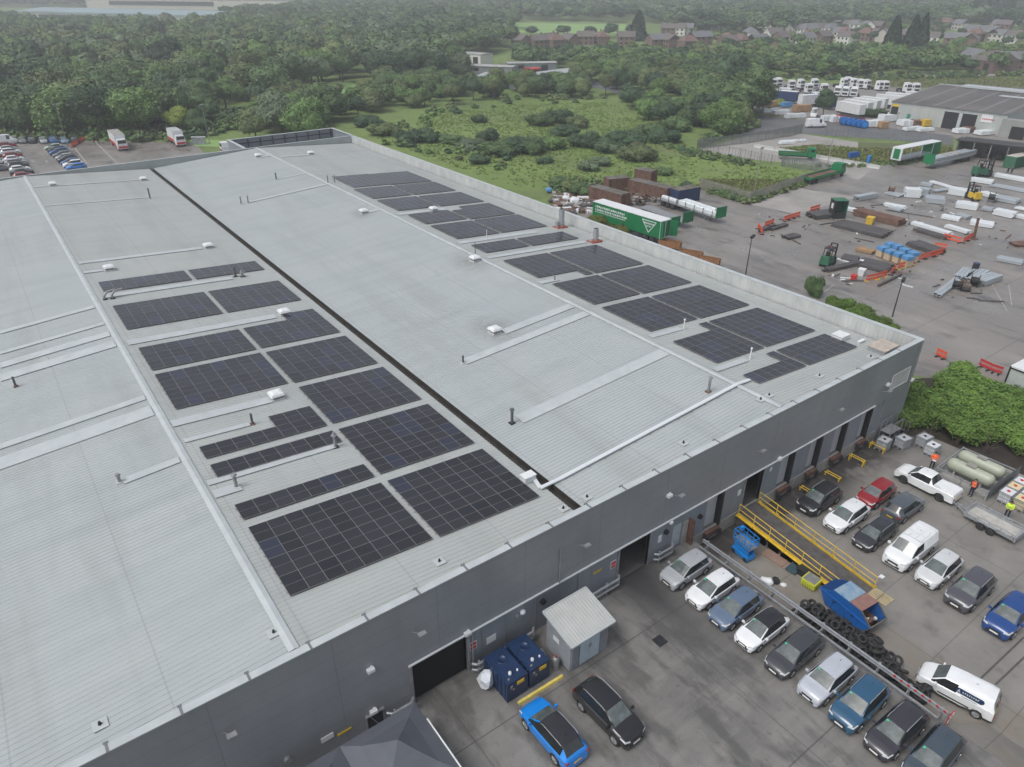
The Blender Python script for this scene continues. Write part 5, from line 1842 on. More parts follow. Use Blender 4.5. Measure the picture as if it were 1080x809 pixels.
# yellow guide rails between the docks
for i, (x, lab) in enumerate(((48.8, 'left of the third dock door'), (52.5, 'between the third and fourth dock doors'), (56.2, 'left of the last dock door'), (59.6, 'closest to the grey caged containers'))):
    root = thing('dock_guide', 'yellow guide rail on the dock floor ' + lab, 'guide rail', (x, 0, Z), 0, 'yellow wheel guide rails')
    mb = MB(); h = .3 if i < 2 else .55
    mb.cyl((0, 23.7, h), (0, 25.1, h), .045, n=8); mb.cyl((.3, 23.7, h), (.3, 25.1, h), .04, n=8)
    mb.bar((0, 23.7, h), (.3, 23.7, h), .08)
    mb.build('guide_tube', M['yellow'], root)
    mb = MB()
    for y in (23.7, 25.0): mb.box((0, y, h / 2), (.1, .1, h)); mb.box((.3, y, h / 2), (.08, .1, h))
    mb.build('guide_foot', M['yellow'], root)
# site cabin at the right edge
root = thing('site_cabin', 'white corrugated cabin with dark corner posts behind the big bush', 'cabin', (81.1, 22.6, Z), R(-3))
mb = MB()
mb.b2(.05, 5.9, -6.0, 0, .1, 2.8)
k = .2
while k < 5.9:
    mb.box((k, .012, 1.45), (.06, .03, 2.5)); mb.box((.04, -k, 1.45), (.03, .06, 2.5)); k += .2
mb.build('cabin_wall', mat('cabin_sheet', (.46, .50, .48), .5, var=.08, scale=1), root)
mb = MB(); mb.b2(-.03, 5.95, -6.05, .06, 2.8, 2.95); mb.build('cabin_roof', M['white'], root)
mb = MB()
for (a, b) in ((0, 0), (0, -6)): mb.box((a, b, 1.45), (.14, .14, 2.9))
mb.b2(-.06, .06, -6, 0, 0, .14); mb.b2(-.06, .06, -6, 0, 2.68, 2.8)
mb.build('corner_post', M['black'], root)


# ---------------------------------------------------------------- people
SKIN = mat('skin', (.45, .28, .20), .6)
HAIR = mat('hair', (.04, .03, .02), .8)
def person(label, x, y, z, rz, top, legs, pose='stand', hat=None, vest=None, group=None, s=1.0):
    root = thing('person', label, 'person', (x, y, z), rz, group)
    V, E_, RR = [], [], []
    def jt(p, r, par=None):
        V.append(p); RR.append(r)
        if par is not None: E_.append((par, len(V) - 1))
        return len(V) - 1
    lean = .12 if pose == 'lean' else 0
    hip = jt((0, 0, .95), .14)
    waist = jt((lean * .4, 0, 1.12), .135, hip)
    chest = jt((lean, 0, 1.34), .16, waist)
    neck = jt((lean * 1.3, 0, 1.50), .06, chest)
    h1 = jt((lean * 1.5 + .01, 0, 1.60), .085, neck)
    h2 = jt((lean * 1.6 + .02, 0, 1.70), .095, h1)
    jt((lean * 1.5, 0, 1.77), .06, h2)
    jt((lean * 1.6 + .115, 0, 1.645), .018, h1)          # nose
    for s_ in (-1, 1):
        hp = jt((0, s_ * .10, .90), .105, hip)
        st_ = .14 * s_ if pose == 'walk' else .02
        kn = jt((st_ * .6 + .03, s_ * .11, .50), .068, hp)
        an = jt((st_, s_ * .12, .09), .045, kn)
        jt((st_ + .17, s_ * .13, .04), .04, an)
        sh = jt((lean, s_ * .20, 1.42), .07, chest)
        if pose in ('hold', 'lean'):
            el = jt((lean + .08, s_ * .27, 1.16), .048, sh); wr_ = jt((lean + .30, s_ * .14, 1.12), .033, el)
            dirn = Vector((1, -s_ * .3, 0)).normalized()
        else:
            el = jt((lean - .02, s_ * .27, 1.15), .048, sh); wr_ = jt((lean + .08, s_ * .28, .90), .033, el)
            dirn = Vector((.15, 0, -1)).normalized()
        p = Vector(V[wr_]); pm = jt(tuple(p + dirn * .07), .036, wr_)
        side_ = Vector((0, 1, 0)) if abs(dirn.z) < .5 else Vector((1, 0, 0))
        for q_, ln in ((-.028, .065), (-.009, .078), (.009, .074), (.028, .058)):
            a_ = jt(tuple(p + dirn * .11 + side_ * q_), .011, pm)
            jt(tuple(p + dirn * (.11 + ln * .6) + side_ * q_ + Vector((.012, 0, -.012))), .009, a_)
        jt(tuple(p + dirn * .07 + side_ * .05 * (1 if s_ < 0 else -1)), .012, wr_)
    me = bpy.data.meshes.new('tmp'); me.from_pydata(V, E_, [])
    o = bpy.data.objects.new('tmp', me); COL.objects.link(o)
    o.modifiers.new('s', 'SKIN'); sub = o.modifiers.new('u', 'SUBSURF'); sub.levels = 1
    for i, r_ in enumerate(RR):
        me.skin_vertices[0].data[i].radius = (r_, r_ * (1.15 if i in (0, 1, 2) else 1))
    me.skin_vertices[0].data[0].use_root = True
    bpy.context.view_layer.update()
    dg = bpy.context.evaluated_depsgraph_get()
    nm = bpy.data.meshes.new_from_object(o.evaluated_get(dg))
    bpy.data.objects.remove(o); bpy.data.meshes.remove(me)
    nm.name = 'body'
    for m_ in (legs, top, SKIN, M['black']): nm.materials.append(m_)
    for pl in nm.polygons:
        c_ = pl.center
        pl.material_index = 3 if c_.z < .1 else 0 if c_.z < .96 and not abs(c_.y) > .21 else 1 if (c_.z < 1.5 and not (pose in ('hold', 'lean') and c_.x > lean + .3)) else 2
        if pose not in ('hold', 'lean') and abs(c_.y) > .2 and c_.z < .9: pl.material_index = 2
        pl.use_smooth = True
    b = bpy.data.objects.new('body', nm); COL.objects.link(b); b.parent = root; KIDS.setdefault(root.name, []).append(b)
    mb = MB(); hx = lean * 1.55 + .0
    mb.lathe((hx, 0, 1.66), (hx, 0, 1.86), [(0, .112), (.05, .118), (.1, .105), (.15, .06), (.165, 0)] if hat else [(.0, .104), (.05, .108), (.1, .09), (.13, .04), (.135, 0)], n=12)
    if hat: mb.box((hx + .13, 0, 1.68), (.1, .16, .02))
    mb.build('safety_helmet' if hat else 'hair', hat or HAIR, root)
    if vest:
        mb = MB()
        mb.lathe((lean * .6, 0, 1.0), (lean * 1.1, 0, 1.47), [(0, .175), (.14, .175), (.3, .21), (.40, .20), (.47, .11)], n=14, mi=0)
        mb.lathe((lean * .6, 0, 1.0), (lean * 1.1, 0, 1.47), [(.12, .179), (.17, .184)], n=14, mi=1)
        for i in range(len(mb.v)):
            v = mb.v[i]; mb.v[i] = (v[0], v[1] * 1.12, v[2])
        mb.build('safety_vest', [vest, M['white']], root)
    root.scale = (s, s, s)
    return root
HVO = mat('hi_vis_orange', (.85, .13, .03), .6)
HVY = mat('hi_vis_yellow', (.62, .85, .06), .6)
NAVYC = mat('navy_cloth', (.02, .025, .045), .8)
BLKC = mat('black_cloth', (.018, .018, .02), .8)
person('person in a bright orange hi-vis jacket holding papers beside the pickup bonnet', 61.0, 19.95, Z, R(200), HVO, BLKC, 'hold', vest=HVO)
person('person in dark clothes and an orange hi-vis vest by the gas tank pen', 59.75, 16.0, Z, R(160), NAVYC, NAVYC, 'stand', vest=HVO)
person('person in a yellow hi-vis jacket leaning at the trailer side', 59.2, 12.95, Z, R(190), HVY, NAVYC, 'lean', vest=HVY)
mb = MB(); mb.box((60.62, 19.8, Z + 1.1), (.24, .32, .03), rz=.3); tag(mb.build('clipboard', M['white']), 'white clipboard held by the worker in orange', 'clipboard')
# ---------------------------------------------------------------- storage yard and beyond
def PT(px, py, z=YZ): return G(px, py, z)
def vec(a, b):
    A, B = G(*a), G(*b)
    return A, B, math.atan2(B[1] - A[1], B[0] - A[0]), math.hypot(B[0] - A[0], B[1] - A[1])


def semi(name, label, pos, rz, L=13.6, body='box', col=None, doors=True, extra=None, group=None):
    """articulated trailer, front at +x, origin at the middle"""
    root = thing(name, label, 'trailer', (pos[0], pos[1], Z), rz, group)
    h = L / 2
    mb = MB(); mb.b2(-h, h, -1.2, 1.2, 1.05, 1.2)
    for s_ in (-1, 1): mb.b2(-h + .2, h - .3, s_ * .5 - .07, s_ * .5 + .07, .75, 1.05)
    mb.build('chassis', M['black'] if body != 'flat' else M['steel'], root)
    for k in range(3):
        for s_ in (-1, 1):
            mb = MB(); mb.lathe((-h + 1.6 + k * 1.35, s_ * .85, .5), (-h + 1.6 + k * 1.35, s_ * 1.2, .5), [(0, .2), (0, .5), (.35, .5), (.35, .28), (.28, .15), (.3, 0)], n=14)
            mb.build('wheel', M['rubber'], root)
    for s_ in (-1, 1):
        mb = MB(); mb.box((h - 3.0, s_ * .8, .55), (.14, .14, 1.1)); mb.box((h - 3.0, s_ * .8, .05), (.35, .3, .08)); mb.build('landing_leg', M['steel'], root)
    mb = MB(); mb.box((-h + .1, 0, .62), (.12, 2.3, .14)); mb.build('rear_bumper', M['steel'], root)
    if body == 'box':
        mb = MB(); mb.b2(-h, h, -1.25, 1.25, 1.2, 4.0); mb.build('curtain_side', col or M['green'], root)
        mb = MB(); mb.b2(-h - .02, h + .02, -1.28, 1.28, 4.0, 4.1); mb.build('trailer_roof', M['white'], root)
    return root


# the green curtain-sided trailer with its tail doors open (nose away)
T1 = G(626, 230); T2 = G(697, 250)
A, B = G(625.5, 212, 2.9), G(697, 233.5, 2.9)
rz = math.atan2(A[1] - B[1], A[0] - B[0])
Lr = math.hypot(A[0] - B[0], A[1] - B[1])
cxm, cym = (A[0] + B[0]) / 2, (A[1] + B[1]) / 2
nx, ny = -math.sin(rz), math.cos(rz)
cxm += -nx * 1.25; cym += -ny * 1.25
tr1 = semi('curtain_trailer', 'long green curtain-sided trailer with white roof and a white triangle emblem, beside the parapet', (cxm, cym), rz, L=Lr)
if True:
    mb = MB(); h = Lr / 2
    s_ = 1 if (Vector((nx, ny)) @ Vector((-cxm, -cym))) > 0 else -1
    y = s_ * 1.262
    # emblem: down-pointing outlined triangle with a bar word inside
    P3 = [(-h + 3.9, 3.6), (-h + .9, 3.6), (-h + 2.4, 1.7)]
    for i in range(3):
        a, b = P3[i], P3[(i + 1) % 3]
        mb.bar((a[0], y, a[1]), (b[0], y, b[1]), .02, .13)
    for k in range(8): mb.box((-h + 3.35 - k * .27, y, 3.15), (.17, .02, .26))
    for k in range(4): mb.box((-h + 2.85 - k * .27, y, 2.7), (.17, .02, .2))
    # two lines of lettering, illegible in the photograph
    for k in range(17):
        mb.box((h - .8 - k * .42, y, 3.35 + (.05 if k % 3 else 0)), (.28 if k % 4 else .18, .02, .34))
    for k in range(19):
        mb.box((h - .8 - k * .40, y, 2.85), (.26 if k % 5 else .14, .02, .30))
    for k in range(22):
        mb.box((h - .8 - k * .33, y, 2.45), (.2, .02, .14))
    mb.build('trailer_lettering', M['white'], tr1)
    mb = MB(); mb.b2(-h - .05, -h - .01, -1.2, 1.2, 1.2, 3.95); mb.build('rear_door', M['green'], tr1)
    mb = MB()
    for yy in (-1.25, 0, 1.25): mb.box((-h - .06, yy, 2.6), (.06, .1, 2.8))
    for zz in (1.2, 4.0): mb.box((-h - .06, 0, zz), (.06, 2.5, .1))
    mb.build('door_frame', M['white'], tr1)
    for (yy, a) in ((1.2, 30), (-1.2, -30)):
        mb = MB()
        dx, dy = -math.cos(R(a)) * 1.2, math.copysign(math.sin(R(abs(a))) * 1.2, yy)
        mb.bar((-h - .1, yy, 2.6), (-h - .1 + dx, yy + dy, 2.6), .06, 2.6)
        mb.build('open_door', M['green'], tr1)
# loose green panels = headboards of two flat trailers alongside
for (p0, p1, lab) in (((757, 235), (699, 215), 'flat trailer loaded with white wrapped beams, green headboard towards the yard'),):
    A, B = G(*p0), G(*p1)
    rz = math.atan2(A[1] - B[1], A[0] - B[0]); L_ = math.hypot(A[0] - B[0], A[1] - B[1]) + 1
    tr = semi('flat_trailer', lab, ((A[0] + B[0]) / 2, (A[1] + B[1]) / 2), rz, L=L_, body='flat')
    h = L_ / 2
    mb = MB(); mb.b2(h - .1, h + .05, -1.25, 1.25, 1.1, 3.0); mb.build('headboard', M['green'], tr)
    mb = MB()
    for k in range(7):
        x = -h + 1 + k * (L_ - 2) / 6
        for s_ in (-1, 1): mb.box((x, s_ * 1.2, 1.7), (.1, .08, 1.1))
    mb.build('side_stake', M['black'], tr)
    WR_PROTO_POS = (tr, h)
for (px, lab) in (((650.5 + 57, 246), 'green panel trailer headboard next to the curtain-sided trailer'), ((722, 240), 'green headboard of the empty flat trailer, second from the curtain-sided trailer')):
    A = G(*px)
    root = semi('flat_trailer', lab, (A[0] + math.cos(rz) * -5.2, A[1] + math.sin(rz) * -5.2), rz, L=11.5, body='flat')
    mb = MB(); mb.b2(5.7, 5.85, -1.25, 1.25, 1.1, 3.0); mb.build('headboard', M['green'], root)
    mb = MB()
    for k in range(5): mb.box((5.9, -1.0 + k * .5, 2.05), (.05, .07, 1.9))
    mb.build('headboard_rib', M['dkgreen'], root)

WP = mat('wrapped_white', (.66, .70, .72), .4, var=.08, scale=.6, stretch=(.2, 2, 2))
GV = mat('galvanised_beam', (.40, .44, .47), .4, .2, var=.2, scale=.8, stretch=(.2, 3, 3))
SB = mat('dark_steel_stock', (.095, .09, .09), .6, .2, var=.35, scale=1.5, stretch=(.3, 2, 2))
STK = {}
def stack(p0, p1, w, h, m, label, cat='beam stack', group='bundles of steel stock laid out in the yard', n=None, z0=0.0, gap=.04, pos=None):
    """bundle of long pieces lying between two photo points; each piece a child"""
    A, B, rz, L = vec(p0, p1)
    root = thing('beam_stack', label, cat, ((A[0] + B[0]) / 2, (A[1] + B[1]) / 2, Z + z0), rz, group)
    n = n or max(1, int(w / .45))
    rr = random.Random(int(p0[0] * 7 + p0[1] * 13))
    nl = max(1, int(round(h / .3)))
    hh = h / nl
    for l in range(nl):
        for i in range(n):
            ww = w / n - gap
            y = -w / 2 + (i + .5) * w / n
            dl = rr.uniform(-.04, .04) * L
            mb = MB()
            zz = .1 + l * hh
            x0, x1 = -L / 2 + dl, L / 2 + dl
            # channel section: web with two flanges
            mb.b2(x0, x1, y - ww / 2, y + ww / 2, zz, zz + .06)
            mb.b2(x0, x1, y - ww / 2, y - ww / 2 + .05, zz + .06, zz + hh - .02)
            mb.b2(x0, x1, y + ww / 2 - .05, y + ww / 2, zz + .06, zz + hh - .02)
            if (l + i) % 2 or l == nl - 1:
                mb.b2(x0, x1, y - ww / 2 + .05, y + ww / 2 - .05, zz + hh - .08, zz + hh - .02)
            mb.build('beam', m, root)
    mb = MB()
    k = -L / 2 + .5
    while k < L / 2:
        mb.box((k, 0, .05), (.12, w + .1, .1)); k += 2.4
    mb.build('timber_bearer', M['wood'], root)
    return root


S_ = [((984, 203), (1001, 200.5), 1.2, .3, GV, 'short galvanised bundle just in front of the large forklift'),
 ((1024, 191), (1046, 194), 2.2, .7, WP, 'white bundle nearest the large dark green forklift'),
 ((1050, 186), (1095, 194), 2.2, .6, WP, 'long white bundle running from the large forklift to the right edge'),
 ((982, 192.5), (1014, 202), 1.0, .35, WP, 'thin white bundle left of the yellow forklift row'),
 ((971, 195), (983, 197), 1.6, .5, GV, 'small galvanised bundle at the left of the thin white one'),
 ((1001, 204), (1020, 207), 2.4, 1.2, WP, 'tall white bundle left of the small yellow forklift'),
 ((1035, 205), (1048, 209), 2.0, .6, WP, 'white bundle right of the small yellow forklift'),
 ((1049, 210), (1073, 214.5), 3.0, .6, GV, 'galvanised bundle right of the dark reel'),
 ((1047, 196), (1100, 206), 2.4, .3, GV, 'long low galvanised row at the right edge'),
 ((953, 207), (969, 208), 2.2, 1.6, WP, 'tall pale crate-like bundle beside a rusty coil'),
 ((966, 205), (979, 207), 2.0, 1.4, GV, 'grey bundle behind the tall pale one'),
 ((935, 204), (951, 207.5), 2.4, .3, GV, 'flat galvanised sheets near the rusty coil'),
 ((975, 212), (995, 214), 3.2, .9, GV, 'galvanised bundle on a pale sheet in the middle of the yard'),
 ((1008, 218), (1030, 221), 2.6, .9, WP, 'white ribbed bundle in the middle row, left of the scrap pieces'),
 ((1036, 221), (1047, 223), 1.6, .5, GV, 'scrap bundle in the middle row'),
 ((1049, 225.5), (1070, 230), 2.2, .9, WP, 'white ribbed bundle in the middle row near the right edge'),
 ((1072, 229), (1095, 235), 1.6, .5, WP, 'white bundle cut by the right edge'),
 ((993, 229.5), (1012, 233), 2.2, .45, WP, 'low white bundle behind the orange barriers, left one'),
 ((1009, 228), (1022, 231.5), 1.6, .5, GV, 'broken galvanised bundle beside the low white one'),
 ((1023, 236), (1047, 239.5), 2.6, .6, WP, 'white bundle behind the orange barriers, right one'),
 ((1072, 220), (1095, 225), 1.4, .3, WP, 'thin white bundle at the far right'),
 ((933, 217), (955, 221), 1.4, .5, WP, 'white bundle left of the pale crate row'),
 ((938, 220), (951, 223), 1.6, .3, GV, 'grey sheets beside the left white bundle'),
 ((902, 212), (923, 208), 1.3, .9, GV, 'single blue-grey box bundle standing alone left of the rows'),
 ((892, 221.5), (925, 229), 1.4, .5, WP, 'white bundle behind the dark green open cabin'),
 ((963, 237), (1003, 249), 1.3, .5, WP, 'long white tube bundle behind the orange barriers'),
 ((998, 240), (1022, 247), 1.2, .5, WP, 'short white tube bundle to the right of the long one'),
 ((934, 222), (985, 230), .3, .1, SB, 'single dark bar lying in the open'),
 ((882, 236.5), (935, 249), 4.2, .5, SB, 'wide dark rack of steel bars in the middle of the yard'),
 ((903, 226), (950, 238), 2.6, 1.0, M['rust'], 'rusty brown stack behind the wide dark rack'),
 ((966, 243), (1000, 253), 1.6, .4, SB, 'dark steel bundle in front of the long white tubes'),
 ((870, 287), (906, 279), 1.0, .5, SB, 'long dark box beam beside the green forklift'),
 ((927, 302), (951, 290), .35, .25, SB, 'dark beam alone in front of the red barriers'),
 ((905, 277), (938, 285), 4.0, .35, SB, 'dark frames beside the pallets wrapped in blue'),
 ((888, 272), (905, 275), 2.6, .3, SB, 'dark open frames near the green forklift'),
 ((904, 264), (921, 268), 1.4, .5, M['wood'], 'timber beams left of the blue-wrapped pallets'),
 ((962, 258), (990, 268), 2.8, .6, SB, 'dark racks of stock right of the blue-wrapped pallets'),
 ((988, 313), (1010, 296.5), 1.1, .4, GV, 'long galvanised girder pointing at the parapet'),
 ((1012, 297), (1021, 288), 1.8, .7, GV, 'galvanised bundle left in the group around the machine'),
 ((1020, 299), (1036, 289), 1.6, .7, GV, 'galvanised bundle centre in the group around the machine'),
 ((1031, 301), (1050, 294), 1.8, .8, GV, 'galvanised bundle right in the group around the machine'),
 ((1051, 274), (1078, 279), 1.7, .5, GV, 'grey bundle at the right edge on bearers'),
 ((812, 243), (829, 238), 1.0, .4, SB, 'dark beams beside the orange barriers at the left'),
 ((801, 244), (818, 240), .9, .4, SB, 'dark beams by the red-and-orange barrier corner'),
 ((828, 252), (841, 249), 1.6, .35, SB, 'dark pallet frame near the left dark beams'),
 ((855, 230), (885, 226), 3.0, .7, SB, 'tangled dark bars in front of the green open cabin'),
 ((1068, 259), (1095, 257), 2.0, .3, M['rust'], 'rusty bundle at the right edge'),
 ]
for s_ in S_:
    stack(*s_)
# load on the flat trailers
tr, h = WR_PROTO_POS
for i, (x0, x1, y, z0, z1) in enumerate(((-h + 5.5, h - .6, -.4, 1.25, 2.0), (-h + 5.5, h - .6, .4, 1.25, 2.0), (-h + .4, -h + 4.4, 0, 1.25, 1.7), (-h + 6.5, h - 1.2, 0, 2.0, 2.4))):
    tm_ = Matrix.Rotation(tr.rotation_euler.z, 3, 'Z')
    c_ = tm_ @ Vector(((x0 + x1) / 2, y, 0)) + Vector(tr.location)
    root = thing('beam_bundle', ('white wrapped bundle on the left half of the loaded flat trailer', 'white wrapped bundle on the right half of the loaded flat trailer', 'short white bundle at the tail of the loaded flat trailer', 'topmost white bundle on the loaded flat trailer')[i], 'beam bundle', (c_.x, c_.y, Z), tr.rotation_euler.z)
    mb = MB(); mb.extr([(-.38, z0), (.38, z0), (.38, z1 - .1), (.28, z1), (-.28, z1), (-.38, z1 - .1)], (-(x1 - x0) / 2, 0, 0), (1, 0, 0), x1 - x0); mb.build('wrapping', WP, root)
    mb = MB(); k = -(x1 - x0) / 2 + .6
    while k < (x1 - x0) / 2: mb.box((k, 0, z1 + .0), (.06, .8, .02)); k += 1.2
    mb.build('strap', M['steel'], root)


# containers, rusty
def container(p, rz, L, label, m, z=0.0, group=None, top=None, h=2.6, cat='container'):
    root = thing('shipping_container', label, cat, (p[0], p[1], Z + z), rz, group)
    mb = MB(); mb.b2(-L / 2, L / 2, -1.2, 1.2, .1, h)
    k = -L / 2 + .2
    while k < L / 2:
        mb.box((k, -1.215, h / 2), (.14, .04, h - .4)); mb.box((k, 1.215, h / 2), (.14, .04, h - .4)); k += .3
    mb.build('container_wall', m, root)
    mb = MB(); mb.b2(-L / 2 - .02, L / 2 + .02, -1.23, 1.23, h, h + .06); mb.build('container_roof', top or m, root)
    mb = MB()
    for sx in (-1, 1):
        for sy in (-1, 1): mb.box((sx * L / 2, sy * 1.2, h / 2), (.16, .16, h))
        mb.box((sx * (L / 2 + .03), 0, .15), (.08, 2.3, .14))
    mb.build('corner_post', m, root)
    mb = MB(); mb.b2(L / 2, L / 2 + .05, -1.1, -.02, .2, h - .1); mb.b2(L / 2, L / 2 + .05, .02, 1.1, .2, h - .1)
    for y in (-.7, -.3, .3, .7): mb.cyl((L / 2 + .08, y, .2), (L / 2 + .08, y, h - .15), .03)
    mb.build('container_door', m, root)
    return root


oldroof = mat('dirty_roof', (.11, .095, .08), .9, col2=(.20, .19, .17), var=.3, scale=.6)
A, B = G(624, 200.5, 1.5), G(668, 212, 1.5)
rzc = math.atan2(B[1] - A[1], B[0] - A[0])
def along(a, b, z):
    A, B = G(*a, z), G(*b, z)
    return ((A[0] + B[0]) / 2, (A[1] + B[1]) / 2), math.atan2(B[1] - A[1], B[0] - A[0]), math.hypot(B[0] - A[0], B[1] - A[1])
c_, rz, L_ = along((626, 195), (660, 204), 1.5)
container((c_[0], c_[1]), rz, L_, 'rust red container nearest the curtain-sided trailer, weedy roof', M['rust'], top=oldroof)
c_, rz, L_ = along((640, 187.5), (662, 185.5), 1.5)
container((c_[0], c_[1]), rz, L_, 'old container standing across the far end of the rusty group', M['rust'], top=oldroof)
c_, rz, L_ = along((667, 188), (708, 197.5), 1.5)
container(c_, rz, L_, 'long rust brown container in the middle of the group', M['rust'], top=oldroof)
c_, rz, L_ = along((712, 199.5), (734, 195.5), 1.5)
container(c_, rz, L_, 'dark blue container with a rusty roof at the right of the rusty group', mat('dark_blue_container', (.02, .045, .11), .6, var=.25, scale=1), top=oldroof)
c_, rz, L_ = along((673, 180), (690, 183), 1.5)
container(c_, rz, L_, 'small rust red container set back in the grass', M['rust'], z=.6, top=oldroof)
c_, rz, L_ = along((1062, 166), (1095, 160), 1.4)
container((c_[0], c_[1]), rz, 9, 'faded green container with a pale roof at the right edge', M['dkgreen'], top=mat('pale_roof', (.42, .40, .36), .8, var=.15, scale=1))
c_, rz, L_ = along((1076, 172), (1100, 166), 1.4)
container((c_[0] + 4, c_[1] - 1), rz, 8, 'second faded green container behind the first at the right edge', M['dkgreen'], top=M['concrete'])

# green trailers at the lane (open curtain with beams, and loaded flat)
c_, rz, L_ = along((948, 157), (981, 151), 2.9)
for nm, (a, b), lab in (('curtain_trailer', ((944, 174), (982, 166)), 'green and white trailer with its curtain pulled open, far side of the yard'),):
    A, B = G(*a), G(*b)
    rz = math.atan2(A[1] - B[1], A[0] - B[0]); L_ = math.hypot(A[0] - B[0], A[1] - B[1]) + 1
    root = semi(nm, lab, ((A[0] + B[0]) / 2, (A[1] + B[1]) / 2), rz, L=L_, body='open')
    h = L_ / 2
    mb = MB(); mb.b2(-h, h, -1.28, 1.28, 3.9, 4.02); mb.build('trailer_roof', M['white'], root)
    mb = MB(); mb.b2(-h, -h + 3.2, -1.26, 1.26, 1.2, 3.9); mb.build('curtain_side', M['green'], root)
    mb = MB(); mb.b2(h - .1, h, -1.26, 1.26, 1.2, 3.9); mb.build('headboard', M['white'], root)
    mb = MB(); mb.b2(h + .01, h + .06, -.75, .75, 1.5, 3.7); mb.build('front_panel', M['green'], root)
    mb = MB()
    for x in (h, 0, -h + 3.2):
        for s_ in (-1, 1): mb.box((x, s_ * 1.22, 2.55), (.12, .08, 2.7))
    mb.build('curtain_post', M['white'], root)
    mb = MB(); mb.b2(-h + 3.3, h - .3, -1, 1, 1.2, 1.7)
    mb.build('deck_load', GV, root)
A, B = G(977, 178), G(1020, 168)
rz = math.atan2(A[1] - B[1], A[0] - B[0]); L_ = math.hypot(A[0] - B[0], A[1] - B[1])
root = semi('flat_trailer', 'flat trailer stacked high with galvanised beams, green headboard, next to the open curtain trailer', ((A[0] + B[0]) / 2, (A[1] + B[1]) / 2), rz, L=L_, body='flat')
h = L_ / 2
mb = MB(); mb.b2(h - .1, h + .05, -1.25, 1.25, 1.1, 3.3); mb.build('headboard', M['green'], root)
for i in range(6):
    b_ = thing('beam_bundle', 'galvanised beam bundle on the stacked flat trailer, %s' % ('lower left', 'lower middle', 'lower right', 'upper left', 'upper middle', 'upper right')[i], 'beam bundle', root.location, rz, 'beam bundles on the stacked flat trailer')
    mb = MB(); y = -.8 + (i % 3) * .8; z0 = 1.22 + (i // 3) * .62
    mb.b2(-h + rnd.uniform(-1.2, .4), h - .4 - rnd.uniform(0, 1.4), y - .36, y + .36, z0, z0 + .5); mb.build('beam', GV, b_)
    mb = MB(); mb.box((0, y, z0 + .56), (.1, .8, .08)); mb.box((2.5, y, z0 + .56), (.1, .8, .08)); mb.box((-2.5, y, z0 + .56), (.1, .8, .08)); mb.build('timber_bearer', M['wood'], b_)

# green rigid flatbed lorry and the second cab behind it
A, B = G(850, 194), G(884, 185)
rz = math.atan2(B[1] - A[1], B[0] - A[0]); L_ = math.hypot(B[0] - A[0], B[1] - A[1])
def rigid(label, pos, rz, L_, long_bed=True):
    root = thing('flatbed_lorry', label, 'lorry', (pos[0], pos[1], Z), rz)
    h = L_ / 2
    mb = MB()
    mb.b2(h - 1.9, h, -1.15, 1.15, .7, 1.75); mb.box((h - 1.0, 0, 2.3), (1.8, 2.25, 1.1), top=.88); mb.build('cab', M['green'], root)
    mb = MB(); mb.add([(h - .02, -.95, 1.9), (h - .02, .95, 1.9), (h - .14, .9, 2.7), (h - .14, -.9, 2.7)], [(0, 1, 2, 3)]);
    for i in range(4): v = mb.v[i]; mb.v[i] = (v[0] + .02, v[1], v[2])
    for s_ in (-1, 1): mb.box((h - .9, s_ * 1.08, 2.25), (.9, .04, .6))
    mb.build('cab_window', M['glass'], root)
    mb = MB(); mb.b2(-h, h - 2.0, -1.25, 1.25, 1.1, 1.22); mb.build('flat_bed', M['rust'], root)
    mb = MB()
    for s_ in (-1, 1): mb.b2(-h, h - 2.0, s_ * 1.25 - .03, s_ * 1.25 + .03, 1.1, 1.6)
    mb.b2(-h - .03, -h + .03, -1.22, 1.22, 1.1, 1.6); mb.b2(h - 2.05, h - 1.98, -1.22, 1.22, 1.1, 2.4)
    mb.build('drop_side', M['green'], root)
    mb = MB(); mb.b2(-h + .1, h - .3, -.5, .5, .7, 1.1); mb.build('chassis', M['black'], root)
    for x in (h - 1.1, -h + 1.5) + ((-h + 2.8,) if long_bed else ()):
        for s_ in (-1, 1):
            mb = MB(); mb.lathe((x, s_ * .85, .5), (x, s_ * 1.17, .5), [(0, .2), (0, .5), (.32, .5), (.32, .28), (.25, .1), (.28, 0)], n=14); mb.build('wheel', M['rubber'], root)
    return root
rigid('green flatbed lorry with an empty rusty deck at the yard entrance', ((A[0] + B[0]) / 2, (A[1] + B[1]) / 2), rz, L_ + 1.2)
A = G(829, 168)
rigid('second green lorry partly hidden behind the palisade fence in the lane', (A[0] + 2, A[1] - 1.4), rz - .9, 8.5, False)
# open dark green cabin (welding booth)
A = G(882, 229)
root = thing('work_cabin', 'dark green steel work cabin with an open side and bright window', 'cabin', (A[0], A[1], Z), R(-35))
mb = MB(); mb.b2(-1.2, 1.2, 1.0, 1.1, 0, 3.2); mb.b2(1.1, 1.2, -1.1, 1.0, 0, 3.2); mb.b2(-1.25, 1.25, -1.15, 1.15, 3.2, 3.3); mb.build('cabin_wall', M['dkgreen'], root)
mb = MB(); mb.b2(-1.2, -1.1, -1.1, 1.0, 0, 3.2); mb.b2(-1.1, 1.1, -1.1, -1.0, 0, 1.1); mb.build('dark_side', M['black'], root)
mb = MB(); mb.b2(-1.24, -1.21, -.5, .3, 1.7, 2.6); mb.build('cabin_window', M['white'], root)


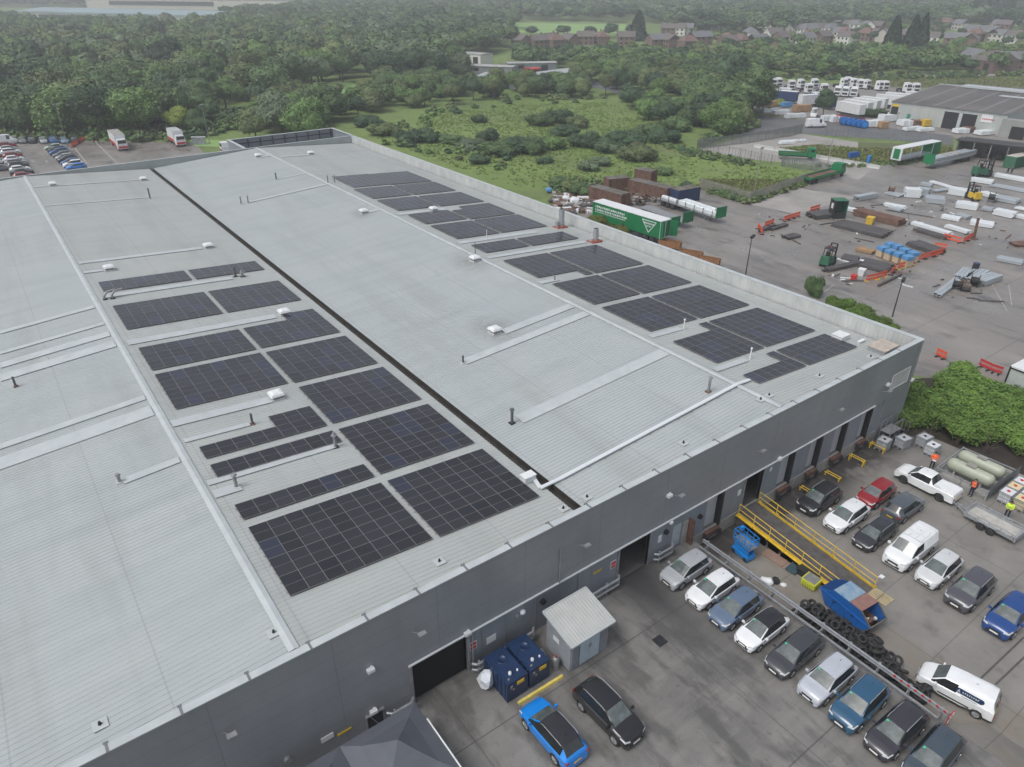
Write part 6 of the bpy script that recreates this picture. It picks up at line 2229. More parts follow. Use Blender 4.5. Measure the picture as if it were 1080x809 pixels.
def forklift(p, rz, col, label, s=1.0, driver=None, dark=True):
    root = thing('forklift', label, 'forklift', (p[0], p[1], Z), rz)
    mb = MB(); mb.box((-.55, 0, .75), (1.7, 1.15, .75), top=.93); mb.box((-1.25, 0, .85), (.5, 1.15, 1.0), top=.85); mb.build('body', col, root)
    mb = MB()
    for x in (-.9, .45):
        for s_ in (-1, 1): mb.bar((x, s_ * .5, 1.1), (x * .8, s_ * .47, 2.15), .07)
    mb.b2(-.85, .5, -.55, .55, 2.13, 2.2)
    mb.build('overhead_guard', M['black'], root)
    mb = MB(); mb.box((-.35, 0, 1.25), (.5, .5, .14)); mb.box((-.6, 0, 1.5), (.12, .5, .5)); mb.build('seat', M['black'], root)
    mb = MB()
    for s_ in (-1, 1):
        mb.b2(.72, .88, s_ * .36 - .07, s_ * .36 + .07, .1, 2.5)
    for z in (.5, 1.5, 2.45): mb.b2(.74, .86, -.3, .3, z, z + .1)
    mb.b2(.9, .98, -.5, .5, .15, .85)
    mb.build('mast', M['black'], root)
    for s_ in (-1, 1):
        mb = MB(); mb.b2(.98, 2.1, s_ * .3 - .06, s_ * .3 + .06, .12, .18); mb.build('fork', M['steel'], root)
    for x, r_ in ((.5, .36), (-1.0, .3)):
        for s_ in (-1, 1):
            mb = MB(); mb.lathe((x, s_ * .38, r_), (x, s_ * .62, r_), [(0, r_ * .4), (0, r_), (.24, r_), (.24, r_ * .5), (.2, 0)], n=12); mb.build('wheel', M['rubber'], root)
    mb = MB(); mb.cyl((-.1, 0, 2.2), (-.1, 0, 2.35), .06); mb.build('beacon', M['orange'], root)
    root.scale = (s, s, s)
    return root
forklift(G(873, 279), R(10), M['dkgreen'], 'dark green forklift with its mast raised in front of the dark beams', 1.25)
forklift(G(1036, 186), R(-28), M['dkgreen'], 'large dark green forklift beside the long white bundle', 1.6)
forklift(G(1024, 210), R(60), M['yellow'], 'small yellow and black forklift between the white bundles', 1.25)
A = G(872, 280)
person('person in a yellow vest sitting at the dark green forklift controls', A[0], A[1], Z + .35, R(10), HVY, NAVYC, 'hold', vest=HVY)
for (px, lab) in (((1062, 184), 'person in dark clothing walking near the large forklift, left of two'), ((1066, 184.5), 'person in dark clothing walking near the large forklift, right of two')):
    A = G(*px); person(lab, A[0], A[1], Z, R(80), BLKC, NAVYC, 'walk')
for (px, lab) in (((100, 152), 'person in black standing in the rear car park, left of two'), ((104.5, 152), 'person in black standing in the rear car park, right of two')):
    A = G(*px); person(lab, A[0], A[1], Z, R(-80), BLKC, BLKC, 'walk')
# reels, coils
for (px, r_, m_, lab) in (((1044.5, 213), 1.0, M['black'], 'dark cable reel beside the yellow forklift'), ((939.5, 203.5), .7, M['rust'], 'rusty wire coil beside the pale crate'),
                          ((1026, 302), .9, M['rubber'], 'large black wheel lying in the girder group'), ((1008, 305), .8, M['rubber'], 'black tyre in front of the girder group')):
    A = G(*px)
    root = thing('cable_reel', lab, 'reel', (A[0], A[1], Z), R(20))
    mb = MB(); mb.cyl((0, -.45, r_), (0, .45, r_), r_ * .55, n=16); mb.build('reel_core', m_, root)
    for s_ in (-1, 1):
        mb = MB(); mb.cyl((0, s_ * .5 - .05, r_), (0, s_ * .5 + .05, r_), r_, n=20); mb.build('reel_flange', m_, root)
# wrecked machine among the girders
A = G(1017, 305)
root = thing('power_unit', 'rusty engine unit with a black hose among the girders', 'machine', (A[0], A[1], Z), R(35))
mb = MB(); mb.box((0, 0, .5), (1.8, 1.1, .8)); mb.box((.3, 0, 1.05), (.8, .7, .3)); mb.build('casing', mat('engine_casing', (.16, .13, .11), .6, var=.3, scale=3), root)
mb = MB(); mb.cyl((-.9, -.5, .3), (-.9, .5, .3), .3, n=14); mb.cyl((.9, -.5, .3), (.9, .5, .3), .3, n=14); mb.tube([(0, 0, 1.2), (.3, .4, 1.6), (.9, .6, 1.0)], .06); mb.build('roller', M['black'], root)
mb = MB(); mb.box((.5, .3, 1.0), (.3, .3, .3)); mb.build('filter_box', M['orange'], root)
A = G(1027, 288)
root = thing('drum', 'dark drum with a blue top at the back of the girder group', 'drum', (A[0], A[1], Z))
mb = MB(); mb.cyl((0, 0, 0), (0, 0, 1.5), .45, n=16); mb.build('shell', M['black'], root)
mb = MB(); mb.cyl((0, 0, 1.5), (0, 0, 1.56), .46, n=16); mb.build('lid', M['navy'], root)

# blue wrapped pallets
BW = mat('blue_wrap', (.09, .26, .50), .4, var=.2, scale=1)
for i, (px, py) in enumerate(((929, 271), (937, 274.5), (946, 277.5), (955, 281), (944, 269), (952, 273), (961, 276.5), (937, 267))):
    A = G(px, py)
    root = thing('wrapped_pallet', 'pallet of timber blocks under blue film, %s' % ('front row, first from the left', 'front row, second', 'front row, third', 'front row, last beside the yellow barrier foot', 'back row, second', 'back row, third', 'back row, last', 'back row, first')[i],
                 'pallet', (A[0], A[1], Z), R(-20), 'pallets wrapped in blue film')
    mb = MB(); mb.b2(-.6, .6, -.6, .6, .15, 1.15)
    mb.build('goods', mat('pale_timber', (.48, .38, .26), .8, var=.2, scale=3) if i == 0 else bpy.data.materials['pale_timber'], root)
    mb = MB(); mb.box((0, 0, 1.42), (1.3, 1.3, .55), top=.93); mb.build('film', BW, root)
    mb = MB()
    for k in (-.5, 0, .5): mb.b2(-.6, .6, k - .06, k + .06, 0, .12)
    mb.b2(-.6, .6, -.6, .6, .12, .15)
    mb.build('pallet', M['wood'], root)
# plastic chapter barriers, orange/red
def hbar(p0, p1, label, n=1, m='orange', yellow_foot=False, group='orange plastic barriers in the yard'):
    A, B, rz, L = vec(p0, p1)
    ux, uy = math.cos(rz), math.sin(rz)
    k = max(1, round(L / 2.0))
    for i in range(k):
        c_ = (A[0] + ux * L * (i + .5) / k, A[1] + uy * L * (i + .5) / k)
        root = thing('plastic_barrier', label + (', section %s' % ('one', 'two', 'three', 'four', 'five', 'six', 'seven', 'eight')[i] if False else ''), 'barrier', (c_[0], c_[1], Z), rz + rnd.uniform(-.08, .08), group)
        w = L / k * .96
        mb = MB()
        mb.b2(-w / 2, w / 2, -.03, .03, .75, 1.0); mb.b2(-w / 2, w / 2, -.03, .03, .2, .45)
        for q in range(9): mb.box((-w / 2 + .04 + q * (w - .08) / 8, 0, .6), (.05, .05, .8))
        mb.build('barrier_panel', M[m], root)
        for s_ in (-1, 1):
            mb = MB(); mb.box((s_ * (w / 2 - .25), 0, .06), (.18, .7, .12)); mb.build('barrier_foot', M['yellow'] if yellow_foot else M['black'], root)
hbar((826, 234), (843, 228.5), 'orange plastic barrier standing alone left of the green cabin')
hbar((806, 240), (816, 236), 'orange plastic barrier behind the left dark beams')
hbar((799, 241), (804, 248), 'bright orange barrier turned across the left dark beams')
hbar((854, 224), (864, 221), 'orange barrier behind the tangled dark bars')
hbar((913, 297.5), (935, 292), 'red and white barrier nearest the parapet side', yellow_foot=True)
hbar((939, 291), (944, 284), 'red barrier linking the two barrier lines')
hbar((946, 284.5), (963, 279), 'red barrier in front of the blue-wrapped pallets', yellow_foot=True)
hbar((966, 276), (994, 268), 'red sagging barrier line right of the pallets')
hbar((984, 262), (998, 264), 'orange mesh barrier behind the sagging line')
hbar((994, 252), (1013, 257), 'red barrier in front of the white tubes')
hbar((1015, 257), (1025, 251), 'red barrier turned beside the standing beam')
hbar((1032, 386), (1044, 392), 'red barrier behind the big bush beside the white cabin', m='red')
hbar((1044, 392), (1056, 396), 'red barrier touching the white cabin', m='red')
hbar((986, 375), (997, 380), 'orange barrier just behind the big bush at the warehouse corner')
A = G(1027, 252)
root = thing('steel_post', 'rusty steel post standing upright beside the red barriers', 'post', (A[0], A[1], Z))
mb = MB(); mb.bar((0, 0, .1), (-.3, .2, 3.6), .35, .25); mb.build('post', M['rust'], root)
mb = MB(); mb.box((0, 0, .05), (1.2, 1.0, .1)); mb.build('base_plate', M['rust'], root)
for (px, m_, s_, lab) in (((900, 295), M['red'], .8, 'small red and white bin by the barrier corner'), ((908, 290), M['white'], 1.0, 'white crate by the barrier corner'), ((917, 236), M['yellow'], 1.3, 'yellow box on top of the dark rack'), ((908, 278), M['white'], .6, 'white sack beside the dark frames')):
    A = G(*px)
    root = thing('plastic_bin', lab, 'bin', (A[0], A[1], Z), R(15))
    mb = MB(); mb.box((0, 0, .45 * s_), (1.0 * s_, .8 * s_, .9 * s_), top=1.1); mb.build('tub', m_, root)
    mb = MB(); mb.box((0, 0, .92 * s_), (1.15 * s_, .95 * s_, .06)); mb.build('rim', m_, root)
# brown trays peeping over the parapet
for (px, lab) in (((706, 262), 'rusty brown tray leftmost behind the parapet'), ((728, 273), 'rusty brown tray in the middle behind the parapet'), ((746, 280), 'rusty brown tray rightmost behind the parapet')):
    A = G(*px)
    root = thing('steel_tray', lab, 'tray', (A[0], A[1], Z), R(-65), 'rusty trays behind the parapet')
    mb = MB(); mb.b2(-1.8, 1.8, -.6, .6, 0.3, .4); mb.b2(-1.8, 1.8, -.6, -.5, .4, 1.3); mb.b2(-1.8, 1.8, .5, .6, .4, 1.3); mb.b2(-1.8, -1.7, -.5, .5, .4, 1.3); mb.b2(1.7, 1.8, -.5, .5, .4, 1.3)
    mb.build('tray', mat('tan_rust', (.26, .13, .06), .8, var=.3, scale=2) if 'tan_rust' not in bpy.data.materials else bpy.data.materials['tan_rust'], root)
    mb = MB()
    for k in range(5): mb.box((-1.4 + k * .7, 0, .6), (.2, .9, .4))
    mb.build('castings', M['rust'], root)
# scrap and rubble behind the parapet (left of the curtain trailer)
rs_ = random.Random(3)
mb = MB()
for i in range(150):
    px, py = rs_.uniform(583, 626), rs_.uniform(203, 226)
    A = G(px, py)
    s1 = rs_.uniform(.3, 1.2)
    mb.box((A[0], A[1], Z + .25), (s1 * 2.2, s1, rs_.uniform(.3, .8)), rz=rs_.uniform(0, 3), mi=rs_.choice((0, 0, 1, 2, 3)))
for i in range(90):
    px, py = rs_.uniform(662, 705), rs_.uniform(206, 216)
    A = G(px, py)
    mb.box((A[0], A[1], Z + .25), (rs_.uniform(.5, 3), .4, .4), rz=rs_.uniform(0, 3), mi=rs_.choice((0, 0, 1, 3)))
tag(mb.build('scrap_heap', [M['rust'], M['concrete'], M['white'], SB]), 'scrap heap of steel, rubble and timber along the back of the yard', 'scrap', kind='stuff')
for (px, s_, m_, lab) in (((606, 215), 1.6, M['white'], 'white boxy crate in the scrap left of the curtain trailer'), ((597, 212), 1.2, M['white'], 'smaller white crate in the scrap heap'), ((579, 203), 1.1, BW, 'blue tarpaulin bundle on the scrap heap')):
    A = G(*px); lump('wrapped_crate', lab, 'crate', A[0], A[1], Z + .3, (s_, s_ * .7, s_ * .7), m_, 21, sub=1, squash=.7)

# lamp posts
def post(p, h, label, heads=1, base_z=Z, dark=False, name='floodlight_post'):
    A = G(*p)
    m_ = M['black'] if dark else M['steel']
    root = thing(name, label, 'lamp post', (A[0], A[1], base_z), R(20))
    mb = MB(); mb.cyl((0, 0, 0), (0, 0, h), .09, .05, n=8); mb.build('pole', m_, root)
    mb = MB(); mb.bar((-.5 * heads, 0, h), (.5 * heads, 0, h), .08); mb.build('cross_arm', m_, root)
    for k in range(2):
        mb = MB(); mb.box(((-.45 + .9 * k) * heads * .8, -.1, h + .12), (.6, .4, .25)); mb.build('lamp_head', m_, root)
post((786, 292), 6.0, 'thin dark floodlight post beyond the parapet, left one', 1, dark=True)
post((941, 334), 5.0, 'thin dark floodlight post beyond the parapet, right one', 1, dark=True)
post((72, 156), 10.5, 'grey lamp post among the parked cars of the rear car park', 1.2)
post((221, 151), 9.5, 'grey lamp post beside the small lawn of the rear car park')
post((649, 94), 9, 'pale lamp post beside the road among the trees', 1); post((696, 100), 8, 'thin lamp post right of the road bend', 1)
post((873, 172), 11, 'thin grey post in the middle of the waste plot', .6); post((795, 205), 9, 'thin pole at the grass edge by the palisade fence', .6)
post((760, 92), 8, 'thin lamp post in front of the tall tree by the road', .6)
post((918, 90), 10, 'thin pole beside the white lorry cabs', .6); post((936, 165), 10, 'thin pole by the open curtain trailer', .6)

# loose debris among the stock rows
rd = random.Random(31)
mb = MB()
for (x0, x1, y0, y1, n_) in ((800, 900, 222, 256, 16), (900, 1000, 205, 262, 34), (990, 1079, 196, 262, 34), (870, 960, 272, 302, 24), (985, 1050, 290, 318, 12)):
    for i in range(n_):
        A = G(rd.uniform(x0, x1), rd.uniform(y0, y1))
        L_ = rd.choice((.2, .3, .5, .8, 1.6, 3.2))
        mb.box((A[0], A[1], Z + .06), (L_, min(L_, rd.uniform(.08, .35)), rd.uniform(.05, .2)), rz=rd.gauss(-.6, .7), mi=rd.choice((0, 0, 0, 0, 1, 2)))
tag(mb.build('yard_debris', [SB, M['rust'], WP, M['wood']]), 'scraps of steel and timber scattered between the stock rows', 'debris', kind='stuff')
# ---------------------------------------------------------------- rear car park and the industrial estate
def pr(x, y, z):
    d = Vector((x, y, z - CAMH))
    q = d.dot(FW)
    if q < 1: return (-9999, -9999)
    return (CX + FPX * d.dot(RT) / q, CY - FPX * d.dot(UP) / q)


def inpoly(p, poly):
    x, y = p
    c = False
    n = len(poly)
    j = n - 1
    for i in range(n):
        xi, yi = poly[i]; xj, yj = poly[j]
        if (yi > y) != (yj > y) and x < (xj - xi) * (y - yi) / (yj - yi) + xi:
            c = not c
        j = i
    return c


PROTO = {}
def smallcar(px, py, rz, col, kind, label, group, xy=None):
    A = xy or G(px, py)
    if kind not in PROTO:
        o = car(kind, col, label, lod=1, group=group, cat='van' if kind == 'bigvan' else 'car'); PROTO[kind] = o
    else:
        o = copytree(PROTO[kind])
    place(o, A[0], A[1], Z, rz, label, group, col)
    return o


CN = {'white': WHT, 'silver': SIL, 'black': BLK, 'dark grey': DKG, 'blue': (.02, .09, .28), 'red': (.28, .015, .02), 'pale blue': (.16, .26, .40), 'grey': (.16, .17, .18), 'bright blue': (.02, .2, .6), 'pale green': (.45, .55, .47)}
row1 = [('pale green', 'hatch'), ('dark grey', 'hatch'), ('blue', 'suv'), ('grey', 'hatch'), ('silver', 'hatch'), ('dark grey', 'suv'), ('blue', 'hatch'), ('white', 'suv'), ('bright blue', 'hatch')]
for i, (cn, kd) in enumerate(row1):
    f = i / 8
    px = 57 + (81 - 57) * f; py = 157.5 + (178.5 - 157.5) * f
    smallcar(px, py, R(180), CN[cn], kd, '%s car, number %s from the hedge, middle row of the rear car park' % (cn, ('one', 'two', 'three', 'four', 'five', 'six', 'seven', 'eight', 'nine')[i]), 'cars in the rear car park')
row2 = [('white', 'bigvan'), ('red', 'hatch'), ('silver', 'hatch'), ('white', 'suv'), ('red', 'hatch'), ('white', 'hatch'), ('silver', 'estate'), ('dark grey', 'suv'), ('white', 'hatch'), ('black', 'saloon'), ('red', 'hatch')]
for i, (cn, kd) in enumerate(row2):
    f = i / 10
    px = 6 + (26 - 6) * f; py = 152 + (188 - 152) * f
    smallcar(px, py, R(0), CN[cn], kd, '%s %s in the left rear car park row, %s from the hedge' % (cn, 'van' if kd == 'bigvan' else 'car', ('first', 'second', 'third', 'fourth', 'fifth', 'sixth', 'seventh', 'eighth', 'ninth', 'tenth', 'eleventh')[i]), 'cars in the rear car park')
for i, (cn, kd) in enumerate([('silver', 'hatch'), ('white', 'hatch'), ('grey', 'hatch')]):
    smallcar(-6 + i * 4, 166 + i * 7, R(0), CN[cn], kd, '%s car cut by the left picture edge, rear car park, %s' % (cn, ('upper', 'middle', 'lower')[i]), 'cars in the rear car park')
row3 = [('silver', 14.5), ('grey', 24), ('black', 34), ('silver', 46), ('blue', 56.5), ('pale blue', 68), ('black', 79)]
for i, (cn, px) in enumerate(row3):
    smallcar(px, 150.5, R(-88), CN[cn], 'hatch' if i % 2 else 'suv', '%s car against the hedge of the rear car park, %s from left' % (cn, ('first', 'second', 'third', 'fourth', 'fifth', 'sixth', 'seventh')[i]), 'cars in the rear car park')


def boxlorry(A, rz, label, side=None, L_=9.0, roof=None, group=None, h_=3.7):
    root = thing('box_lorry', label, 'lorry', (A[0], A[1], Z), rz, group)
    h = L_ / 2
    mb = MB(); mb.b2(h - 1.8, h, -1.15, 1.15, .6, 1.9); mb.box((h - .95, 0, 2.35), (1.7, 2.2, .95), top=.9); mb.build('cab', M['white'], root)
    mb = MB(); mb.box((h - .02, 0, 2.25), (.1, 1.9, .75)); mb.build('windscreen', M['glass'], root)
    mb = MB(); mb.b2(-h, h - 1.95, -1.25, 1.25, 1.0, h_); mb.build('cargo_box', M['white'], root)
    mb = MB()
    for s_ in (-1, 1): mb.b2(-h + .05, h - 2.0, s_ * 1.262 - .01, s_ * 1.262 + .01, 1.05, 1.7)
    mb.box((h + .02, 0, 1.0), (.08, 2.1, .5))
    mb.build('stripe', side or M['red'], root)
    mb = MB(); mb.b2(-h, h - 1.95, -1.26, 1.26, h_, h_ + .05); mb.build('box_roof', roof or M['flash'], root)
    for x in (h - 1.1, -h + 1.6):
        for s_ in (-1, 1):
            mb = MB(); mb.lathe((x, s_ * .8, .48), (x, s_ * 1.12, .48), [(0, .2), (0, .48), (.3, .48), (.3, .25), (.25, 0)], n=12); mb.build('wheel', M['rubber'], root)
    return root
A, B = G(119, 149), G(135, 163)
boxlorry(((A[0] + B[0]) / 2, (A[1] + B[1]) / 2), math.atan2(B[1] - A[1], B[0] - A[0]), 'white lorry with red side stripe, the longer of two in the rear car park', L_=11, roof=M['concrete'])
A, B = G(181, 148), G(195, 157)
boxlorry(((A[0] + B[0]) / 2, (A[1] + B[1]) / 2), math.atan2(B[1] - A[1], B[0] - A[0]), 'white lorry with red stripe beside the small lawn, the shorter of two', L_=8.5)
A = G(248, 161)
boxlorry(A, R(175), 'white tipper lorry with a dark red load body beside the warehouse rear corner', L_=6.5, side=mat('maroon', (.16, .02, .05), .6), h_=2.6, roof=mat('maroon_top', (.16, .02, .05), .6))
hbar((76, 156), (90, 147), 'orange and white barrier line beside the lamp post in the rear car park')
for (px, lab) in (((208, 152), 'grey cabinet beside the lawn, left one'), ((213, 152.3), 'grey cabinet beside the lawn, right one')):
    A = G(*px); root = thing('service_cabinet', lab, 'cabinet', (A[0], A[1], Z), R(-20))
    mb = MB(); mb.box((0, 0, .9), (2.2, 1.0, 1.8)); mb.build('cabinet', M['galv'], root); mb = MB(); mb.box((0, 0, 1.85), (2.4, 1.2, .1)); mb.build('lid', M['flash'], root)


def tractor(A, rz, label, proto=[None]):
    if proto[0] is None:
        root = thing('lorry_cab', label, 'lorry cab', (0, 0, 0), 0, 'white lorry cabs on the estate')
        mb = MB(); mb.b2(.8, 3.0, -1.22, 1.22, .5, 2.0); mb.add([(.8, -1.2, 2.0), (3.0, -1.2, 2.0), (3.0, 1.2, 2.0), (.8, 1.2, 2.0), (.85, -1.1, 3.6), (2.55, -1.1, 3.45), (2.55, 1.1, 3.45), (.85, 1.1, 3.6)],
                  [(0, 1, 5, 4), (1, 2, 6, 5), (2, 3, 7, 6), (3, 0, 4, 7), (4, 5, 6, 7)]); mb.build('cab', M['white'], root)
        mb = MB(); mb.add([(3.0, -1.05, 2.05), (3.0, 1.05, 2.05), (2.72, 1.0, 2.95), (2.72, -1.0, 2.95)], [(0, 1, 2, 3)])
        for i in range(4): v = mb.v[i]; mb.v[i] = (v[0] + .03, v[1], v[2] + .01)
        for s_ in (-1, 1): mb.box((2.2, s_ * 1.19, 2.4), (.9, .05, .6))
        mb.box((3.02, 0, 1.2), (.05, 1.8, .7))
        mb.build('cab_window', M['glass'], root)
        mb = MB(); mb.b2(-3.0, .8, -.45, .45, .7, 1.0); mb.box((-1.6, 0, 1.1), (1.0, 1.0, .15)); mb.build('chassis', M['black'], root)
        for x in (2.2, -1.9):
            for s_ in (-1, 1):
                mb = MB(); mb.lathe((x, s_ * .8, .5), (x, s_ * 1.2, .5), [(0, .2), (0, .5), (.4, .5), (.4, .25), (.3, 0)], n=12); mb.build('wheel', M['rubber'], root)
        proto[0] = root
        o = root
    else:
        o = copytree(proto[0])
    place(o, A[0], A[1], Z, rz, label)


TU = [((811.5, 92), 'cab at the far left beside the blue-sided trailer'), ((817.5, 91.5), 'second cab from the left, behind the blue-sided trailer'), ((832, 94), 'white lorry cab with low nose left of the short one'), ((840, 93), 'cab behind the middle blue-sided trailer'),
      ((849, 98), 'cab facing the middle trailers, front row'), ((855, 92.5), 'tall cab in the back row behind the front one'), ((866, 98), 'wide cab in the centre of the front row'),
      ((885, 92), 'leftmost cab of the tight back row'), ((890.5, 90.5), 'second cab of the tight back row'), ((896, 92), 'third cab of the tight back row'), ((904, 93), 'fourth cab of the tight back row'), ((909, 93.5), 'rightmost cab of the tight back row'),
      ((884, 101), 'cab turned sideways in front of the tight row'), ((892, 101.5), 'second cab turned sideways in front of the tight row'), ((901, 102), 'small cab at the right of the sideways pair'),
      ((922, 95), 'cab standing alone, left of two apart from the rest'), ((929, 95), 'cab standing alone, right of two apart from the rest'),
      ((952, 97), 'cab behind the grey works, leftmost'), ((962, 97.5), 'cab behind the grey works, second')]
for i, (p, lab) in enumerate(TU):
    tractor(G(*p), R((-115, -110, -125, -100)[i % 4] if i not in (12, 13, 14) else -160), lab if 'cab' in lab else lab)


def estate_trailer(p0, p1, z, label, side, L_=None, w=None):
    A, B = G(*p0, z), G(*p1, z)
    rz = math.atan2(B[1] - A[1], B[0] - A[0]); L1 = math.hypot(B[0] - A[0], B[1] - A[1])
    root = semi('parked_trailer', label, ((A[0] + B[0]) / 2, (A[1] + B[1]) / 2), rz, L=L1, body='box', col=side, group='trailers parked on the estate')
    return root
nv = mat('navy_curtain', (.02, .045, .13), .5, var=.2, scale=1)
wc = mat('white_curtain', (.66, .68, .68), .5, var=.1, scale=.8)
for (a, b, sd_, lab) in (((787, 85.5), (804, 91), nv, 'navy-sided trailer with a white roof beside the tall tree'), ((808, 94), (842, 97), nv, 'navy-sided trailer with a white roof in the middle of the estate'), ((812, 92), (835, 93.5), wc, 'white trailer just behind the middle navy-sided one'),
                         ((845, 100.5), (870, 99), wc, 'white trailer with a dark gap, behind the small tree'), ((858, 97), (880, 103), nv, 'navy-sided trailer partly behind the small tree'),
                         ((886, 106.5), (911, 111), wc, 'first white trailer of the row behind the red container'), ((893, 104.5), (919, 108.5), wc, 'second white trailer of the row behind the red container'), ((901, 103), (928, 106.5), wc, 'third white trailer of the row behind the red container'),
                         ((909, 101.5), (936, 104.5), wc, 'fourth white trailer of the row behind the red container'), ((925, 99.5), (958, 102), wc, 'long white trailer left of the grey works roof'), ((935, 97.5), (972, 100.5), wc, 'long white trailer behind the grey works, near one'),
                         ((955, 96.5), (990, 98.5), wc, 'long white trailer behind the grey works, middle one'), ((975, 95.5), (1018, 97), wc, 'long white trailer behind the grey works, far one'), ((730, 97.5), (765, 104), wc, 'white-roofed trailer glimpsed among the roadside trees')):
    estate_trailer(a, b, 2.8, lab, sd_)
c_, rz, L_ = along((887, 122), (907, 126.5), 0.6)
container(c_, rz, L_ + 1, 'red open-topped container beside the fence post on the estate', M['red'], h=2.2, top=M['dark'])
smallcar(860, 134, R(-30), WHT, 'bigvan', 'long white van parked on the road beside the small tree', 'vans on the estate')
smallcar(858, 123, R(-150), WHT, 'bigvan', 'white van half hidden behind the small tree', 'vans on the estate')
for i in range(5):
    A = G(889 + i * 5.2, 131.5 + i * .9)
    root = thing('blue_drum', 'large blue drum lying by the estate road, %s from the left' % ('first', 'second', 'third', 'fourth', 'fifth')[i], 'drum', (A[0], A[1], Z), R(50), 'blue drums by the estate road')
    mb = MB(); mb.cyl((-1.1, 0, 1.15), (1.1, 0, 1.15), 1.1, n=16); mb.build('drum', M['blue'], root)
    mb = MB(); mb.cyl((-1.16, 0, 1.15), (-1.08, 0, 1.15), .8, n=16); mb.cyl((1.08, 0, 1.15), (1.16, 0, 1.15), .8, n=16); mb.build('drum_end', M['skyblue'], root)
# goods stacked on the estate
gd = [((812, 118.5), (6, 2, 1.2), WP, 'long low white load by the road, left'), ((823, 121), (6, 2, 1.4), WP, 'long low white load by the road, second'), ((838, 124.5), (7, 2, 1.3), WP, 'grey and white load between the pallets and the van'), ((873, 128), (5, 2, 1.8), WP, 'white wrapped rolls right of the van'), ((882, 129), (4, 2, 1.8), WP, 'second white wrapped rolls beside the blue drums'),
      ((812, 112.5), (5, 3, 1.8), M['wood'], 'timber pallets stacked by the shrubs'), ((843, 118), (4, 3, 2.2), M['wood'], 'tall stack of timber pallets left of the small tree'), ((850, 117), (3, 3, 2.0), M['wood'], 'second tall stack of timber pallets'), ((829, 113), (4, 2.5, 1.6), BW, 'pale blue wrapped goods between the pallet stacks'),
      ((920, 134), (4, 3, 2.0), WP, 'white wrapped rolls at the left corner of the grey works'), ((930, 135), (3, 3, 1.8), M['wood'], 'brown pallet goods at the left corner of the grey works'), ((936, 128), (6, 3, 2), WP, 'white tube bales in front of the grey works'), ((944, 126), (5, 3, 2), WP, 'second white tube bales in front of the grey works'),
      ((956, 132.5), (5, 4, 1.6), WP, 'white bagged goods near the green door'), ((967, 133), (4, 4, 1.6), M['rust'], 'brown heap near the green door'), ((962, 137.5), (6, 2, .9), WP, 'flat white goods on the grey works apron, left'), ((975, 138.5), (5, 2, .9), WP, 'flat white goods on the grey works apron, right'),
      ((1012, 140.5), (4, 3, 1.3), WP, 'white rubbish pile below the big doors'), ((1022, 139), (4, 3, 1.4), M['rust'], 'brown rubbish pile below the big doors'), ((1040, 142), (7, 3, 1.2), WP, 'grey-white sheets beside the big doors'), ((980, 131), (1.4, 2, 3.4), M['blue'], 'tall blue panel leaning by the yellow machine'), ((975, 133.5), (2.5, 2, 2), M['yellow'], 'yellow machine in front of the grey works'),
      ((830, 152), (5, 1.5, .6), WP, 'white beams lying on the concrete lane, near'), ((836, 150), (8, 1.2, .5), WP, 'white beams lying on the concrete lane, far'), ((916, 172), (1.5, .6, 1.6), M['skyblue'], 'bright blue board at the grass corner'), ((900, 167), (3, 1, 1.4), M['blue'], 'blue frame in the waste plot')]
for (p, s_, m_, lab) in gd:
    A = G(*p)
    root = thing('stacked_goods', lab, 'goods', (A[0], A[1], Z), R(-20) if s_[0] > 2 else R(10))
    n_ = max(1, int(s_[0] // 1.6))
    rr = random.Random(int(p[0]))
    for i in range(n_):
        mb = MB(); w = s_[0] / n_
        mb.box((-s_[0] / 2 + (i + .5) * w, rr.uniform(-.1, .1) * s_[1], .12 + s_[2] * .5), (w * .92, s_[1] * rr.uniform(.75, 1), s_[2] * rr.uniform(.75, 1)), top=.93)
        mb.build('bale', m_, root)
    mb = MB()
    for k in (-.4, .4): mb.box((0, k * s_[1], .05), (s_[0], .15, .1))
    mb.build('pallet', M['wood'], root)

# the grey works
CA, CB = G(936, 127), G(1056.5, 143.5)
ax_ = Vector((CB[0] - CA[0], CB[1] - CA[1], 0)); LW = ax_.length; ax_.normalize()
rzw = math.atan2(ax_.y, ax_.x)
wk = thing('works_building', 'pale grey metal works with a broad dark ribbed roof and two open black doors', 'building', (CA[0], CA[1], Z), rzw)
HT = 5.6
DEP = 62
mb = MB()
mb.add([(0, 0, 0), (LW, 0, 0), (LW, 0, HT), (0, 0, HT)], [(0, 1, 2, 3)])
mb.add([(LW, 0, 0), (LW, DEP, 0), (LW, DEP, HT), (LW, DEP / 2, HT + 2.4), (LW, 0, HT)], [(0, 1, 2, 3, 4)])
mb.add([(0, 0, 0), (0, DEP, 0), (0, DEP, HT), (0, DEP / 2, HT + 2.4), (0, 0, HT)], [(4, 3, 2, 1, 0)])
mb.add([(0, DEP, 0), (LW, DEP, 0), (LW, DEP, HT), (0, DEP, HT)], [(3, 2, 1, 0)])
mb.build('wall', mat('pale_cladding', (.40, .43, .41), .5, var=.08, scale=.4, stretch=(3, 3, .3)), wk)
t = NT('works_roof', .7)
c = t.mix(t.noise(.08, 5), (.085, .08, .08), (.14, .13, .125))
c = t.mix(t.math('MULTIPLY', t.line(t.xyz(0), 6.2, .9), .6), c, (.22, .215, .21))
t.color(c)
M['worksroof'] = t.m
mb = MB()
for (y0, z0, y1, z1) in ((-.4, HT + .02, DEP / 2, HT + 2.45), (DEP / 2, HT + 2.45, DEP + .4, HT + .02)):
    mb.add([(-.3, y0, z0), (LW + .3, y0, z0), (LW + .3, y1, z1), (-.3, y1, z1)], [(0, 1, 2, 3)])
mb.build('roof', M['worksroof'], wk)
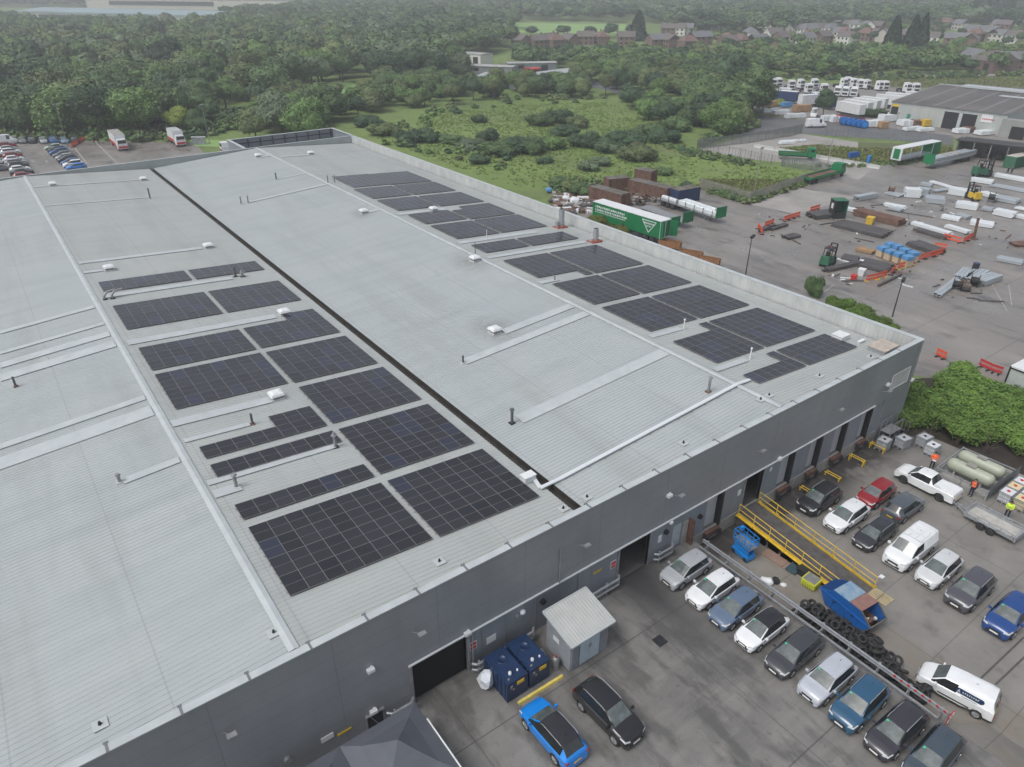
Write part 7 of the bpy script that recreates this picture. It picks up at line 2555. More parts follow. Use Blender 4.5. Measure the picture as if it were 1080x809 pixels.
mb = MB(); mb.bar((-.3, DEP / 2, HT + 2.5), (LW + .3, DEP / 2, HT + 2.5), .8, .12); mb.box((LW * .8, DEP * .36, HT + 1.9), (9, 2.4, .2)); mb.box((LW * 1.0 - 14, DEP / 2, HT + 2.7), (22, 5, .5)); mb.build('ridge_light', M['flash'], wk)
def px_x(px): # photo x on the front wall base -> metres along
    return (px - 936) / (1056.5 - 936)
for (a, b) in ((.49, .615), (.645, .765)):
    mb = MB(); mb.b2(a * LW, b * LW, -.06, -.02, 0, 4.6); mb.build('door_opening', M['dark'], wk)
mb = MB(); mb.b2(.615 * LW, .645 * LW, -.12, -.03, 0, 4.8); mb.b2(.48 * LW, .77 * LW, -.12, -.03, 4.6, 4.8); mb.build('door_frame', M['flash'], wk)
mb = MB(); mb.b2(.17 * LW, .20 * LW, -.08, -.02, 0, 2.6); mb.build('side_door', mat('teal_door', (.02, .22, .16), .5), wk)
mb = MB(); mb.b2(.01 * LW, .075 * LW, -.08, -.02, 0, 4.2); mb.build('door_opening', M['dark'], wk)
mb = MB(); mb.b2(.01 * LW, .075 * LW, -.1, -.081, 4.2, 4.9); mb.build('sign_board', M['yellow'], wk)
mb = MB(); mb.b2(.80 * LW, .89 * LW, -.1, -.02, 3.0, 5.0); sg = mb.build('sign_board', M['white'], wk)
mb = MB()
for k in range(7): mb.box((.815 * LW + k * .45, -.12, 3.8), (.3, .02, .3))
mb.build('sign_lettering', M['red'], sg)
mb = MB(); mb.b2(.99 * LW, 1.0 * LW + 6, -2.5, -.1, 0, 4.8); mb.b2(LW + 2.5, LW + 6, -2.6, -2.51, 0, 3.2, mi=1); mb.build('annexe', [mat('annexe_wall', (.28, .29, .28), .6, var=.1, scale=.5), M['dark']], wk)
# open-fronted dark shed
CA2, CB2 = G(1006, 165), G(1078, 174)
rz2 = math.atan2(CB2[1] - CA2[1], CB2[0] - CA2[0]); L2 = math.hypot(CB2[0] - CA2[0], CB2[1] - CA2[1])
os_ = thing('open_shed', 'low open-fronted shed with a dark roof and pale back wall behind the forklifts', 'shed', (CA2[0], CA2[1], Z), rz2)
mb = MB(); mb.add([(-.5, -.8, 4.1), (L2 + .5, -.8, 4.1), (L2 + .5, 8, 3.6), (-.5, 8, 3.6), (-.5, -.8, 3.9), (L2 + .5, -.8, 3.9), (L2 + .5, 8, 3.4), (-.5, 8, 3.4)],
       [(0, 1, 2, 3), (4, 7, 6, 5), (0, 4, 5, 1), (1, 5, 6, 2), (3, 2, 6, 7), (0, 3, 7, 4)]); mb.build('roof', mat('dark_roof', (.05, .052, .052), .8, var=.3, scale=.4), os_)
mb = MB(); mb.b2(0, L2, 7.5, 7.7, 0, 3.6); mb.b2(0, .2, 0, 7.5, 0, 3.8); mb.build('wall', M['concrete'], os_)
mb = MB()
for k in range(5): mb.box((k * L2 / 4, -.3, 2), (.2, .2, 4))
mb.build('post', M['steel'], os_)
for k, (px, py) in enumerate(((1040, 166), (1052, 167))):
    A = G(px, py); root = thing('machine', 'dark machine standing in front of the open shed, %s' % ('left', 'right')[k], 'machine', (A[0], A[1], Z), R(30 * k))
    mb = MB(); mb.box((0, 0, .8), (2.6, 1.4, 1.0)); mb.box((.6, 0, 1.5), (.9, 1.0, .6)); mb.build('housing', SB, root)
    mb = MB(); mb.cyl((-.9, -.8, .4), (-.9, .8, .4), .4, n=12); mb.cyl((.9, -.8, .4), (.9, .8, .4), .4, n=12); mb.build('wheel', M['rubber'], root)


def fence(pts, h, label, m, step=.28, pw=.09, name='palisade_fence', rails=True):
    P = [G(*p) for p in pts]
    root = thing(name, label, 'fence', (P[0][0], P[0][1], Z))
    ox, oy = P[0]
    mb, mr, mp_ = MB(), MB(), MB()
    for a, b in zip(P[:-1], P[1:]):
        L = math.hypot(b[0] - a[0], b[1] - a[1]); n_ = max(1, int(L / step))
        ang = math.atan2(b[1] - a[1], b[0] - a[0])
        for i in range(n_):
            f = (i + .5) / n_
            mb.box((a[0] + (b[0] - a[0]) * f - ox, a[1] + (b[1] - a[1]) * f - oy, h / 2), (pw, .03, h), rz=ang)
        for z in (.4, h - .35):
            mr.bar((a[0] - ox, a[1] - oy, z), (b[0] - ox, b[1] - oy, z), .05)
        n2 = max(1, int(L / 2.75))
        for i in range(n2 + 1):
            f = i / n2
            mp_.box((a[0] + (b[0] - a[0]) * f - ox, a[1] + (b[1] - a[1]) * f - oy, h / 2), (.1, .1, h), rz=ang)
    mb.build('pale', m, root)
    mr.build('fence_rail', m, root)
    mp_.build('fence_post', m, root)
pf = mat('palisade_grey', (.17, .19, .175), .6, .1, var=.15, scale=.5)
fence([(735, 157.5), (790, 151), (832, 144), (845, 141)], 2.6, 'dense grey-green palisade fence along the far side of the concrete lane', pf, .24, .13)
fence([(735, 157.5), (780, 167), (825, 176), (860, 184)], 2.4, 'thin mesh fence between the concrete lane and the meadow', pf, .9, .05)
fence([(824, 175), (855, 179.5), (872, 184)], 2.4, 'palisade gate fence in front of the green lorries', pf, .22, .12)
fence([(738, 199), (790, 214), (820, 204), (850, 193)], 2.2, 'weathered palisade fence at the grass edge of the yard', mat('palisade_old', (.26, .25, .23), .7, var=.2, scale=.5), .26, .12)
fence([(905, 85), (950, 81), (1000, 79), (1090, 77)], 2.2, 'thin fence in front of the tree belt', pf, .8, .08)
fence([(870, 143.5), (930, 147.5), (1005, 154.5)], 2.0, 'thin mesh fence along the estate road', pf, 1.0, .05)
P0, P1 = G(795, 155), G(928, 178.5)
Lk = math.hypot(P1[0] - P0[0], P1[1] - P0[1]); nk = int(Lk / 3)
for i in range(nk):
    f = (i + .5) / nk
    o = MB()
    if i == 0:
        o.extr([(-.3, 0), (.3, 0), (.12, .35), (.1, .85), (-.1, .85), (-.12, .35)], (-1.45, 0, 0), (1, 0, 0), 2.9)
        jb = o.build('concrete_barrier', mat('barrier_concrete', (.46, .47, .46), .8, var=.1, scale=.4)); ob = jb
    else:
        ob = jb.copy(); COL.objects.link(ob)
    ob.location = (P0[0] + (P1[0] - P0[0]) * f, P0[1] + (P1[1] - P0[1]) * f, Z); ob.rotation_euler = (0, 0, math.atan2(P1[1] - P0[1], P1[0] - P0[0]))
    tag(ob, 'pale concrete barrier block in the line between the lane and the waste plot', 'barrier', 'concrete barriers along the lane')


# ---------------------------------------------------------------- houses and far buildings
BR = {'brick': mat('red_brick', (.175, .12, .10), .85, var=.2, scale=1.0), 'cream': mat('cream_render', (.52, .50, .45), .8, var=.08, scale=.5), 'white': mat('white_render', (.66, .66, .63), .8, var=.06, scale=.5)}
RFm = {'brown': mat('brown_tiles', (.14, .12, .115), .85, var=.2, scale=.7), 'grey': mat('slate_roof', (.16, .165, .175), .75, var=.2, scale=.7), 'red': mat('red_tiles', (.17, .105, .09), .85, var=.2, scale=.7)}
def house(wall, roof, w=11, d=8, hip=False):
    root = thing('house', 'x', 'house', group='houses beyond the trees')
    he, hr = 5.2, 8.3
    mb = MB()
    mb.b2(-w / 2, w / 2, -d / 2, d / 2, 0, he)
    if not hip:
        for s_ in (-1, 1):
            mb.add([(s_ * w / 2, -d / 2, he), (s_ * w / 2, d / 2, he), (s_ * w / 2, 0, hr - .1)], [(0, 1, 2), (2, 1, 0)])
    mb.build('wall', BR[wall], root)
    e = 2.8 if hip else -.35
    mb = MB(); o_ = .35
    mb.add([(-w / 2 - o_, -d / 2 - o_, he - .1), (w / 2 + o_, -d / 2 - o_, he - .1), (w / 2 + o_, d / 2 + o_, he - .1), (-w / 2 - o_, d / 2 + o_, he - .1), (-w / 2 + e, 0, hr), (w / 2 - e, 0, hr)],
           [(0, 1, 5, 4), (2, 3, 4, 5), (1, 2, 5), (3, 0, 4)] if hip else [(0, 1, 5, 4), (2, 3, 4, 5)])
    rf = mb.build('roof', RFm[roof], root)
    mb = MB(); mb.box((w * .2, 0, hr + .3), (.9, .6, 1.4)); mb.build('chimney', BR['brick'], rf)
    for s_ in (-1, 1):
        for x in (-.3, 0, .3):
            for z in (1.5, 4.0):
                mb = MB(); mb.box((x * w, s_ * (d / 2 + .01), z), (1.4, .06, 1.2), mi=0); mb.build('window', M['glass'], root)
    return root


HP = [house('brick', 'brown'), house('cream', 'grey'), house('white', 'grey', 12, 8, True), house('brick', 'red', 10, 8, True), house('white', 'brown'), house('brick', 'grey', 14, 8)]
HD = ['brown-gabled brick house', 'slate-roofed cream house', 'hip-roofed white house', 'red-roofed brick house', 'brown-roofed white house', 'long grey-roofed house']
usedh = set()
ROWS = [((549, 51), (602, 50), 5, (0, 0, 3), 'left of the dark tree below the playing field'),
        ((610, 47), (658, 48), 3, (0, 3), 'below the right end of the playing field'),
        ((690, 50), (728, 53), 4, (3, 5, 0), 'just behind the tree belt'),
        ((697, 37), (725, 37), 3, (0, 4, 1), 'in the second street behind the tree belt'),
        ((735, 47), (757, 49), 2, (5, 3), 'right of the red gable'),
        ((764, 52), (792, 50), 3, (0, 3, 5), 'in front of the white villa'),
        ((792, 43), (808, 43), 2, (2, 4), 'white villa group'),
        ((818, 48), (880, 47), 6, (0, 4, 1, 3), 'behind the bright yellow-green tree'),
        ((822, 38), (880, 37), 6, (1, 4, 2), 'in the pale roofed street'),
        ((884, 42), (948, 45), 6, (3, 1, 0), 'behind the three dark conifers'),
        ((975, 48), (1012, 49), 4, (0, 4, 5), 'right of the three dark conifers'),
        ((1030, 44), (1078, 46), 5, (3, 1, 0, 4), 'left of the works roof'),
        ((886, 32), (930, 35), 6, (4, 2, 0), 'in the far cream gabled row'),
        ((985, 28), (1020, 32), 4, (1, 0, 3), 'near the poplars'),
        ((1046, 32), (1079, 34), 4, (0, 1), 'below the tall poplars'),
        ((1040, 72), (1075, 76), 3, (5, 3), 'at the right edge above the earth track'),
        ((880, 22), (935, 23), 6, (4, 1), 'in the farthest street'),
        ((740, 31), (800, 32), 4, (0, 4), 'among the far trees'),
        ((1020, 16), (1075, 18), 5, (1, 4), 'in the haze at the top right')]
ORD = ['first', 'second', 'third', 'fourth', 'fifth', 'sixth', 'seventh']
for (a, b, n_, kinds, where) in ROWS:
    A, B = G(*a), G(*b)
    ang = math.atan2(B[1] - A[1], B[0] - A[0]) + R(rnd.uniform(-25, 25))
    for i in range(n_):
        f = i / max(1, n_ - 1)
        k = kinds[i % len(kinds)]
        o = HP[k] if k not in usedh else copytree(HP[k])
        usedh.add(k)
        jx, jy = rnd.uniform(-4, 4), rnd.uniform(-8, 8)
        place(o, A[0] + (B[0] - A[0]) * f + jx, A[1] + (B[1] - A[1]) * f + jy, Z, ang + rnd.choice((0, 0, math.pi / 2)) + rnd.uniform(-.15, .15), '%s %s, %s from left' % (HD[k], where, ORD[i]))


def shed(p0, p1, dep, h, label, wall, roof, pitch=1.5, flat_=False, name='industrial_unit', z0=0.0):
    A, B = G(*p0), G(*p1)
    rz = math.atan2(B[1] - A[1], B[0] - A[0]); L = math.hypot(B[0] - A[0], B[1] - A[1])
    root = thing(name, label, 'building', (A[0], A[1], Z), rz)
    mb = MB(); mb.b2(0, L, 0, dep, 0, h); mb.build('wall', wall, root)
    if name == 'factory':
        mb = MB(); mb.b2(L * .12, L * .62, -.6, -.05, h * .3, h * .62); mb.build('glazed_band', M['glass'], root)
        mb = MB(); mb.b2(-.5, L + .5, -.7, -.05, h * .8, h); mb.build('fascia', roof, root)
    mb = MB()
    mb.add([(-.3, -.3, h + .02), (L + .3, -.3, h + .02), (L + .3, dep / 2, h + pitch), (-.3, dep / 2, h + pitch), (L + .3, dep + .3, h + .02), (-.3, dep + .3, h + .02)], [(0, 1, 2, 3), (3, 2, 4, 5), (1, 4, 2), (5, 0, 3)])
    mb.build('roof', roof, root)
    n_ = 0 if name == 'factory' else max(2, int(L / 9))
    for i in range(n_):
        mb = MB(); x = (i + .5) * L / n_
        mb.b2(x - 1.6, x + 1.6, -.08, -.01, .1 if i % 2 else h * .45, h * .8); mb.build('window', M['glass'] if i % 2 == 0 else M['dark'], root)
gr = mat('pale_flat_roof', (.34, .345, .33), .8, var=.15, scale=.2)
shed((489, 78), (540, 80), 9, 3.5, 'long low dark-walled depot with a pale flat roof among the trees, rear one', M['wall'], gr, .4)
shed((536, 77), (587, 76), 8, 4, 'low building with grey-blue walls beside the red hut', M['wall_light'], gr, .4)
shed((500, 90), (545, 94.5), 16, 3.2, 'low shed with a ribbed pale roof, nearest of the tree-girt depot', M['wall'], M['roof_cool'], 1.2)
shed((546, 94), (570, 88), 10, 3.2, 'low shed with a cream roof beside the ribbed one', BR['cream'], mat('cream_roof', (.42, .41, .36), .8, var=.1, scale=.2), 1)
shed((572, 91), (607, 86), 9, 4, 'pale grey shed with a white front at the right of the depot', M['white'], M['roof_cool'], 1)
shed((560, 82), (570, 81), 5, 3.5, 'small red hut in the middle of the depot', M['red'], M['red'], .3)
shed((486, 70), (507, 72), 9, 6, 'white and grey square block at the left of the depot', BR['white'], gr, .4)
bl = mat('blue_grey_roof', (.27, .36, .385), .6, var=.06, scale=.02)
shed((20, 20), (230, 26.5), 60, 8, 'very long low factory with a pale blue roof beyond the wood', mat('factory_wall', (.45, .46, .44), .7, var=.1, scale=.05), bl, 2.5, name='factory')
shed((92, 8.5), (318, 12), 40, 16, 'farther and taller factory with a blue and cream band at the top left', BR['cream'], bl, 2, name='factory')
shed((318, 9.5), (330, 9.3), 30, 14, 'blue end block of the far factory', mat('strong_blue', (.06, .20, .33), .6), bl, 1, name='factory')
shed((-20, 26), (18, 28), 30, 6, 'white sheds at the top left edge beside the long factory', BR['white'], gr, 1)
shed((878, 17), (935, 18), 30, 8, 'long pale industrial building in the haze at the top right', BR['white'], gr, 1)
shed((1013, 38.5), (1045, 40), 25, 5, 'pale hipped school-like building in front of the poplars', BR['cream'], RFm['grey'], 2.5)
shed((1018, 74), (1045, 78), 14, 5, 'brown-roofed building behind the tree belt at the right', BR['brick'], RFm['brown'], 3.2)
# concrete wall along the earth track
# ---------------------------------------------------------------- vegetation
import numpy as np
def leafmat(name, isl=.24):
    m = mat(name, (.06, .09, .03), .62, objcol=True, var=.16, scale=1.1, island=isl, spec=.25)
    return m
LEAF = leafmat('foliage')
BARK = mat('bark', (.09, .07, .055), .9, var=.2, scale=2)


def ico(sub):
    import bmesh
    bm = bmesh.new(); bmesh.ops.create_icosphere(bm, subdivisions=sub, radius=1)
    v = np.array([tuple(x.co) for x in bm.verts]); f = np.array([[y.index for y in x.verts] for x in bm.faces]); bm.free()
    return v, f
ICO2, ICO3 = ico(2), ico(3)


def crown_arrays(seed, nl=7, nleaf=5600, ls=.03, flat_=.8, core=ICO3, spread=.55, tall=1.0, corek=.86):
    """unit-radius crown: lumpy cores plus leaf clumps spread over and through them. returns tri arrays and quad arrays"""
    rg = np.random.default_rng(seed)
    V, T, Q = [], [], []
    lob = []
    for i in range(nl):
        a = rg.uniform(0, 2 * np.pi); r_ = spread * math.sqrt(rg.uniform(0, 1))
        z = rg.uniform(-.35, .5) * (1 - r_ * .5)
        s_ = rg.uniform(.30, .50)
        lob.append((np.array([r_ * math.cos(a), r_ * math.sin(a), z * flat_ * tall]), s_ * np.array([1, 1, rg.uniform(.75, 1.0) * tall])))
    lob.append((np.array([0, 0, -.05]), np.array([.62, .62, .55 * flat_ * tall])))
    nv = 0
    for c, s_ in lob:
        v = core[0].copy()
        k = np.array([noise.noise(Vector(p * 2.3) + Vector((seed * 3.1, c[0] * 9, c[1] * 9))) + .5 * noise.noise(Vector(p * 5.7) + Vector((c[0] * 9, seed, 3))) for p in v])
        v = v * (1 + .38 * k[:, None]) * s_ * corek + c
        V.append(v); T.append(core[1] + nv); nv += len(v)
    # leaves
    P = []
    per = int(nleaf / len(lob) * 1.5)
    cs = np.array([c for c, s_ in lob]); ss = np.array([s_ for c, s_ in lob])
    for i, (c, s_) in enumerate(lob):
        d = rg.normal(size=(per, 3)); d /= np.linalg.norm(d, axis=1)[:, None]
        kk = np.array([noise.noise(Vector(p * 2.3) + Vector((seed * 3.1, c[0] * 9, c[1] * 9))) for p in d])
        rr = (1 + .38 * kk) * rg.uniform(.82, 1.10, per)
        p = c + d * s_ * rr[:, None]
        q = np.linalg.norm((p[:, None, :] - cs[None]) / ss[None], axis=2)
        q[:, i] = 9
        ok = q.min(axis=1) > .78
        P.append(np.hstack([p[ok], d[ok]]))
    P = np.vstack(P); rg.shuffle(P); P = P[:nleaf]
    n_ = len(P)
    nrm = P[:, 3:] + rg.normal(size=(n_, 3)) * .55 + np.array([0, 0, .35])
    nrm /= np.linalg.norm(nrm, axis=1)[:, None]
    t_ = np.cross(nrm, rg.normal(size=(n_, 3))); t_ /= np.linalg.norm(t_, axis=1)[:, None]
    b_ = np.cross(nrm, t_)
    L = (ls * rg.uniform(.6, 1.5, n_))[:, None]
    c = P[:, :3]
    quad = np.stack([c - t_ * L - b_ * L * .5, c + t_ * L * .9 - b_ * L * .7, c + t_ * L + b_ * L * .6, c - t_ * L * .7 + b_ * L * .8], axis=1).reshape(-1, 3)
    Vc = np.vstack(V); 
    return np.vstack([Vc, quad]), np.vstack(T), np.arange(n_ * 4).reshape(-1, 4) + len(Vc)


def mesh_np(name, v, tri, quad, mats):
    me = bpy.data.meshes.new(name)
    nt_, nq = len(tri), len(quad)
    me.vertices.add(len(v)); me.vertices.foreach_set('co', v.astype(np.float32).ravel())
    me.loops.add(nt_ * 3 + nq * 4)
    me.loops.foreach_set('vertex_index', np.concatenate([tri.ravel(), quad.ravel()]).astype(np.int32))
    me.polygons.add(nt_ + nq)
    st = np.concatenate([np.arange(nt_) * 3, nt_ * 3 + np.arange(nq) * 4]).astype(np.int32)
    me.polygons.foreach_set('loop_start', st)
    me.polygons.foreach_set('use_smooth', np.concatenate([np.ones(nt_, bool), np.zeros(nq, bool)]))
    for m_ in mats: me.materials.append(m_)
    me.update(calc_edges=True)
    me.validate()
    return me


CR = [mesh_np('crown', *crown_arrays(s_, nl=6 + s_ % 4, nleaf=5600, flat_=.7 + .08 * (s_ % 4)), [LEAF]) for s_ in range(8)]
CRF = [mesh_np('crown', *crown_arrays(20 + s_, nl=9, nleaf=7500, ls=.026, flat_=.75), [LEAF]) for s_ in range(3)]
BU = [mesh_np('foliage', *crown_arrays(40 + s_, nl=8, nleaf=4200, flat_=.7, spread=.65), [LEAF]) for s_ in range(4)]
BUN = [mesh_np('foliage', *crown_arrays(60 + s_, nl=10, nleaf=20000, ls=.021, flat_=.55, spread=.7, corek=.8), [LEAF]) for s_ in range(2)]
CON = []
for s_ in range(2):
    rg = np.random.default_rng(90 + s_)
    n_ = 2600
    z = rg.uniform(0, 1, n_) ** .8; a = rg.uniform(0, 2 * np.pi, n_)
    r_ = (1 - z) ** .7 * .36 * (1 + .14 * np.sin(a * 5 + z * 9)) * rg.uniform(.85, 1.08, n_)
    c = np.stack([r_ * np.cos(a), r_ * np.sin(a), z * 2.0], axis=1)
    nr = np.stack([np.cos(a), np.sin(a), np.full(n_, .5)], axis=1) + rg.normal(size=(n_, 3)) * .4
    nr /= np.linalg.norm(nr, axis=1)[:, None]
    t_ = np.cross(nr, rg.normal(size=(n_, 3))); t_ /= np.linalg.norm(t_, axis=1)[:, None]; b_ = np.cross(nr, t_)
    L = .045
    q = np.stack([c - t_ * L - b_ * L, c + t_ * L - b_ * L, c + t_ * L + b_ * L, c - t_ * L + b_ * L], axis=1).reshape(-1, 3)
    k = 14
    zz = np.linspace(0, 1, 9)
    cv = np.array([[(1 - h) ** .7 * .33 * math.cos(2 * math.pi * i / k), (1 - h) ** .7 * .33 * math.sin(2 * math.pi * i / k), h * 1.95] for h in zz for i in range(k)])
    ct = []
    for h in range(8):
        for i in range(k):
            p0, p1, p2, p3 = h * k + i, h * k + (i + 1) % k, (h + 1) * k + (i + 1) % k, (h + 1) * k + i
            ct += [(p0, p1, p2), (p0, p2, p3)]
    CON.append(mesh_np('crown', np.vstack([cv, q]), np.array(ct), np.arange(n_ * 4).reshape(-1, 4) + len(cv), [LEAF]))
mb = MB(); mb.lathe((0, 0, -.8), (0, 0, .6), [(0, .05), (.5, .035), (1.2, .02)], n=7)
for k in range(5):
    a = k * 1.26; mb.cyl((0, 0, -.2 + k * .06), (.35 * math.cos(a), .35 * math.sin(a), .25), .018, .006, n=5)
tk = mb.build('trunk', BARK); TRUNK = tk.data; bpy.data.objects.remove(tk)

PAL = {'olive': (.112, .148, .056), 'mid': (.080, .130, .050), 'dark': (.050, .088, .042), 'fresh': (.100, .168, .050), 'grey': (.110, .150, .085), 'brown': (.106, .136, .058), 'yellow': (.19, .24, .05), 'deep': (.030, .056, .028)}
WORD = {'olive': 'olive green', 'mid': 'mid green', 'dark': 'dark green', 'fresh': 'fresh green', 'grey': 'greyish green', 'brown': 'brownish green', 'yellow': 'yellow-green', 'deep': 'very dark'}


def tree(x, y, r_, hgt, mesh, col, label, cat='tree', name='broadleaf_tree', group=None, trunk=True, z=Z, lift=None, rot=None):
    """r_ crown radius, hgt total height"""
    root = thing(name, label, cat, (x, y, z), rnd.uniform(0, 6.28) if rot is None else rot, group)
    c_ = bpy.data.objects.new('crown' if cat == 'tree' else 'foliage', mesh); COL.objects.link(c_); c_.parent = root
    if cat == 'bush' and name == 'wild_bush': r_ *= .74; hgt *= .75
    sz = max(hgt * .5, r_ * .86) if cat == 'tree' else max(hgt * .62, r_ * .6)
    hgt = max(hgt, sz * 1.45)
    c_.scale = (r_, r_, max(sz, .3))
    c_.location = (0, 0, hgt - sz * .72 if cat == 'tree' else sz * .42)
    k = rnd.uniform(.95, 1.35)
    c_.color = (col[0] * k, col[1] * k, col[2] * k, 1)
    if trunk:
        t_ = bpy.data.objects.new('trunk' if cat == 'tree' else 'stem', TRUNK); COL.objects.link(t_); t_.parent = root
        t_.scale = (r_, r_, sz * .9); t_.location = (0, 0, sz * .72)
    return root


# -------- individually placed plants (px of the foot, radius m, height m, colour, kind, label)
SPEC = [
 ((297, 139), 8.5, 11, 'grey', 't', 'silvery willow-like tree right behind the screened roof deck'), ((322, 143), 8, 9, 'fresh', 't', 'fresh green rounded tree touching the roof deck corner'), ((345, 128), 9, 9, 'mid', 't', 'broad mid green tree behind the roof deck corner'),
 ((180, 80), 11, 16, 'deep', 't', 'very dark round tree standing out of the left wood'), ((190, 142), 4.5, 7.5, 'yellow', 't', 'bright yellow-green tree at the hedge of the rear car park'), ((207, 141), 5, 6.5, 'mid', 't', 'mid green tree right of the bright one at the hedge'),
 ((786, 124), 11, 15, 'mid', 't', 'tall bushy tree at the left edge of the industrial estate'), ((770, 96), 10, 14, 'dark', 't', 'large dark tree beside the navy-sided trailer'), ((867, 125), 4.0, 9, 'dark', 't', 'small airy dark tree by the long white van'),
 ((505, 129), 3.8, 4.6, 'dark', 'b', 'lone dark bush in the open meadow'), ((432, 150), 7, 6.5, 'dark', 'b', 'dark bush mass at the meadow edge left of the row'), ((451, 148), 6.5, 5.5, 'dark', 'b', 'second dark bush left in the meadow row'), ((478, 151), 5, 4.5, 'mid', 'b', 'low bush in the meadow row'), ((405, 142), 7, 6, 'olive', 'b', 'olive bush behind the parapet end'), ((390, 133), 6.5, 6, 'dark', 'b', 'dark bush behind the roof deck'),
 ((497, 158), 6, 6, 'grey', 'b', 'rounded grey-green bush in the middle of the meadow row'), ((515, 148), 5, 6, 'dark', 'b', 'dark bush behind the rounded grey-green one'), ((525, 163), 7, 6.5, 'mid', 'b', 'wide mid green bush in the meadow row'), ((545, 161), 7.5, 8, 'dark', 'b', 'tall dark bush in the meadow row'), ((563, 160), 7, 7, 'mid', 'b', 'mid green bush at the right of the meadow row'), ((505, 172), 4, 3, 'dark', 'b', 'low dark bush in front of the meadow row'), ((575, 172), 3, 3, 'dark', 'b', 'low bush in front of the right of the row'),
 ((569, 132), 6.5, 7, 'mid', 'b', 'left bush of the clump in the upper meadow'), ((590, 129), 6.5, 8, 'dark', 'b', 'dark bush at the top of the upper meadow clump'), ((608, 134), 6, 7, 'brown', 'b', 'brownish bush at the right of the upper meadow clump'), ((597, 143), 6, 6, 'dark', 'b', 'dark bush in the middle of the upper meadow clump'), ((580, 156), 7, 7, 'fresh', 'b', 'light green flowering bush below the upper clump'), ((618, 155), 6, 8, 'dark', 'b', 'tall dark bush right of the light flowering one'),
 ((640, 160), 6, 6, 'grey', 'b', 'pale green bush in front of the dark thicket'), ((657, 158), 9, 10, 'dark', 'b', 'large dark thicket in the right meadow'), ((672, 168), 8, 8, 'brown', 'b', 'brown-green bush at the front of the dark thicket'), ((678, 145), 7, 7, 'mid', 'b', 'mid green bush behind the dark thicket'), ((700, 150), 7.5, 8, 'dark', 'b', 'round dark bush right of the dark thicket'), ((712, 137), 8, 8, 'mid', 'b', 'bush before the right tree group'),
 ((620, 179), 4.5, 3.2, 'grey', 'b', 'low blue-green bush near the rusty containers, left'), ((633, 174), 4, 3.6, 'grey', 'b', 'low blue-green bush near the rusty containers, right'), ((700, 184), 3.5, 2.2, 'mid', 'b', 'low weedy bush behind the blue container'),
 ((612, 205), 5, 3.6, 'mid', 'b', 'weedy shrub growing in the scrap heap'), ((600, 201), 4, 3, 'olive', 'b', 'second weedy shrub in the scrap heap'), ((590, 196), 4, 2.6, 'mid', 'b', 'low shrub left of the scrap heap'),
 ((724, 197), 2.2, 2.4, 'dark', 'b', 'ivy bush at the end of the blue container'), ((765, 207), 2.4, 3.2, 'mid', 'b', 'small tree-like bush at the palisade corner'), ((776, 211), 2.2, 2.6, 'dark', 'b', 'dark bush at the palisade corner'), ((830, 196), 2.2, 2.4, 'dark', 'b', 'bush at the palisade fence beside the green lorry'), ((838, 193), 2.0, 2.4, 'mid', 'b', 'second bush at the palisade fence beside the green lorry'), ((808, 206), 1.6, 2, 'mid', 'b', 'small bush in front of the palisade fence'),
 ((822, 111), 4, 3.6, 'yellow', 'b', 'yellow-green shrub between the trailers and the pallets'), ((918, 123), 5, 4, 'dark', 'b', 'dark bush beside the red container'), ((928, 121), 4, 4, 'mid', 'b', 'bush at the left corner of the grey works'), ((1013, 89), 2.5, 2.5, 'mid', 'b', 'small round bush on the open waste ground'),
 ((650, 94), 6, 7, 'dark', 't', 'dark tree at the road bend'), ((664, 108), 5, 6, 'dark', 't', 'dark bush-like tree below the road bend'), ((690, 118), 6, 7, 'fresh', 't', 'bright green tree below the road'), ((736, 112), 8, 9, 'mid', 't', 'mid green tree left of the white-roofed trailer'),
]
for (p, r_, h, c_, kd, lab) in SPEC:
    A = G(*p)
    if kd == 't': tree(A[0], A[1], r_, h, CRF[int(p[0]) % 3], PAL[c_], lab)
    else: tree(A[0], A[1], r_, h, BU[int(p[0]) % 4], PAL[c_], lab, 'bush', 'wild_bush')
# dark conifers and poplars, real distance beyond the belt
for (p, r_, h, lab, cc) in (((937, 62), 11.5, 21, 'dark conifer, leftmost of the three', 'deep'), ((957, 61), 11, 21, 'dark conifer in the middle of the three', 'deep'), ((967, 61), 9, 22, 'dark conifer, rightmost of the three', 'deep'), ((1031, 24), 22, 36, 'tall dark poplar at the top right, left one', 'dark'), ((1055, 22), 24, 42, 'tall dark poplar at the top right, right one', 'dark'), ((672, 43), 14, 19, 'dark conifer clump beside the playing field', 'deep')):
    A = G(*p)
    root = thing('conifer_tree', lab, 'tree', (A[0], A[1], Z), rnd.uniform(0, 6))
    o = bpy.data.objects.new('crown', CON[int(p[0]) % 2]); COL.objects.link(o); o.parent = root; o.scale = (r_ * 1.35, r_ * 1.35, h / 2 * .95); o.location = (0, 0, h * .04); o.color = (*PAL[cc], 1)
    o = bpy.data.objects.new('trunk', TRUNK); COL.objects.link(o); o.parent = root; o.scale = (8, 8, 6); o.location = (0, 0, 4)
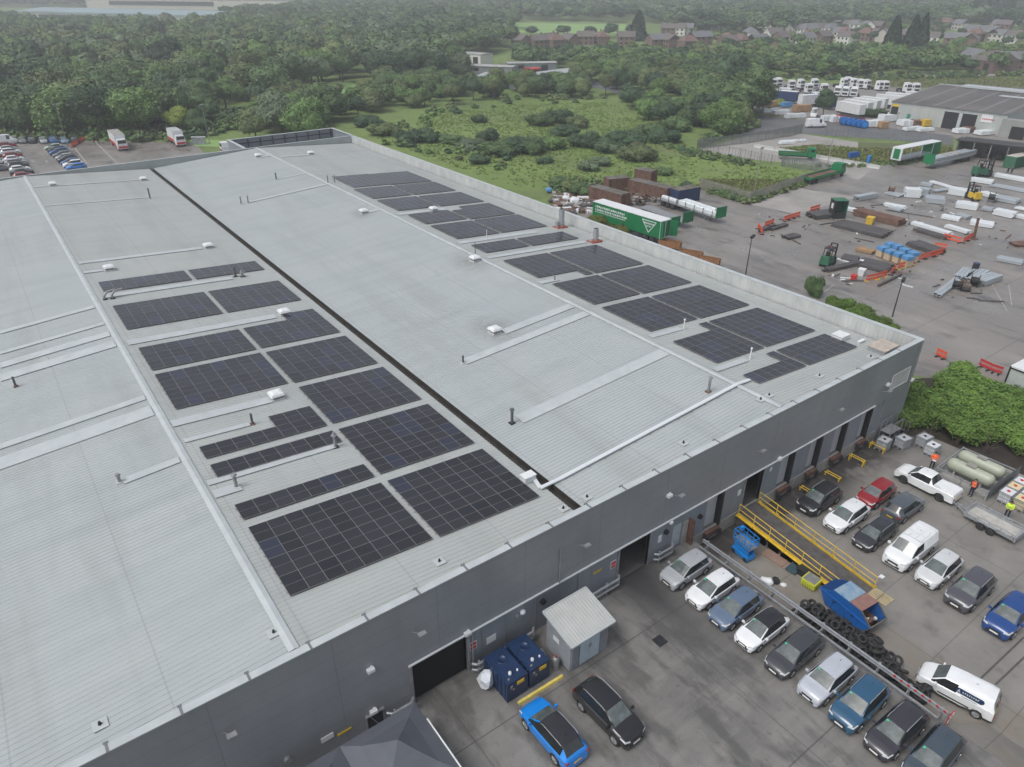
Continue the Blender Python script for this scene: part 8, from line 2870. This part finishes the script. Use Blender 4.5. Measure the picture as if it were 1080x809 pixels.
# big bush beside the warehouse corner
bb = [(68.2, 25.2, 4.0, 5.4, 'leafy bright green bush touching the warehouse corner'), (72.5, 24.0, 4.6, 5.6, 'leafy bush second from the warehouse corner'), (70.2, 20.0, 4.0, 4.8, 'leafy bush overhanging the grey containers'), (75.2, 20.4, 4.8, 5.4, 'leafy bush in the middle of the big thicket'), (77.8, 24.6, 3.8, 4.6, 'leafy bush in front of the white cabin end'),
      (73.0, 16.2, 3.8, 4.4, 'leafy bush overhanging the gas tank pen'), (78.0, 16.4, 4.4, 4.8, 'leafy bush at the right edge of the picture'), (70.4, 27.8, 3.4, 5.0, 'leafy bush farthest back, against the side wall'), (67.4, 29.5, 2.6, 5.8, 'dark leafy bush climbing the side wall'), (75.2, 13.0, 3.2, 3.2, 'lower leafy bush beside the caged containers')]
for i, (x, y, r_, h, lab) in enumerate(bb):
    c_ = (.100, .172, .034) if i != 8 else (.04, .075, .03)
    tree(x, y, r_ * .94, h * .82, BUN[i % 2], tuple(k * (.85, 1.1, .95)[i % 3] for k in c_), lab, 'bush', 'leafy_bush', trunk=False)
flat('soil', [(62.3, 25.4), (66, 22.9), (66.2, 19.5), (66.6, 14.5), (70, 12.2), (90, 8), (92, 9), (80, 27), (70, 33), (65.3, 34), (65.3, 25.4)], YZ + .006, mat('dark_soil', (.035, .028, .022), .95, var=.3, scale=1.5))
# bare stems under the bush edge
rs2 = random.Random(8)
for i in range(5):
    x, y = ((64.3, 24.2), (65.4, 22.6), (66.6, 20.6), (67.3, 18.2), (68.8, 15.4))[i]
    mb = MB()
    for k in range(12):
        a = rs2.uniform(0, 6.28); b = rs2.uniform(.4, 1.6); zt = rs2.uniform(.8, 2.4)
        p1_ = (math.cos(a) * b * .5, math.sin(a) * b * .5, zt * .6); mb.cyl((rs2.uniform(-.3, .3), rs2.uniform(-.3, .3), 0), p1_, .035, .02, n=5, mi=0)
        mb.cyl(p1_, (math.cos(a) * b, math.sin(a) * b, zt), .02, .008, n=5)
    o = mb.build('bare_branches', BARK, loc=(x, y, Z)); tag(o, 'bare brown branches poking out below the thicket, %s' % ('by the steel steps', 'behind the middle caged container', 'behind the pair of caged containers', 'at the rear of the gas tank pen', 'right of the gas tanks')[i], 'branches')
# small bushes beyond the parapet and the one over the trailer
for (p, r_, h, c_, lab) in (((640, 239), 3.2, 3.4, (.10, .12, .025), 'sprawling yellow-green bush between parapet and curtain trailer'), ((656, 247), 3.0, 3.0, (.10, .11, .03), 'right part of the bush in front of the curtain trailer'),
                            ((858, 312), 1.3, 4.6, (.09, .15, .06), 'slim young tree rising over the parapet'), ((880, 330), 2.0, 3.2, (.09, .15, .03), 'fresh green bush over the parapet, left one'), ((897, 336), 2.4, 3.6, (.09, .16, .03), 'fresh green bush over the parapet, middle one'), ((914, 344), 2.3, 3.4, (.09, .15, .03), 'fresh green bush over the parapet, third one'), ((931, 351), 2.0, 3.0, (.10, .16, .03), 'fresh green bush over the parapet, nearest the corner')):
    A = G(*p); tree(A[0], A[1], r_, h, BUN[int(p[0]) % 2], c_, lab, 'bush', 'leafy_bush')

# -------- woods: near crowns are things, the far remainder one object
REG = [  # pixel polygon of tree feet, spacing m, radius range, height range, palette
 ([(-60, 146), (195, 146), (200, 138), (262, 130), (262, 112), (330, 103), (340, 92), (392, 86), (392, 60), (330, 28), (235, 30), (-60, 34)], 13.5, (5.5, 10.5), (8, 15), ['mid', 'mid', 'olive', 'dark', 'grey', 'mid', 'fresh', 'brown']),
 ([(262, 150), (262, 112), (330, 104), (345, 106), (390, 104), (392, 86), (480, 90), (545, 94), (600, 95), (655, 99), (645, 104), (540, 104), (470, 112), (400, 119), (355, 134), (330, 140)], 9.5, (3.8, 6.5), (5, 8), ['mid', 'dark', 'olive', 'olive', 'fresh', 'brown']),
 ([(392, 62), (392, 86), (480, 90), (480, 78), (486, 62), (536, 54), (536, 36), (330, 28)], 11, (6.5, 10), (9, 15), ['dark', 'mid', 'grey', 'mid', 'dark']),
 ([(600, 96), (625, 76), (600, 68), (600, 60), (690, 60), (700, 66), (810, 66), (810, 82), (778, 86), (760, 108), (800, 118), (798, 132), (735, 152), (700, 130), (720, 108), (690, 100), (650, 84)], 10, (4.8, 8), (6, 10), ['mid', 'dark', 'fresh', 'mid', 'olive']),
 ([(655, 106), (690, 112), (725, 118), (740, 140), (700, 132), (668, 122)], 9, (4, 6), (4, 7), ['dark', 'mid', 'fresh']),
 ([(808, 82), (905, 84), (950, 80), (1110, 76), (1110, 60), (1010, 62), (960, 62), (900, 60), (810, 60)], 9.5, (4.5, 7.5), (6, 10), ['mid', 'fresh', 'mid', 'olive', 'dark', 'mid']),
 ([(660, 60), (810, 62), (810, 56), (760, 63), (690, 60)], 10, (5, 8), (6, 10), ['mid', 'fresh', 'olive']),
 ([(540, 60), (600, 62), (600, 70), (560, 74), (540, 72)], 10, (5, 8), (6, 10), ['mid', 'dark']),
]
FAR = [
 ([(-60, 33), (20, 31), (20, 24), (-60, 20)], 15, (8, 11), (10, 15), ['mid', 'dark']),
 ([(230, 29), (540, 36), (540, 22), (700, 25), (700, 36), (820, 40), (880, 30), (950, 30), (1140, 30), (1140, 6), (-60, -3), (-60, 8), (90, 8), (320, 10), (330, 14), (232, 24)], 20, (9, 14), (11, 18), ['mid', 'dark', 'grey', 'mid', 'dark']),
 ([(690, 56), (1140, 64), (1140, 28), (700, 28)], 36, (4.5, 7), (5, 9), ['dark', 'mid', 'fresh']),
 ([(560, 42), (670, 42), (670, 38), (560, 38)], 22, (6, 8), (8, 11), ['dark', 'dark']),
]
def polyw(poly):
    return [G(x, y) for x, y in poly]
cand = []
rg = random.Random(77)
def fill(REGS, far):
    for (poly, sp, rr_, hh_, pal) in REGS:
        P = polyw(poly)
        x0, x1 = min(p[0] for p in P), max(p[0] for p in P); y0, y1 = min(p[1] for p in P), max(p[1] for p in P)
        y = y0
        row = 0
        while y < y1:
            x = x0 + (row % 2) * sp / 2
            while x < x1:
                a, b = x + rg.uniform(-.38, .38) * sp, y + rg.uniform(-.38, .38) * sp
                q = pr(a, b, Z)
                if inpoly(q, poly) and -60 < q[0] < 1140:
                    d = math.hypot(a, b)
                    cand.append((d, a, b, rg.uniform(*rr_), rg.uniform(*hh_), rg.choice(pal), q))
                x += sp
            y += sp * .87
            row += 1
fill(REG, False)
near_c = sorted(cand)
cand = []
fill(FAR, True)
far_c = cand
NT_ = 225
things_, rest = near_c[:NT_], near_c[NT_:] + far_c
nouse = [(180, 80), (505, 129)]
def where(q):
    x, y = q
    if x < 265: return 'in the wood behind the rear car park'
    if y < 60: return 'in the distant wood'
    if x < 400: return 'in the wood behind the warehouse'
    if x < 660: return 'in the thicket along the top of the meadow'
    if x < 810: return 'in the trees beside the road'
    return 'in the belt behind the estate'
for i, (d, x, y, r_, h, c_, q) in enumerate(things_):
    col = PAL[c_]
    tree(x, y, r_, h, CR[i % 8], col, '%s broadleaf tree %s' % (WORD[c_], where(q)), group='%s trees %s' % (WORD[c_], where(q)))
print('trees things', len(things_), 'stuff', len(rest), 'farthest thing', things_[-1][0])
# stuff: numpy replicated crowns, colour kept in a few material slots
LOW = [crown_arrays(200 + s_, nl=5, nleaf=520, ls=.075, core=ICO2, flat_=.75) for s_ in range(5)]
FM = {}
for k, c_ in PAL.items():
    FM[k] = mat('far_foliage_' + k, tuple(1.15 * q for q in c_), .7, island=.3, var=.2, scale=.08, spec=.2)
keys = list(PAL)
VV, TT, QQ, MT, MQ = [], [], [], [], []
nv = 0
rgn = np.random.default_rng(4)
for (d, x, y, r_, h, c_, q) in rest:
    v, t_, qd = LOW[rgn.integers(5)]
    a = rgn.uniform(0, 6.28)
    ca, sa = math.cos(a), math.sin(a)
    sz = h * .5
    w_ = np.stack([(v[:, 0] * ca - v[:, 1] * sa) * r_ + x, (v[:, 0] * sa + v[:, 1] * ca) * r_ + y, v[:, 2] * sz + h - sz * .72 + Z], axis=1)
    VV.append(w_); TT.append(t_ + nv); QQ.append(qd + nv); nv += len(v)
    mi = keys.index(c_)
    MT.append(np.full(len(t_), mi)); MQ.append(np.full(len(qd), mi))
me = mesh_np('distant_woodland', np.vstack(VV), np.vstack(TT), np.vstack(QQ), [FM[k] for k in keys])
me.polygons.foreach_set('material_index', np.concatenate(MT + MQ).astype(np.int32))
fo = bpy.data.objects.new('distant_woodland', me); COL.objects.link(fo)
tag(fo, 'distant woodland and garden trees merging into one mass towards the horizon', 'woodland', kind='stuff')
# undergrowth: dense low scrub under and between the trees, and meadow tufts
def tufts(name, polys, n_, hmin, hmax, w, cols, label, cat, seed, cond=None):
    rg2 = np.random.default_rng(seed)
    P = []
    for poly in polys:
        W_ = polyw(poly)
        xs = [p[0] for p in W_]; ys = [p[1] for p in W_]
        m_ = int(n_ / len(polys)); c = 0; tries = 0
        while c < m_ and tries < m_ * 12:
            tries += 1
            # sample evenly in the picture-space polygon's ground area
            a, b = rg2.uniform(min(xs), max(xs)), rg2.uniform(min(ys), max(ys))
            if inpoly(pr(a, b, Z), poly):
                nn = noise.noise(Vector((a * .06, b * .06, seed)))
                if nn > -.25 or rg2.uniform() < .3:
                    P.append((a, b)); c += 1
    P = np.array(P); k = len(P)
    out, q, mi = [], [], []
    nb = 6
    for j in range(nb):
        a = rg2.uniform(0, 2 * np.pi, k); L = rg2.uniform(.4, 1, k) * w; hh = rg2.uniform(hmin, hmax, k); off = rg2.normal(size=(k, 2)) * w * .5
        tx, ty = np.cos(a), np.sin(a)
        c0 = P + off
        lean = rg2.normal(size=(k, 2)) * hh[:, None] * .35
        b0 = np.stack([c0[:, 0] - tx * L * .5, c0[:, 1] - ty * L * .5, np.full(k, Z - .02)], 1)
        b1 = np.stack([c0[:, 0] + tx * L * .5, c0[:, 1] + ty * L * .5, np.full(k, Z - .02)], 1)
        t1 = np.stack([c0[:, 0] + tx * L * .35 + lean[:, 0], c0[:, 1] + ty * L * .35 + lean[:, 1], Z + hh], 1)
        t0 = np.stack([c0[:, 0] - tx * L * .35 + lean[:, 0], c0[:, 1] - ty * L * .35 + lean[:, 1], Z + hh * .9], 1)
        base = j * k * 4
        out.append(np.stack([b0, b1, t1, t0], 1).reshape(-1, 3)); q.append(np.arange(k * 4).reshape(-1, 4) + base)
        mi.append(rg2.integers(0, len(cols), k))
    me = mesh_np(name, np.vstack(out), np.zeros((0, 3), int), np.vstack(q), cols)
    me.polygons.foreach_set('material_index', np.concatenate(mi).astype(np.int32))
    me.polygons.foreach_set('use_smooth', np.zeros(len(me.polygons), bool))
    o = bpy.data.objects.new(name, me); COL.objects.link(o)
    return tag(o, label, cat, kind='stuff')
g1 = mat('grass_blade_green', (.18, .27, .062), .8, island=.25, spec=.2); g2 = mat('grass_blade_pale', (.23, .26, .10), .8, island=.25, spec=.2); g3 = mat('grass_blade_deep', (.13, .20, .05), .8, island=.3, spec=.2); g4 = mat('weed_brown', (.16, .13, .07), .8, island=.3, spec=.2)
MEAD = [(395, 146), (470, 118), (545, 110), (640, 108), (700, 134), (730, 158), (840, 182), (850, 192), (790, 212), (740, 196), (690, 204), (640, 200), (585, 205), (520, 190), (430, 158)]
tufts('meadow_grass', [MEAD], 5000, .08, .35, .35, [g1, g1, g2, g3], 'rough green meadow grass and tall weeds', 'grass', 5)
tufts('waste_plot_weeds', [[(822, 157), (862, 153), (905, 157), (1005, 156), (1003, 162), (925, 175)], [(735, 199), (790, 213), (850, 191), (800, 190), (740, 190)], [(905, 84), (1110, 79), (1110, 93), (930, 91)]], 4500, .1, .5, .4, [g1, g2, g4, g4, g3], 'mixed green and brown weeds on the waste plots', 'weeds', 6)
# scrub: low leafy lumps, uncountable
SC_ = [crown_arrays(300 + s_, nl=3, nleaf=70, ls=.2, core=ICO2, flat_=.8) for s_ in range(4)]
VV, TT, QQ, MT, MQ = [], [], [], [], []; nv = 0
SCR = [([(-20, 150), (200, 149), (262, 134), (262, 122), (330, 120), (-20, 120)], 420, 1.5, 3.0), ([(395, 150), (420, 128), (470, 113), (545, 105), (660, 103), (660, 108), (545, 110), (480, 121), (440, 138), (575, 182), (520, 180)], 60, .8, 2.4),
       ([(585, 205), (640, 198), (690, 204), (640, 196), (600, 190)], 120, .6, 1.6), ([(738, 201), (790, 216), (850, 195), (845, 190), (788, 209)], 120, .5, 1.3), ([(690, 150), (735, 160), (800, 172), (790, 176), (720, 165)], 90, .5, 1.2), ([(860, 176), (925, 178), (1005, 166), (1005, 160), (925, 172)], 60, .4, .9),
       ([(800, 134), (735, 156), (745, 150), (798, 128)], 60, 1, 2), ([(905, 86), (810, 84), (810, 80), (1110, 77), (1110, 80)], 130, 1.2, 2.4)]
for (poly, n_, a_, b_) in SCR:
    W_ = polyw(poly); xs = [p[0] for p in W_]; ys = [p[1] for p in W_]; c = 0; tr_ = 0
    while c < n_ and tr_ < n_ * 60:
        tr_ += 1
        x, y = rgn.uniform(min(xs), max(xs)), rgn.uniform(min(ys), max(ys))
        if not inpoly(pr(x, y, Z), poly): continue
        c += 1
        v, t_, qd = SC_[rgn.integers(4)]; r_ = rgn.uniform(a_, b_)
        w_ = v * np.array([r_, r_, r_ * .8]) + np.array([x, y, Z + r_ * .3])
        VV.append(w_); TT.append(t_ + nv); QQ.append(qd + nv); nv += len(v)
        mi = rgn.integers(5); MT.append(np.full(len(t_), mi)); MQ.append(np.full(len(qd), mi))
me = mesh_np('undergrowth', np.vstack(VV), np.vstack(TT), np.vstack(QQ), [FM[k] for k in ('olive', 'mid', 'dark', 'brown', 'fresh')])
me.polygons.foreach_set('material_index', np.concatenate(MT + MQ).astype(np.int32))
o = bpy.data.objects.new('undergrowth', me); COL.objects.link(o)
tag(o, 'low scrub and brambles between the trees and along the fences', 'undergrowth', kind='stuff')
